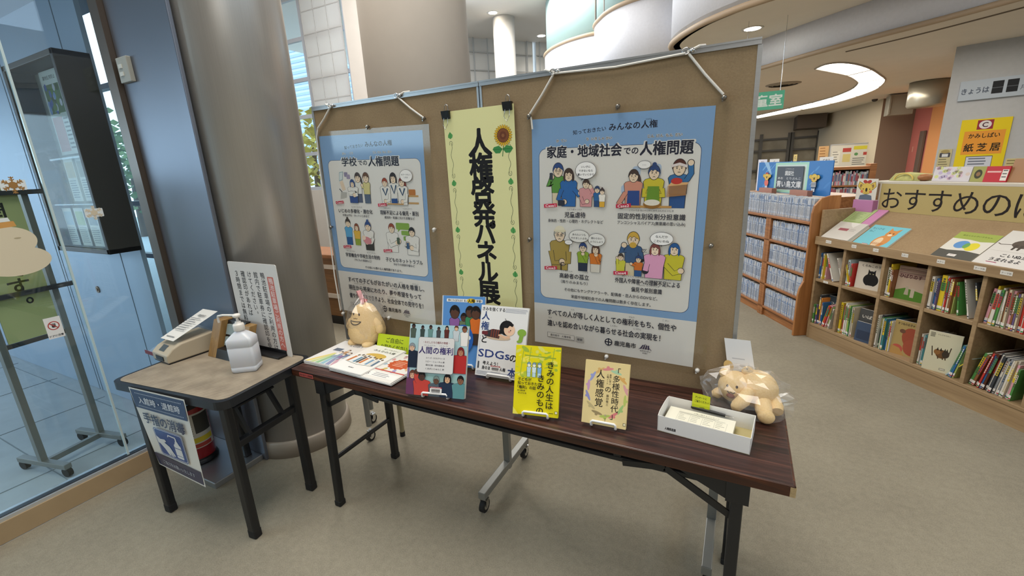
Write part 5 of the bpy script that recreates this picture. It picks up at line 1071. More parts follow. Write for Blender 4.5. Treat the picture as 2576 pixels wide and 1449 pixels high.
# ================================================================== THE SMALL TABLE ON THE LEFT
Q0 = Vector((-2.19, 1.10, 0)); YA = R(6)
def q(x, y, z=0): c, s = math.cos(YA), math.sin(YA); return (Q0.x+x*c-y*s, Q0.y+x*s+y*c, z)
def rr(x0, x1, y0, y1, r, n=6):
    p = []
    for cx_, cy_, a0 in ((x1-r, y0+r, -90), (x1-r, y1-r, 0), (x0+r, y1-r, 90), (x0+r, y0+r, 180)):
        for i in range(n+1): t_ = R(a0+90*i/n); p.append((cx_+r*math.cos(t_), cy_+r*math.sin(t_)))
    return p
t = thing('folding_table', 'small black-edged folding table with a tan woven top beside the glass', 'table', Q0, YA)
DARKEDGE = paint('dark_table_edge', '1e2126', .35)
m = MB(); m.prism(rr(-.372, .368, -.268, .216, .05), TT-.038, TT-.001); m.build('tabletop', DARKEDGE, t, bevel=.005)
def woven():
    mm, nt, bb = newmat('tan_woven_mat'); tc = nt.nodes.new('ShaderNodeTexCoord'); w1 = nt.nodes.new('ShaderNodeTexWave'); w1.inputs['Scale'].default_value = 45; w1.bands_direction = 'X'; w1.inputs['Distortion'].default_value = 1.5
    w2 = nt.nodes.new('ShaderNodeTexWave'); w2.inputs['Scale'].default_value = 30; w2.bands_direction = 'Y'; w2.inputs['Distortion'].default_value = 1.5; n_ = nt.nodes.new('ShaderNodeTexNoise'); n_.inputs['Scale'].default_value = 14
    for k in (w1, w2, n_): nt.links.new(tc.outputs['Object'], k.inputs['Vector'])
    mu = nt.nodes.new('ShaderNodeMath'); mu.operation = 'MULTIPLY'; nt.links.new(w1.outputs['Fac'], mu.inputs[0]); nt.links.new(w2.outputs['Fac'], mu.inputs[1]); ad = nt.nodes.new('ShaderNodeMath'); ad.operation = 'MULTIPLY_ADD'; ad.inputs[1].default_value = .5; nt.links.new(mu.outputs[0], ad.inputs[0])
    a2 = nt.nodes.new('ShaderNodeMath'); a2.operation = 'MULTIPLY'; a2.inputs[1].default_value = .6; nt.links.new(n_.outputs['Fac'], a2.inputs[0]); nt.links.new(a2.outputs[0], ad.inputs[2])
    r = nt.nodes.new('ShaderNodeValToRGB'); r.color_ramp.elements[0].color = hexc('756a5b'); r.color_ramp.elements[1].color = hexc('aa9d88'); r.color_ramp.elements[0].position = .2; r.color_ramp.elements[1].position = .75; nt.links.new(ad.outputs[0], r.inputs[0]); nt.links.new(r.outputs[0], bb.inputs['Base Color']); bb.inputs['Roughness'].default_value = .6; return mm
m = MB(); m.prism(rr(-.352, .350, -.250, .200, .045), TT-.001, TT+.0008); m.build('woven_mat', woven(), t)
for x, y in ((.318, -.225), (.326, .100), (-.240, -.238), (-.225, .172)):
    m = MB(); m.bar((x, y, TT-.036), (x, y, .01), .046, .036, (0, 1, 0)); l = m.build('leg', BLACKMETAL, t, bevel=.008)
    m = MB(); m.bar((x, y, 0), (x, y, .045), .047, .037, (0, 1, 0)); m.build('rubber_foot', RUBBER, l, bevel=.006)
for x, y0, y1 in ((.322, -.225, .100), (-.232, -.238, .172)):
    m = MB(); m.bar((x, y0, .47), (x, y1, .47), .034, .03); m.build('cross_bar', BLACKMETAL, t, bevel=.004)
    sx = 1 if x > 0 else -1
    for y in (y0+.075, y1-.075):
        m = MB(); m.bar((x, y, .475), (x-sx*.10, y, TT-.04), .024, .014, (0, 1, 0)); m.build('folding_stay', BLACKMETAL, t)
    m = MB(); m.cyl((x-sx*.06, y0+.05, .60), (x-sx*.06, y1-.05, .60), .007, 8); m.build('lock_rod', BLACKMETAL, t)
# hanging hand-hygiene sign
a = Art(None, .001); a.l = 1; w, h = 297, 330
m = MB(); m.box(0, w*.001, 0, h*.001, -.0006, 0, 'dcdad2'); merge(a, m)
a.rect(0, 0, w, h, 'dcdad2'); NAVY = '23385e'; a.rrect(5, 252, w-10, h-257, 5, NAVY); a.rect(5, 252, w-10, 30, NAVY); a.rrect(5, 5, w-10, 54, 4, '2f3350')
for yy in (312, 262):
    l = a.l
    for k in range(34): a.l = l+random.random()*.8; a.ell(28+k*7.4, yy, 3, 1.6, 'b8bec8', 30, 6)
a.l += 1; a.text('入館時・退館時', w/2, 275, 29, 'd9dce0', .012, 'c', 225); a.text('手指の消毒', w/2-2, 198, 46, '27314f', .03, 'c', 232)
a.rrect(64, 68, 170, 118, 14, 'c9ccd0'); a.rrect(66, 70, 166, 114, 13, '27497f'); a.rrect(69, 73, 160, 108, 11, 'd6d8da'); a.rrect(71, 75, 156, 104, 10, '2b4f8a')
a.rrect(170, 82, 40, 56, 5, 'd8dadb'); a.rect(170, 122, 40, 3, '2b4f8a'); a.rect(170, 92, 40, 2, '2b4f8a'); a.poly([(176, 138), (204, 138), (196, 152), (184, 152)], 'd8dadb'); a.rect(186, 152, 8, 12, 'd8dadb'); a.stroke([(192, 166), (150, 168), (146, 160)], 5, 'd8dadb')
a.poly([(72, 150), (92, 140), (120, 144), (126, 136), (112, 130), (138, 118), (160, 84), (150, 80), (140, 96), (146, 78), (136, 78), (128, 94), (130, 78), (118, 80), (104, 100), (84, 118), (72, 122)], 'd8dadb')
a.text('ご協力をお願いいたします', w/2, 24, 18, 'a9adb8', .01, 'c', 200)
hs = warp(a, (-2.382, .806, .694), (-1.998, .838, .694), (-2.012, .838, .262), (-2.380, .834, .275), w*.001, h*.001, .004)
tag(hs.build('hygiene_sign', [GLOSSY]), 'laminated blue and white hand disinfection sign hanging from the small table front', 'sign')
# parking notice sign standing at the back
t = thing('notice_sign', 'white vertical parking notice with a red heading panel on the small table', 'sign', (-2.312, 1.305, TT))
a = Art(UPR, .001); w, h = 378, 470; m = MB(UPR); m.prism([(x*.001, y*.001) for x, y in a.rpts(0, 0, w, h, 10)], -.003, 0, 'dddad6'); merge(a, m); a.poly(a.rpts(0, 0, w, h, 10), 'dddad6')
a.rrect(298, 26, 46, 382, 5, 'cc7468'); a.vtext('鴨池駐車場ご利用の方へ', 321, 404, 33, 'e9d8d4', .012)
for k, s_ in enumerate(('鴨池駐車場のご利用の方は、', '館内で駐車券に確認印を受', 'けてください。', '確認印があれば', '３時間までは無料です。')): a.vtext(s_, 265-k*51, 428, 34, '2a2a2e', .010)
a.build('sign_plate', [PRINT], t)
m = MB(); m.box(.10, .34, -.05, .03, 0, .012); m.box(.10, .34, -.004, .0, 0, .03); m.build('stand_base', BLACKPL, t, bevel=.003)
# pump bottle
t = thing('pump_bottle', 'translucent sanitiser pump bottle with a long white spout on the small table', 'bottle', q(.175, .010, TT+.001), R(36))
PLAST = newmat('translucent_plastic'); pb = PLAST[2]; pb.inputs['Base Color'].default_value = hexc('e9edf4'); pb.inputs['Roughness'].default_value = .35; pb.inputs['Subsurface Weight'].default_value = .5; pb.inputs['Subsurface Radius'].default_value = (.05, .06, .07); pb.inputs['Transmission Weight'].default_value = .25
def rings(m, L):
    n = None; vs = []; fs = []
    for (hw, hd, r, z) in L:
        p = rr(-hw, hw, -hd, hd, r, 4); n = len(p); vs += [(x, y, z) for x, y in p]
    for i in range(len(L)-1):
        for k in range(n): j = (k+1) % n; fs.append((i*n+k, i*n+j, (i+1)*n+j, (i+1)*n+k))
    m.add(vs, fs, True); m.add(vs[:n], [tuple(range(n-1, -1, -1))]); m.add(vs[-n:], [tuple(range(n))])
m = MB(); rings(m, [(.048, .036, .010, 0), (.053, .041, .014, .004), (.055, .043, .011, .012), (.055, .043, .011, .026), (.0535, .0415, .011, .028), (.055, .043, .011, .030), (.055, .043, .011, .120), (.0535, .0415, .011, .122), (.055, .043, .011, .124), (.055, .043, .011, .156), (.050, .039, .012, .164), (.032, .028, .015, .182), (.021, .021, .0205, .192), (.020, .020, .0195, .198)]); m.build('bottle_body', PLAST[0], t)
PUMP = paint('pump_white', 'e3dfd8', .3)
m = MB(); m.lathe([(0, .196), (.0225, .196), (.0235, .200), (.0235, .222), (.021, .228), (.012, .230), (.012, .238), (.0055, .240), (.0055, .262), (0, .262)], 28); m.build('pump_collar', PUMP, t)
m = MB(); m.lathe([(0, .256), (.012, .257), (.0165, .262), (.0165, .270), (.012, .274), (0, .275)], 24); m.tube([(-.008, .0, .268), (-.075, .035, .264), (-.100, .046, .258), (-.103, .048, .250), (-.103, .048, .226)], [.0052, .005, .005, .0048, .0045], 10); m.build('pump_spout', PUMP, t)
# angled wooden stamp rack
t = thing('stamp_rack', 'slanted rack with a tan wooden side plank and dark pockets on the small table', 'rack', (-2.383, 1.150, TT))
def slant(m, x0, x1, y0, y1, z0, z1, k=.38, col=None):
    v = [(x, y+z*k, z) for z in (z0, z1) for y in (y0, y1) for x in (x0, x1)]; m.add(v, [(0, 2, 3, 1), (4, 5, 7, 6), (0, 1, 5, 4), (2, 6, 7, 3), (0, 4, 6, 2), (1, 3, 7, 5)], False, col)
PLANK = wood('tan_plank', '7b5c34', '92703f', 'a5834f', .5, 'Z', .6)
m = MB(); slant(m, 0, .068, 0, .06, 0.001, .178); m.build('side_plank', PLANK, t, bevel=.002)
m = MB(); slant(m, .215, .27, .02, .06, 0.02, .165); m.build('side_plank', PLANK, t, bevel=.002)
m = MB(); slant(m, .068, .215, .035, .06, .001, .172); slant(m, .068, .215, .0, .035, .001, .045); m.build('back_box', BLACKPL, t)
for z0, z1 in ((.055, .095), (.108, .155)): m = MB(); slant(m, .08, .212, .026, .035, z0, z1); m.build('pocket_card', paint('pocket_green', '7e8a86', .5), t)
# stamping machine
t = thing('stamp_machine', 'beige wedge-shaped ticket stamping machine at the back left of the small table', 'machine', (-2.615, 1.015, TT+.001), R(-4))
BEIGE = paint('machine_beige', 'b3a68f', .45)
pr = [(0, 0), (.24, 0), (.24, .085), (.225, .095), (.07, .082), (.03, .066), (0, .040)]
m = MB(); m.add([(0, p, z+.006) for p, z in pr]+[(.165, p, z+.006) for p, z in pr], [tuple(range(7)), tuple(range(13, 6, -1))]+[(i, 7+i, 7+(i+1) % 7, (i+1) % 7) for i in range(7)]); m.build('housing', BEIGE, t, bevel=.006)
m = MB(); m.box(.004, .161, .004, .236, 0, .007); m.build('base', BLACKPL, t)
m = MB(); m.box(.045, .125, -.003, .02, .014, .036); m.build('ticket_slot', BLACKPL, t)
m = MB(); m.add([(.055, .012, .058), (.11, .012, .058), (.11, .04, .080), (.055, .04, .080)], [(0, 1, 2, 3)]); m.build('display', paint('display_grey', '4c5257', .2), t)
a = Art(None, .001); m = MB(); m.box(0, .105, 0, .225, -.0008, 0, 'd8d6d0'); merge(a, m); a.rect(0, 0, 105, 225, 'dad8d2'); a.text('確認印', 60, 170, 17, '55585c', .01, 'c'); a.lines(14, 150, 80, 7, 14, 4, '7c7f82', .4); a.rect(20, 18, 60, 6, '8f9090')
warp(a, (-2.545, 1.26, .905), (-2.430, 1.27, .900), (-2.468, 1.055, .806), (-2.585, 1.055, .808), .105, .225, .010)
tag(a.build('instruction_paper', [PRINT]), 'curled white printed paper sloping up from the beige stamping machine', 'paper')
t = thing('acrylic_holder', 'clear acrylic sheet with a dark red edge strip behind the stamping machine', 'sign holder', (-2.76, 1.045, TT+.004), R(-3))
m = MB(); m.add([(0, 0, 0), (.26, 0, .0), (.29, .21, .10), (.06, .22, .10), (0, 0, .003), (.26, 0, .003), (.29, .21, .103), (.06, .22, .103)], [(3, 2, 1, 0), (4, 5, 6, 7), (0, 1, 5, 4), (1, 2, 6, 5), (2, 3, 7, 6), (3, 0, 4, 7)]); m.build('clear_sheet', ACRYL, t)
m = MB(); m.box(0, .15, -.002, 0, -.002, .018); m.build('red_strip', paint('maroon_strip', '7a2530', .5), t)
m = MB(); m.box(.06, .22, .12, .215, 0, .07); m.build('support', ACRYL, t)
# low shelf behind the column
t = thing('low_shelf', 'low wooden shelf with pale edges behind the steel column', 'shelf', (-4.9, 3.2, 0))
m = MB(); m.box(0, 1.7, .02, .40, 0, .74); m.build('carcass', wood('brown_shelf_wood', '6b4a2a', '7d5833', '8f6840', .5, 'X', .5), t)
for z in (.30, .62): m = MB(); m.box(0, 1.7, 0, .02, z, z+.045); m.build('edge_strip', paint('pale_edge', 'c9bcae', .5), t)
m = MB(); m.box(-.01, 1.71, -.01, .41, .74, .775); m.build('shelf_top', BROWNWOOD, t)
m = MB(); m.box(0, 1.7, .01, .02, 0, .09); m.build('plinth', BLACKPL, t)
# blinds of the tall window
t = thing('roller_blind', 'pale blind with a square shadow grid built as bars over the tall window', 'blind', (-6.92, 6.0, 0))
m = MB(); m.box(0, .90, -.012, 0, 2.55, 5.2); m.build('cloth', sheer('sheer_blind_cloth', 'e2e2e2', .55), t)
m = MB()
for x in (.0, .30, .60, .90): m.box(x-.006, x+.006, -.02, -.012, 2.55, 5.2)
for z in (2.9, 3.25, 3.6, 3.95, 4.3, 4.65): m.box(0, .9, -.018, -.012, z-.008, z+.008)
m.build('shadow_grid', paint('blind_shadow_line', 'b4b5b6', .7), t)  # the blind's grid shadow, built as thin grey strips on the cloth

# ================================================================== READING ROOM FURNITURE
class Frame:
    def __init__(s, o, yaw): s.o = Vector(o); s.y = R(yaw)
    def p(s, x, y, z): c, q_ = math.cos(s.y), math.sin(s.y); return (s.o.x+x*c-y*q_, s.o.y+x*q_+y*c, z)
ORD = ['first', 'second', 'third', 'fourth', 'fifth', 'sixth', 'seventh', 'eighth', 'ninth', 'tenth', '11th', '12th', '13th', '14th', '15th', '16th', '17th', '18th', '19th', '20th']+['%dth' % k for k in range(21, 100)]
for k_ in (21, 31, 41, 51, 61): ORD[k_-1] = '%dst' % k_; ORD[k_] = '%dnd' % (k_+1); ORD[k_+1] = '%drd' % (k_+2)
# ---- brown bookcase of pale blue paperbacks
F = Frame((-.0291, 5.5145, 0), math.degrees(math.atan2(-.88611, .46347)))
t = thing('bookcase', 'orange-brown wooden bookcase full of pale blue paperbacks behind the right board', 'bookcase', F.o, F.y)
D = .21; LX = -.35
for z in (.10, .332, .552, .778): m = MB(); m.box(LX, 1.212, .0, D, z-.022, z); m.build('shelf', BROWNWOOD, t, bevel=.004)
m = MB(); m.box(LX, 1.212, -.012, D, .982, 1.006); m.build('top_board', BROWNWOOD, t, bevel=.004)
m = MB(); m.box(LX, 1.212, .02, .04, 0, .08); m.build('plinth', BROWNWOOD, t)
for x0, x1 in ((.56, .60), (.603, .643)): m = MB(); m.box(x0, x1, .0, D, 0, .982); m.build('divider', BROWNWOOD, t)
m = MB(); m.box(LX-.02, LX, .0, D, 0, 1.2); m.build('divider', BROWNWOOD, t)
pr = [(-.05, 0), (D, 0), (D, 1.22), (.12, 1.22), (.05, 1.20), (.0, 1.14), (-.012, 1.08), (-.012, .50), (-.04, .44), (-.05, .38)]
m = MB(); m.add([(1.214, p_, z) for p_, z in pr]+[(1.238, p_, z) for p_, z in pr], [tuple(range(9, -1, -1)), tuple(range(10, 20))]+[(i, (i+1) % 10, 10+(i+1) % 10, 10+i) for i in range(10)]); m.build('end_panel', wood('orange_end_panel', '8a5a30', 'a06a3a', 'b27e4c', .45, 'Z', .4), t, bevel=.004)
m = MB(); m.box(LX, 1.212, D-.01, D, 0, 1.0); m.build('back', BROWNWOOD, t)
def pb_mesh(k, h):
    rnd = random.Random(k*7+int(h*1000)); m = MB(); w = .0155; base = rnd.choice(('a9b5c8', 'b2bdcc', 'bcc2cc', '9bacc6', 'bfc5ce', 'adb9cb', '9fabbd', '7690ba'))
    m.box(0, w, 0, .11, 0, h, base); m.box(.0012, w-.0012, .002, .109, h-.001, h+.0002, 'cfccc4')
    e = -.0004
    def st(z0, z1, c, x0=.0, x1=w): m.add([(x0, e, z0), (x1, e, z0), (x1, e, z1), (x0, e, z1)], [(0, 1, 2, 3)], False, c)
    st(0, h*.13, '8b98ab'); st(h*.20, h*.62, rnd.choice(('b3b9c2', 'bdc0c4', '6b7a96', 'a9b3c2')), .003, w-.003); e = -.0008
    for q_ in range(7): z = h*(.22+q_*.055); st(z, z+h*.034, rnd.choice(('3d4a66', '6a7488', '2f3f66', '8a92a2')), .0055, w-.0055)
    st(h*.66, h*.70, rnd.choice(('5a6f94', '7a8aa4', '8a9ab4')), .002, w-.002); st(h*.76, h*.93, rnd.choice(('c9cbce', 'bcc6d4', '6f86ac', 'c5c4c0')), .003, w-.003); st(h*.02, h*.11, 'c9c8c4', .002, w-.002); e = -.0011; st(h*.045, h*.065, '7a3f46', .004, w-.004)
    me = m.build('paperback', [PRINT]); d_ = me.data; bpy.data.objects.remove(me); return d_
PB = {h: [pb_mesh(k, h) for k in range(9)] for h in (.178, .184, .190)}
rows = [('top board', 1.006, -.18, 1.20, (.184, .190)), ('first shelf', .778, None, None, (.178, .184)), ('second shelf', .552, None, None, (.178, .184)), ('third shelf', .332, None, None, (.178, .184)), ('bottom shelf', .10, None, None, (.178, .184))]
npb = 0
for rn, z, a0, a1, hs_ in rows:
    for bay, x0, x1 in ((('', a0, a1),) if a0 is not None else (('left', -.02, .552), ('right', .650, 1.208))):
        x = x0; k = 0
        while x < x1-.016:
            k += 1; h_ = random.choice(hs_); lead = random.Random(int(x*50)+int(z*9)).random()
            o = bpy.data.objects.new('paperback', random.choice(PB[h_])); COL.objects.link(o); o.location = F.p(x, .012+random.uniform(0, .008), z+.0005); o.rotation_euler = (0, 0, F.y)
            lb = ('slim pale blue paperback, %s from left along the top board of the brown bookcase' % ORD[k-1]) if not bay else ('slim pale blue paperback, %s from left, %s, %s bay of the brown bookcase' % (ORD[k-1], rn, bay))
            tag(o, lb, 'book', 'pale blue paperbacks in the brown bookcase'); npb += 1; x += .0176 if bay == 'left' else .0166
# display panel on top of the bookcase
YF = Matrix.Translation((0, 0, 0)) @ UPR
t = thing('title_sign', 'blue sky title sign with a slate title card on top of the brown bookcase', 'sign', F.p(-.115, .255, 1.19), F.y)
a = Art(UPR, .001); m = MB(UPR); m.box(0, 1.145, 0, .305, -.008, 0, '2f6fb4'); merge(a, m); a.rect(0, 0, 1145, 305, '3474b8')
for k in range(26): l = a.l; a.ell(random.uniform(40, 1100), random.uniform(10, 295), random.uniform(20, 90), random.uniform(3, 12), random.choice(('4f8cc8', '3f7ec0', '6aa0d2')), 38, 12); a.l = l
a.l += 1; a.poly([(100, 305), (180, 305), (260, 180), (230, 175)], '8fb8dc'); a.rrect(315, 5, 520, 292, 3, '9fd0bd'); a.rect(345, 30, 460, 245, 'c4d6d2')
a.build('sky_panel', [GLOSSY], t)
a = Art(UPR, .001); m = MB(UPR); m.box(0, .415, 0, .215, -.003, 0, '4a5058'); merge(a, m); a.rect(0, 0, 415, 215, '454b54'); a.text('講談社', 205, 132, 50, 'd5d8da', .012, 'c', 140); a.text('こうだんしゃ', 205, 186, 16, 'd5d8da', 0, 'c', 130); a.text('青い鳥文庫', 205, 20, 68, 'd9dcde', .014, 'c', 385); a.text('あお　とりぶんこ', 205, 92, 26, 'd5d8da', .004, 'c', 360)
a.build('title_card', [GLOSSY], t, loc=(.365, -.010, .045))
def koala(a, x, y, s, shirt, stripes=0, bow=0):
    for q_ in (-1, 1): a.ell(x+q_*s*.30, y+s*.80, s*.15, s*.12, '6a5a30', n=14); a.ell(x+q_*s*.30, y+s*.80, s*.135, s*.105, 'cdb45a', n=14)
    a.rrect(x-s*.12, y, s*.11, s*.22, 2, 'd5dde4'); a.rrect(x+s*.02, y, s*.11, s*.22, 2, 'd5dde4'); a.ell(x, y+s*.38, s*.22, s*.22, shirt, n=18)
    for k in range(stripes): a.rect(x-s*.2, y+s*(.28+k*.07), s*.4, s*.022, 'f0efec')
    a.ell(x, y+s*.74, s*.27, s*.23, '6a5a30', n=22); a.ell(x, y+s*.74, s*.255, s*.215, 'd3ba62', n=22); a.ell(x, y+s*.71, s*.05, s*.075, '2b241c', n=12)
    for q_ in (-1, 1): a.ell(x+q_*s*.13, y+s*.75, s*.02, s*.025, '2b241c', n=8); a.ell(x+q_*s*.17, y+s*.66, s*.05, s*.04, 'd08a6a', n=10)
    if bow:
        for q_ in (-1, 1): a.ell(x+q_*s*.08, y+s*.96, s*.075, s*.055, 'b03a34', 20*q_, 12)
for lx, sh, st_, bw, nm in ((.135, 'd8756a', 0, 1, 'red shirt'), (.885, '53677e', 4, 0, 'striped shirt')):
    a = Art(UPR, .001); koala(a, 60, 4, 165, sh, st_, bw); a.build('animal_cutout', [PRINT], t, loc=(lx, -.014, .03))['label'] = 'small paper animal cutout in a %s' % nm
for nm, x_, w_ in (('left', .08, .235), ('right', .61, .255)):
    m = MB(); m.box(0, w_, -.03, .02, 0, .055); tag(m.build('book_end_block', paint('pinkish_block', 'a5786a', .7), loc=F.p(x_, .20, 1.182), rotz=F.y), '%s-hand pinkish block in front of the blue display panel' % nm, 'block')
for nm, x_, txt, c in (('round topped white', -.20, '913', 'd9d8e2'), ('white', .02, 'C', 'dcdad2'), ('small yellow', .42, 'C', 'd8c07a'), ('white', .80, 'C 913', 'dedcd6')):
    lab = {'913': 'round-topped white shelf number card behind the left edge of the blue panel', 'C 913': 'white shelf card with C 913 behind the right end of the blue panel'}.get(txt, 'white letter card rising behind the middle left of the blue panel' if nm == 'white' else 'small yellow letter card rising behind the middle of the blue panel')
    w_ = {'small yellow': .055}.get(nm, .17); h_ = .37 if nm == 'small yellow' else .335
    a = Art(UPR, .001); m = MB(UPR); m.box(0, w_, 0, h_, -.002, 0, c); merge(a, m); a.text(txt, w_*500, h_*1000-42, 34, '3a3a48', .02, 'c'); tag(a.build('shelf_card', [PRINT], loc=F.p(x_, .29, 1.19), rotz=F.y), lab, 'card')
m = MB(); m.box(LX, 1.0, .22, .70, 1.0, 1.18); struct(m.build('trim_bookcase_rear', BROWNWOOD, loc=F.o, rotz=F.y))
# ---- tan display bookcase
G = Frame((.580, 4.444, 0), -54.0145)
t = thing('display_bookcase', 'long tan picture-book bookcase with a sloping display top on the right', 'bookcase', G.o, G.y)
GD = .34; GL = 2.14; DV = (.29, .61, .915, 1.22, 1.525, 1.83)
m = MB(); m.box(.03, .05, 0, GD, 0, 1.11); m.build('end_panel', TANWOOD, t, bevel=.003)
m = MB(); m.box(.05, GL, .004, .022, 0, .115); m.build('kickboard', TANWOOD, t)
m = MB(); m.box(.05, GL, 0, GD, .115, .138); m.build('shelf', TANWOOD, t, bevel=.003)
xs = (.05,)+DV+(GL,)
for i in range(len(xs)-1): m = MB(); m.box(xs[i]+(.012 if i else 0), xs[i+1]-.012, .004, GD, .512, .536); m.build('shelf', TANWOOD, t, bevel=.003)
for x in DV: m = MB(); m.box(x-.012, x+.012, .002, GD, .138, .83); m.build('divider', TANWOOD, t, bevel=.003)
m = MB(); m.box(.05, GL, GD-.012, GD, .138, 1.0); m.build('back', TANWOOD, t)
m = MB(); m.box(.02, GL, -.022, -.004, .826, .892); m.box(.02, GL, -.004, .02, .826, .846); lip = m.build('front_lip', TANWOOD, t, bevel=.003)
m = MB(); m.add([(.05, -.004, .868), (GL, -.004, .868), (GL, .333, 1.094), (.05, .333, 1.094), (.05, -.004, .846), (GL, -.004, .846), (GL, .333, 1.073), (.05, .333, 1.073)], [(0, 1, 2, 3), (7, 6, 5, 4), (0, 4, 5, 1), (2, 6, 7, 3), (0, 3, 7, 4), (1, 5, 6, 2)]); m.build('display_slope', TANFELT, t)
m = MB(); m.box(.19, GL, .336, .36, 1.08, 1.312); m.build('header_board', paint('header_white', 'cfc9bd', .7), t)
m = MB(); m.box(.10, GL, .335, .75, 1.306, 1.322); m.build('counter_top', paint('counter_white', 'c4bfb4', .6), t)
for x, tx, w_ in ((.154, '0～1さい', 52), (.383, '2さい', 40), (.558, '3・4さい', 42), (.766, '5さい', 44), (.99, '6さい', 46), (1.199, 'テーマ別', 60), (1.325, 'テーマ別', 56), (1.62, 'テーマ別', 56)):
    a = Art(UPR, .001); a.rect(-w_/2, 0, w_, 24, 'd9d8d3'); a.text(tx, 0, 7, 12, '3c3c40', .01, 'c', w_*.8); a.build('age_tag', [PRINT], t, loc=(x, -.0225, .852))
a = Art(UPR, .001); a.rect(0, 0, 46, 18, 'd9d8d3'); a.text('1さい', 23, 5, 10, '3c3c40', .01, 'c'); a.build('age_tag', [PRINT], t, loc=(.13, .0035, .516))
SLT = Matrix.Translation((0, 0, .868)) @ Matrix.Rotation(math.atan2(.226, .337), 4, 'X')
for x in (.20, .47, .75, 1.03):
    m = MB(SLT); m.box(x, x+.22, .345, .395, .0005, .0012); m.build('clear_pocket', paint('pale_pocket', 'b09c7c', .3), t)
t2 = thing('header_sign', 'tan cloth header sign reading recommended books in big thin black letters', 'sign', G.p(.205, .334, 1.095), G.y)
a = Art(UPR, .001); m = MB(UPR); m.box(0, 1.9, 0, .210, -.001, .0008, 'b0a06c'); merge(a, m)
a.l = 30
for i, ch in enumerate('おすすめのほん'): a.text(ch, 98+i*167, 34, 175, '1f1a1a', 0.0, 'c')
a.build('cloth_banner', [PRINT], t2)
# books standing in the tan bookcase
def pbook(lbl, x, y, z, th, h, d, c, lean=0, lab='d9d7d2', band=None, face=None, grp=None):
    t_ = thing('picture_book', lbl, 'book', G.p(x, y, z), 0, grp or 'picture books in the tan bookcase'); t_.rotation_euler = (0, R(lean), G.y)
    a = Art(None, .001); m = a; m.box(0, .0018, 0, d, 0, h, c); m.box(th-.0018, th, 0, d, 0, h, c); m.box(0, th, 0, .002, 0, h, c)
    rnd = random.Random(int(x*1e4)+int(z*1e3)); ink = rnd.choice(('3a3a3e', '5a4a44', '6a3a34', '2f4a6a', '4a5a3a', 'd8d6d0'))
    def st(z0, z1, cc, ee, f=.08): m.add([(th*f, ee, z0), (th*(1-f), ee, z0), (th*(1-f), ee, z1), (th*f, ee, z1)], [(0, 1, 2, 3)], False, cc)
    if band: st(h*rnd.uniform(.45, .6), h*rnd.uniform(.8, .93), band, -.0004)
    z_ = h*.92
    for q_ in range(rnd.randint(5, 9)): st(z_-h*.045, z_, ink, -.0007, .28) if th > .007 else None; z_ -= h*.062
    a.build('cover', [GLOSSY], t_)
    m = MB(); m.box(.002, th-.002, .003, d-.004, .002, h-.003); m.build('page_block', paint('page_edges', 'e3dfd4', .9), t_)
    if th > .008:
        m = MB(); m.box(.0006, th-.0006, -.0012, .0, .008, .034, 'dcdad6'); m.box(.0006, th-.0006, -.0014, -.001, .010, .017, rnd.choice(('a8323a', '2f5aa0', '3f8a4a', 'd0b030', '3a3a40'))); m.build('spine_label', [PRINT], t_)
CN = {'c23a34': 'red', 'd9c02c': 'yellow', '2f6aa8': 'blue', '4f8f4a': 'green', 'd8d5cc': 'white', 'b9d3da': 'pale blue', 'd9a0ac': 'pink', '8a5a3a': 'brown', '3a3f46': 'charcoal', 'a8b86a': 'olive green', 'd98a3a': 'orange', '3f7f86': 'teal', 'c9bfa6': 'cream', '6a5a86': 'violet', '8f949a': 'grey', '56301f': 'dark brown'}
IV = {v: k for k, v in CN.items()}
def row(z, x, shelf, bay, items):
    for k, it in enumerate(items):
        cn, th, h = it[0], it[1], it[2]; lean = it[3] if len(it) > 3 else 0; lead = h*math.sin(R(abs(lean)))
        if lean < 0: x += lead*.9
        pbook('%s %s book, %s from left, %s shelf, %s bay of the tan bookcase' % ('thick' if th > .017 else 'thin', cn, ORD[k], shelf, bay), x, .018+random.uniform(0, .02), z+.001+(0 if lean <= 0 else th*math.sin(R(lean))), th, h, .20 if h > .2 else .17, IV[cn], lean, band=random.choice((None, 'd8d5cc', 'd9c02c', 'c23a34', '4f8f4a')))
        x += th/math.cos(R(lean))+.0015
        if len(it) > 4: x += it[4]
    return x
U_, L_ = .536, .138
row(U_, .053, 'upper', 'first', [('blue', .012, .215), ('red', .010, .21), ('cream', .014, .215), ('yellow', .006, .205), ('pink', .013, .21), ('white', .014, .235, -22), ('white', .010, .21, -20), ('yellow', .010, .205, -17)])
row(L_, .053, 'lower', 'first', [('green', .014, .165), ('brown', .010, .17), ('violet', .012, .17), ('charcoal', .016, .26), ('orange', .012, .235), ('blue', .012, .20), ('yellow', .016, .19, 14), ('red', .018, .20, 13), ('pink', .012, .205, 12), ('olive green', .012, .195, 11), ('green', .010, .19, 10), ('white', .010, .18, 9)])
row(U_, .306, 'upper', 'second', [('pale blue', .022, .205), ('pink', .014, .18), ('red', .012, .18)])
row(L_, .306, 'lower', 'second', [('yellow', .020, .255), ('brown', .012, .24), ('red', .006, .23), ('white', .014, .26), ('white', .012, .25), ('olive green', .014, .25), ('green', .010, .245), ('white', .008, .245), ('cream', .010, .24)])
row(U_, .626, 'upper', 'third', [('white', .022, .21), ('yellow', .012, .24), ('brown', .012, .20)])
row(L_, .626, 'lower', 'third', [('white', .012, .25), ('charcoal', .014, .255), ('green', .008, .24), ('white', .008, .235), ('teal', .014, .24), ('blue', .008, .23), ('white', .008, .225), ('yellow', .007, .23), ('white', .008, .235)])
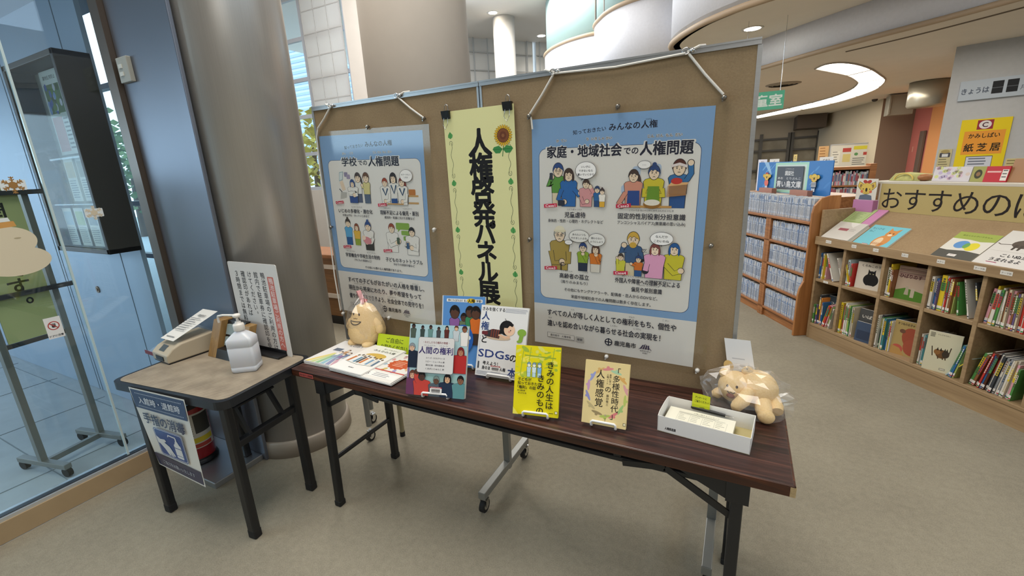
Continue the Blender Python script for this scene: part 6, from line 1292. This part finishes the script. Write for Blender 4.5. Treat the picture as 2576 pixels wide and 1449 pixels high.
row(U_, .930, 'upper', 'fourth', [('white', .018, .215), ('blue', .018, .205), ('violet', .010, .20), ('yellow', .030, .235), ('white', .008, .235), ('red', .010, .225), ('cream', .010, .22), ('brown', .012, .225), ('olive green', .008, .205), ('green', .010, .21, -8), ('white', .009, .24, -14), ('charcoal', .010, .235, -13)])
row(L_, .922, 'lower', 'fourth', [('white', .010, .215), ('white', .011, .215), ('pale blue', .006, .21), ('teal', .012, .215), ('white', .015, .22), ('cream', .008, .22)])
row(L_, 1.112, 'lower', 'leaning fourth', [('pale blue', .006, .20, 36, .006), ('teal', .010, .235, 12), ('blue', .010, .23, 11), ('olive green', .010, .23, 10)])
row(U_, 1.236, 'upper', 'fifth', [('pink', .016, .215, 4), ('yellow', .010, .235, 4), ('white', .018, .215, 3), ('green', .012, .22, 3), ('white', .010, .23), ('cream', .010, .215), ('brown', .010, .235), ('cream', .012, .23), ('pink', .014, .225), ('brown', .010, .22), ('violet', .010, .215), ('cream', .010, .22), ('red', .014, .235), ('white', .008, .20), ('red', .012, .225), ('pink', .010, .20), ('violet', .010, .205), ('orange', .010, .22), ('blue', .012, .21)])
row(L_, 1.236, 'lower', 'fifth', [('green', .016, .225, 12), ('brown', .014, .22, 12), ('dark brown', .012, .25, 11), ('red', .010, .24, 10), ('blue', .010, .23, 9), ('dark brown', .012, .245, 9), ('charcoal', .012, .255, 9), ('white', .008, .25, 8), ('charcoal', .014, .245, 8), ('grey', .012, .24, 8), ('white', .008, .225, 7), ('grey', .010, .24, 7), ('white', .012, .235, 6), ('cream', .010, .24, 6), ('white', .010, .24, 5), ('pink', .012, .22, 4), ('green', .010, .2, 4)])
# books facing out in the compartments
def face_book(lbl, x, y, z, w, h, th, yaw, draw, tilt=4):
    t_ = thing('picture_book', lbl, 'book', G.p(x, y, z), 0, 'picture books facing out in the tan bookcase'); t_.rotation_euler = (0, 0, G.y+R(yaw))
    M = Matrix.Rotation(-R(tilt), 4, 'X') @ UPR; a = Art(M, .001); m = MB(M); m.box(0, w, 0, h, -.002, 0, 'd6d3ca'); m.box(0, w, 0, h, -th, -th+.002, 'd6d3ca'); m.box(0, .002, 0, h, -th, 0, 'd6d3ca'); merge(a, m); a.l = 1; a.clip = (0, 0, w*1000, h*1000); draw(a, w*1000, h*1000); a.build('cover', [GLOSSY], t_)
    m = MB(M); m.box(.002, w-.003, .003, h-.003, -th+.002, -.002); m.build('page_block', paint('page_edges', 'e3dfd4', .9), t_)
def fb_cat(a, w, h):
    a.rect(0, 0, w, h, 'cfc9bd'); a.text('くろねこのうた', w*.5, h*.84, h*.10, '2a2626', .03, 'c', w*.72); a.ell(w*.5, h*.36, w*.25, h*.24, '17181c', n=28); a.ell(w*.5, h*.58, w*.13, h*.12, '17181c')
    for q_ in (-1, 1): a.poly([(w*.5+q_*w*.12, h*.60), (w*.5+q_*w*.12, h*.76), (w*.5+q_*w*.03, h*.66)], '17181c'); a.ell(w*.5+q_*w*.05, h*.59, w*.02, h*.012, 'd8d2a0')
    a.rect(w*.40, h*.10, w*.2, h*.06, 'c9c4ba')
def fb_birds(a, w, h):
    a.rect(0, 0, w, h, 'b3a08e'); a.poly([(0, 0), (w, 0), (w, h*.26), (w*.3, h*.36), (0, h*.26)], '4d7a2a'); L = a.l
    for k in range(9): a.l = L+random.random()*.8; a.stroke([(w*.02, h*(.98-k*.035)), (w*.5, h*(1.0-k*.04)), (w*.98, h*(.96-k*.03))], 5, ('8f6a6a', 'a58a80', '7a5a5a')[k % 3])
    a.l = L+2; a.text('ひばりのす', w*.42, h*.66, h*.13, '4a2026', .035, 'c', w*.7); a.rect(w*.5, h*.1, w*.12, h*.28, 'b5aa98'); a.poly([(w*.3, h*.16), (w*.44, h*.16), (w*.42, h*.4), (w*.34, h*.42)], 'a8a08c')
def fb_fox(a, w, h):
    a.rect(0, 0, w, h, 'a8935f'); a.text('きつねのおきゃくさま', w*.5, h*.88, h*.08, '2c2620', .03, 'c', w*.8); a.ell(w*.66, h*.52, w*.34, h*.32, '9a4c38', 20); a.ell(w*.70, h*.28, w*.30, h*.24, 'a0503c'); a.ell(w*.3, h*.70, w*.10, h*.06, '6a4a3a'); a.ell(w*.22, h*.16, w*.2, h*.14, 'b5564a'); a.poly([(0, 0), (w*.5, 0), (w*.3, h*.2), (0, h*.25)], 'b08a52')
def fb_trio(a, w, h):
    a.rect(0, 0, w, h, 'ccc9b0'); a.lines(w*.06, h*.95, w*.16, 4, h*.03, h*.016, '4a4a44', .3); a.text('さんびきのねこ', w*.46, h*.92, h*.035, '5a5850', .01, 'c'); a.ell(w*.5, h*.46, w*.18, h*.11, '6b4a2c'); a.ell(w*.36, h*.50, w*.10, h*.07, '8a6238'); a.ell(w*.62, h*.47, w*.11, h*.09, '3a3028'); a.stroke([(w*.24, h*.38), (w*.18, h*.62)], 5, '3f3226'); a.stroke([(w*.70, h*.44), (w*.74, h*.66)], 5, '3f3226'); L = a.l
    for x in (.36, .46, .58, .64): a.l = L+random.random()*.8; a.poly([(w*x-6, h*.54), (w*x+6, h*.54), (w*x, h*.62)], '2f2820')
    for x in (.40, .54, .62): a.l = L+random.random()*.8; a.stroke([(w*x, h*.4), (w*x+4, h*.33)], 6, '4a3826')
    a.l = L+1; a.rect(w*.52, h*.06, w*.18, h*.05, '8a8878'); a.rect(w*.54, h*.075, w*.14, h*.02, 'd8d6cc')
def fb_plain(c, c2, tx):
    def dr(a, w, h): a.rect(0, 0, w, h, c); a.rect(w*.1, h*.12, w*.8, h*.45, c2); a.text(tx, w*.5, h*.72, h*.12, 'd8d4cc', .03, 'c', w*.7)
    return dr
face_book('white picture book with a big round black cat, facing out in the second bay', .372, .045, U_, .205, .205, .012, 14, fb_cat)
face_book('picture book with a mauve sky and green hill, facing out in the third bay', .680, .05, U_, .185, .235, .012, 12, fb_birds)
face_book('picture book with a reddish fox, facing out in the lower third bay', .728, .04, L_, .175, .25, .014, 16, fb_fox)
face_book('cream picture book with three small cats, facing out in the lower fourth bay', .988, -.004, L_, .165, .265, .012, 22, fb_trio)
face_book('orange banded picture book facing out in the lower first bay', .105, .085, L_, .16, .255, .010, 8, fb_plain('2f3f4a', 'b5503a', 'つみき'))
face_book('dark covered picture book facing out in the lower second bay', .442, .05, L_, .145, .245, .012, 10, fb_plain('4a4c4e', '2c2e32', 'いばら'))
face_book('small navy picture book leaning in front in the lower second bay', .468, .012, L_, .115, .155, .010, 10, fb_plain('3c4c66', '2d3a52', ''))
face_book('brown patterned picture book facing out in the upper fourth bay', 1.035, .12, U_, .15, .215, .010, 8, fb_plain('7a5f52', '5f463c', 'もり'))
# books lying on the slope
def slope_book(nm, lbl, x, s0_, w, h, th, rot, draw, cat='book', col='d6d3ca'):
    t_ = thing(nm, lbl, cat, G.p(x, (s0_)*.8305, .868+s0_*.557+.0025), 0, 'books displayed on the slope of the tan bookcase'); t_.rotation_euler = (0, 0, G.y)
    M = Matrix.Rotation(math.atan2(.226, .337), 4, 'X') @ Matrix.Rotation(R(rot), 4, 'Z') @ Matrix.Translation((0, 0, th)); a = Art(M, .001); m = MB(M); m.box(0, w, 0, h, -.002, 0, col); m.box(0, w, 0, h, -th, -th+.002, col); m.box(0, .002, 0, h, -th, 0, col); merge(a, m); a.l = 1; a.clip = (0, 0, w*1000, h*1000); draw(a, w*1000, h*1000); a.build('cover', [GLOSSY], t_)
    if th > .005: m = MB(M); m.box(.002, w-.003, .003, h-.003, -th+.002, -.002); m.build('page_block', paint('page_edges', 'e3dfd4', .9), t_)
def sb_white(a, w, h): a.rect(0, 0, w, h, 'c9c5be'); a.rect(w*.26, h*.50, w*.34, h*.14, '9a5a62'); a.poly([(w*.4, h), (w*.75, h), (w*.66, h*.72), (w*.55, h*.8)], 'dcd9d3'); a.lines(w*.64, h*.6, w*.2, 2, h*.08, h*.03, 'a9a5a0', .3)
def sb_green(a, w, h): a.rect(0, 0, w, h, 'a9bd83'); a.rect(w*.08, h*.08, w*.84, h*.74, '8ba266'); a.rect(w*.12, h*.12, w*.76, h*.66, 'a3b67e'); a.lines(w*.2, h*.7, w*.6, 6, h*.09, h*.03, '7f955f', .5); a.rrect(w*.3, h*.9, w*.5, h*.12, 4, 'b7c4a0')
def sb_pink(a, w, h): a.rect(0, 0, w, h, 'c486b0'); a.rect(0, 0, w*.2, h, 'd29ac0')
def sb_cat(a, w, h):
    a.rect(0, 0, w, h, '74bcca'); a.text('ちいさな', w*.06, h*.80, h*.10, '2f6a78', .01); a.text('ねこ', w*.06, h*.66, h*.10, '2f6a78', .01); C_ = 'c98a4e'
    a.ell(w*.66, h*.30, w*.20, h*.30, C_, -8); a.ell(w*.60, h*.24, w*.10, h*.22, 'dcc3a0'); a.ell(w*.70, h*.66, w*.14, h*.16, C_)
    for q_ in (-1, 1): a.poly([(w*.70+q_*w*.13, h*.68), (w*.70+q_*w*.14, h*.93), (w*.70+q_*w*.03, h*.80)], C_); a.ell(w*.70+q_*w*.05, h*.68, w*.016, h*.025, '3a2a1c')
    a.ell(w*.70, h*.60, w*.06, h*.05, 'e0cfb4'); L = a.l
    for k in range(6): a.l = L+random.random()*.8; a.stroke([(w*(.50+k*.05), h*.12), (w*(.53+k*.05), h*.22)], 5, 'a8683a')
    a.l = L+1; a.rect(w*.28, h*.04, w*.16, h*.07, 'dcd9d4'); a.rect(w*.28, h*.09, w*.16, h*.02, '9a4a52')
def sb_blot(a, w, h):
    a.rect(0, 0, w, h, 'd5d2c8'); a.rect(0, h*.74, w, h*.26, '9aa852'); a.poly([(0, h*.74), (w*.3, h*.76), (w*.7, h*.70), (w, h*.74), (w, h*.78), (0, h*.80)], '9aa852'); a.text('あおくんときいろちゃん', w*.5, h*.86, h*.055, '5d6c30', .02, 'c', w*.7); a.poly([(0, 0), (w, 0), (w, h*.30), (w*.6, h*.34), (w*.2, h*.30), (0, h*.32)], '55544e')
    a.ell(w*.38, h*.54, w*.17, h*.14, '5f8fc4', 20); a.ell(w*.66, h*.50, w*.15, h*.15, 'd6c93a', -10); a.ell(w*.51, h*.52, w*.07, h*.10, '6aa05a'); a.rect(w*.36, h*.10, w*.2, h*.08, 'dcd9d4'); a.text('みんな', w*.46, h*.14, h*.03, '8a3a40', .01, 'c')
def sb_pup(a, w, h):
    a.rect(0, 0, w, h, 'd0cdc8'); a.ell(w*.52, h*.66, w*.24, h*.12, '5a5048', 4); a.stroke([(w*.30, h*.62), (w*.10, h*.60), (w*.03, h*.63)], 5, '5a5048'); L = a.l
    for x in (.36, .46, .62, .70): a.l = L+random.random()*.8; a.poly([(w*x, h*.62), (w*(x+.07), h*.62), (w*(x+.05), h*.48), (w*(x+.01), h*.48)], '4a423b')
    a.l = L+random.random()*.8; a.ell(w*.78, h*.66, w*.12, h*.08, '544a42'); a.l = L+1; a.rect(w*.05, h*.42, w*.9, h*.006, 'b5b1aa'); a.text('こいぬが', w*.34, h*.28, h*.10, '26262a', .035, 'l', w*.5); a.text('うまれるよ', w*.22, h*.155, h*.10, '26262a', .035, 'l', w*.56); a.rect(w*.22, h*.07, w*.2, h*.05, 'dcdad6'); a.rect(w*.22, h*.10, w*.2, h*.02, '9a4a62')
slope_book('picture_book', 'thick white book in clear wrap lying at the left end of the slope', .068, -.0, .245, .205, .030, 0, sb_white)
slope_book('book_folder', 'pink folder lying under the green sheet on the slope', .150, .205, .150, .20, .012, 0, sb_pink, 'folder', 'b06a9a')
slope_book('book_folder', 'green card folder lying above the thick white book on the slope', .0, .212, .205, .185, .004, 0, sb_green, 'folder', 'a9bd83') if False else slope_book('card_folder', 'green card folder lying above the thick white book on the slope', .053, .212, .17, .185, .015, 0, sb_green, 'folder', 'a9bd83')
slope_book('picture_book', 'turquoise picture book with an orange kitten lying on the slope', .335, .0, .272, .235, .010, 0, sb_cat)
slope_book('picture_book', 'picture book with blue and yellow colour blots lying on the slope', .895, .012, .225, .255, .008, 0, sb_blot)
slope_book('picture_book', 'white picture book with a dark standing puppy lying on the slope', 1.128, .006, .255, .315, .010, 0, sb_pup)
# box and animal card at the left end of the header
t = thing('card_box', 'pink card box standing at the left end of the header sign', 'box', G.p(.02, .31, 1.075), G.y)
m = MB(); m.box(0, .175, -.02, .06, .0, .10); m.build('box_body', paint('pink_box', 'b57aa8', .6), t, bevel=.002)
a = Art(UPR, .001); m = MB(UPR); m.box(0, .175, 0, .165, -.004, 0, 'd2cfc6'); merge(a, m); a.rect(0, 0, 175, 165, 'd2cfc6'); C1 = 'cdb458'
for q_ in (-1, 1): a.poly([(88+q_*35, 130), (88+q_*70, 145), (88+q_*82, 105), (88+q_*55, 78), (88+q_*30, 90)], '6a5a30'); a.poly([(88+q_*36, 126), (88+q_*68, 140), (88+q_*78, 106), (88+q_*54, 82), (88+q_*32, 92)], C1); a.ell(88+q_*52, 108, 10, 14, '8a6a44')
a.ell(88, 88, 52, 46, '6a5a30', n=26); a.ell(88, 88, 50, 44, C1, n=26); a.poly([(30, 0), (146, 0), (138, 34), (88, 44), (38, 34)], '5d6a7c'); a.ell(88, 78, 9, 16, '2b241c')
for q_ in (-1, 1): a.ell(88+q_*28, 84, 4, 5, '2b241c'); a.ell(88+q_*38, 64, 12, 11, 'c9694e'); a.ell(88+q_*18, 142, 19, 13, 'a33a34', q_*18)
a.stroke([(74, 56), (82, 51), (88, 55), (95, 51), (102, 56)], 2.5, '4a3a20')
tag(a.build('animal_card', [PRINT], loc=G.p(.02, .305, 1.178), rotz=G.y), 'square white card with a bow-wearing animal face above the pink box', 'card')
# things on the counter behind the header
def counter_book(lbl, x, y, w, h, c, draw=None, tilt=10, nm='book'):
    a = Art(Matrix.Rotation(-R(tilt), 4, 'X') @ UPR, .001); m = MB(a.M); m.box(0, w, 0, h, -.010, 0, c); merge(a, m); a.l = 1
    if draw: draw(a, w*1000, h*1000)
    tag(a.build(nm, [GLOSSY], loc=G.p(x, y, 1.323), rotz=G.y), lbl, 'book', 'books on the counter behind the header sign')
def cb1(a, w, h): L = a.l; [(setattr(a, 'l', L), a.ell(random.uniform(.05, .95)*w, random.uniform(.1, .95)*h, w*.06, h*.12, random.choice(('c9b0c0', 'c3c98a', 'b3a8c4', 'c7b8b0')), n=8)) for k in range(26)]
def cb2(a, w, h): a.ell(w*.5, h*.5, w*.3, h*.3, '3a3a28'); a.ell(w*.5, h*.5, w*.16, h*.14, '8a6a4a')
def cb3(a, w, h): a.rect(w*.08, h*.6, w*.6, h*.1, 'd8b0ac'); a.rect(w*.72, h*.1, w*.26, h*.7, 'd9d6d0'); a.lines(w*.75, h*.7, w*.2, 3, h*.2, h*.06, '4a4a4c', .1)
counter_book('pale floral book standing on the counter below the yellow kamishibai poster', .47, .45, .235, .10, 'c9c6cc', cb1)
counter_book('olive book with a dark animal picture on the counter', .71, .45, .075, .10, '9a9a5a', cb2)
counter_book('red book with a white label on the counter behind the header sign', .785, .45, .125, .10, 'b5303c', cb3)
counter_book('plain tan book standing tall on the counter near the right edge', .905, .46, .115, .145, '9a7350', None, 14)
counter_book('bluish grey book at the far right of the counter', 1.025, .46, .12, .13, '6a7690', None, 14)
t = thing('picture_basket', 'flat yellow-green picture bag with a looped handle on the counter', 'bag', G.p(.16, .44, 1.323), G.y)
m = MB(); m.add([(0, 0, 0), (.24, 0, 0), (.26, .12, 0), (.04, .12, 0), (.03, .02, .055), (.22, .01, .05), (.25, .11, .045), (.07, .11, .06)], [(3, 2, 1, 0), (4, 5, 6, 7), (0, 1, 5, 4), (1, 2, 6, 5), (2, 3, 7, 6), (3, 0, 4, 7)]); m.build('bag_body', paint('bag_green', 'a9a868', .7, 0, .3, 25), t)
m = MB(); m.tube([(.05+.07*(1-math.cos(R(a_))), -.006, .01+.045*math.sin(R(a_))) for a_ in range(0, 181, 15)], .005, 8); m.build('handle', paint('bag_handle', 'c9b25a', .6), t)
m = MB(); m.ball((0, 0, .026), (.045, .03, .026), 16, 10); tag(m.build('wooden_ball', BROWNWOOD, loc=G.p(.415, .46, 1.323)), 'small brown wooden lump beside the picture bag on the counter', 'ornament')
# ---- the grey wall behind: signs
WR = Frame((2.229, 7.914, 0), -20.384)
def wsign(nm, lbl, s, z, w, h, col, draw, off=.012, th=.010, cat='sign', rot=0):
    a = Art(Matrix.Rotation(R(rot), 4, 'Y') @ UPR, .001); m = MB(a.M); m.box(0, w, 0, h, -th, 0, col); merge(a, m); a.l = 1; draw(a, w*1000, h*1000); tag(a.build(nm, [PRINT], loc=WR.p(s, -off, z), rotz=WR.y), lbl, cat)
def ws_today(a, w, h):
    a.text('きょうは', 22, h*.34, h*.34, '4f5a6c', .02, 'l', 235)
    for x in (280, 400, 590, 710): a.rrect(x, h*.22, 92, h*.62, 4, '1d2026'); a.rect(x, h*.50, 92, 4, '7a828c')
    a.text('月', 510, h*.30, h*.26, '6a7484', .01); a.text('日', 815, h*.30, h*.26, '6a7484', .01)
wsign('calendar_sign', 'long pale blue today-is calendar sign with black date blocks on the grey wall', .105, 2.105, 1.05, .225, 'aebac8', ws_today, .03, .03)
def ws_yellow(a, w, h):
    a.rect(0, 0, w, h, 'dcc51f'); a.rect(w*.33, h*.83, w*.32, h*.15, '8f2c3c'); a.ell(w*.49, h*.905, w*.125, h*.066, 'd9d4d6', n=26); a.text('C', w*.49, h*.868, h*.105, '4a2a3c', .03, 'c')
    a.rect(w*.10, h*.43, w*.82, h*.38, 'dc9538'); a.text('かみしばい', w*.51, h*.70, h*.085, '2c2418', .02, 'c', w*.62); a.text('紙 芝 居', w*.51, h*.49, h*.14, '2c2418', .02, 'c', w*.72); a.rect(w*.23, 0, w*.54, h*.40, '3a4258'); a.rect(w*.24, 0, w*.52, h*.39, 'c6cbd8'); a.lines(w*.29, h*.35, w*.42, 3, h*.045, h*.02, '6a7080', .2)
    L = a.l
    for k in range(5): a.l = L+random.random()*.8; a.ell(w*.29, h*(.19-k*.038), w*.014, h*.009, '3a3f50', n=8); a.rect(w*.32, h*(.185-k*.038), w*.14, h*.012, '7a8090'); a.ell(w*.50, h*(.19-k*.038), w*.014, h*.009, '3a3f50', n=8); a.rect(w*.53, h*(.185-k*.038), w*.14, h*.012, '7a8090')
wsign('poster', 'bright yellow picture-story poster with a letter C on the grey wall', .183, 1.14, .432, .735, 'dcc51f', ws_yellow, cat='poster')
def ws_note(a, w, h):
    a.rrect(w*.1, h*.72, w*.8, h*.16, 10, '4a4a50'); a.rect(w*.28, h*.74, w*.46, h*.10, 'd0d4d8'); a.ell(w*.5, h*.92, w*.34, h*.06, 'a08f5c'); a.lines(w*.1, h*.64, w*.8, 7, h*.085, h*.026, '6a644c', .3)
wsign('paper_note', 'beige paper note with a dark badge left of the yellow poster', .022, 1.17, .125, .365, 'bdb48c', ws_note, cat='note')
wsign('paper_note', 'small cream note with three text lines right of the yellow poster', .635, 1.235, .16, .155, 'c9bd8a', lambda a, w, h: a.lines(10, h*.8, w*.85, 3, h*.22, h*.10, '8a7f56', .1), cat='note')
# ---- green hanging room sign
t = thing('hanging_sign', 'green room sign with white letters hanging from the fascia behind the right board', 'sign', (-.14, 6.5, 2.10), R(2))
a = Art(UPR, .001); m = MB(UPR); m.box(0, .50, 0, .205, -.012, 0, '4fae90'); merge(a, m); a.rect(0, 0, 500, 205, '5ab898'); a.text('児童室', 262, 50, 140, 'e2efe9', .022, 'c', 430)
a.build('sign_plate', [GLOSSY], t)
for x in (.06, .452): m = MB(); m.cyl((x, -.006, .205), (x, -.006, 1.0), .0035, 6); m.build('hanging_rod', CHROME, t)
# ---- distant bookcase, notice board
t = thing('bookcase', 'distant wooden bookcase with two visible rows behind the blue display panel', 'bookcase', (.55, 9.0, 0))
m = MB(); m.box(1.22, 1.30, -.02, .3, 0, 1.37); m.build('end_panel', BROWNWOOD, t); m = MB(); m.box(0, 1.30, -.01, .3, 1.29, 1.335); m.build('top_board', BROWNWOOD, t)
for z in (.60, .865, 1.02): m = MB(); m.box(0, 1.22, -.01, .3, z, z+.025); m.build('shelf', BROWNWOOD, t)
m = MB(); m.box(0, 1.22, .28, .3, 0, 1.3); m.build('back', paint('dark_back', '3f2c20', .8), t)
for z, nm, hh in ((1.045, 'upper', (.16, .23)), (.625, 'bottom', (.16, .22)), (.89, 'lower', (.11, .122))):
    x = .555+.0; k = 0
    while x < 1.745:
        w_ = random.uniform(.014, .030); h_ = random.uniform(*hh); c = random.choice(('c9cbd2', 'd0b0cc', 'b9c3cc', '8a9a86', 'd5d3cc', '6a7484', 'a9b0c0', 'c58a96', 'd8d8d4', '4f5660')); k += 1
        if nm != 'bottom':
            m = MB(); m.box(0, w_-.001, 0, .16, 0, h_, c); m.box(.002, w_-.003, -.0008, 0, h_*.3, h_*.8, random.choice(('d8d6d0', '8a8f9a', 'a5505a', '5a6a8a')))
            tag(m.build('distant_book', [PRINT], loc=(x, 9.02+random.uniform(0, .02), z)), 'small book, %s from left, %s row of the distant bookcase' % (ORD[k-1], nm), 'book', 'books in the distant bookcase')
        x += w_
t = thing('notice_board', 'white notice board with small coloured sheets on the far cream wall', 'notice board', (2.62, 15.0, 1.15), R(-79.7))
t.location = (2.655, 14.75, 1.15)
t = None
def nb(a, w, h):
    a.rect(0, 0, w, h, 'cfccc0'); a.rect(w*.32, h*.70, w*.22, h*.16, 'b2473f'); a.rect(w*.60, h*.78, w*.34, h*.14, 'cfc43c'); a.ell(w*.68, h*.60, w*.05, h*.06, '5f8f5a'); a.rect(w*.86, h*.55, w*.10, h*.12, 'b2473f'); a.rect(w*.34, h*.30, w*.2, h*.32, 'cdbd7a'); a.rect(w*.04, h*.2, w*.22, h*.55, 'dad7cc'); a.lines(w*.06, h*.7, w*.18, 5, h*.1, h*.03, '7a7a72', .3); a.lines(w*.6, h*.42, w*.34, 4, h*.08, h*.03, '6a6a66', .3)
o = [x for x in bpy.data.objects if x.get('category') == 'notice board' and x.location.y > 10][0]
a = Art(UPR, .001); m = MB(UPR); m.box(0, .80, 0, .62, -.02, 0, 'cfccc0'); merge(a, m); a.l = 1; nb(a, 800, 620); a.build('panel', [PRINT], o)
m = MB(); m.box(-.02, 0, -.01, .02, -.02, .64); m.box(.80, .82, -.01, .02, -.02, .64); m.box(-.02, .82, -.01, .02, -.02, 0); m.box(-.02, .82, -.01, .02, .62, .64); m.build('frame', ALU, o)
o.rotation_euler = (0, 0, R(-3)); o.location = (1.98, 14.55, 1.14)
for s_, lb, c in ((.20, 'tan wall card with a red mark left of the white notice board', 'c7a070'),):
    a = Art(UPR, .001); m = MB(UPR); m.box(0, .22, 0, .42, -.01, 0, c); merge(a, m); a.lines(30, 360, 150, 4, 70, 20, '8a5f3a', .3); a.rect(60, 40, 90, 60, 'b0473c'); tag(a.build('wall_card', [PRINT], loc=(1.72, 14.6, 1.33)), lb, 'card')
a = Art(UPR, .001); m = MB(UPR); m.box(0, .1, 0, .12, -.004, 0, 'd2a690'); merge(a, m); a.rect(38, 20, 24, 70, 'c05a4c'); tag(a.build('wall_card', [PRINT], loc=(3.50, 14.02, 1.50), rotz=R(-60)), 'small pale pictogram card on the pink wall', 'card')
bpy.data.scenes.remove(TS)
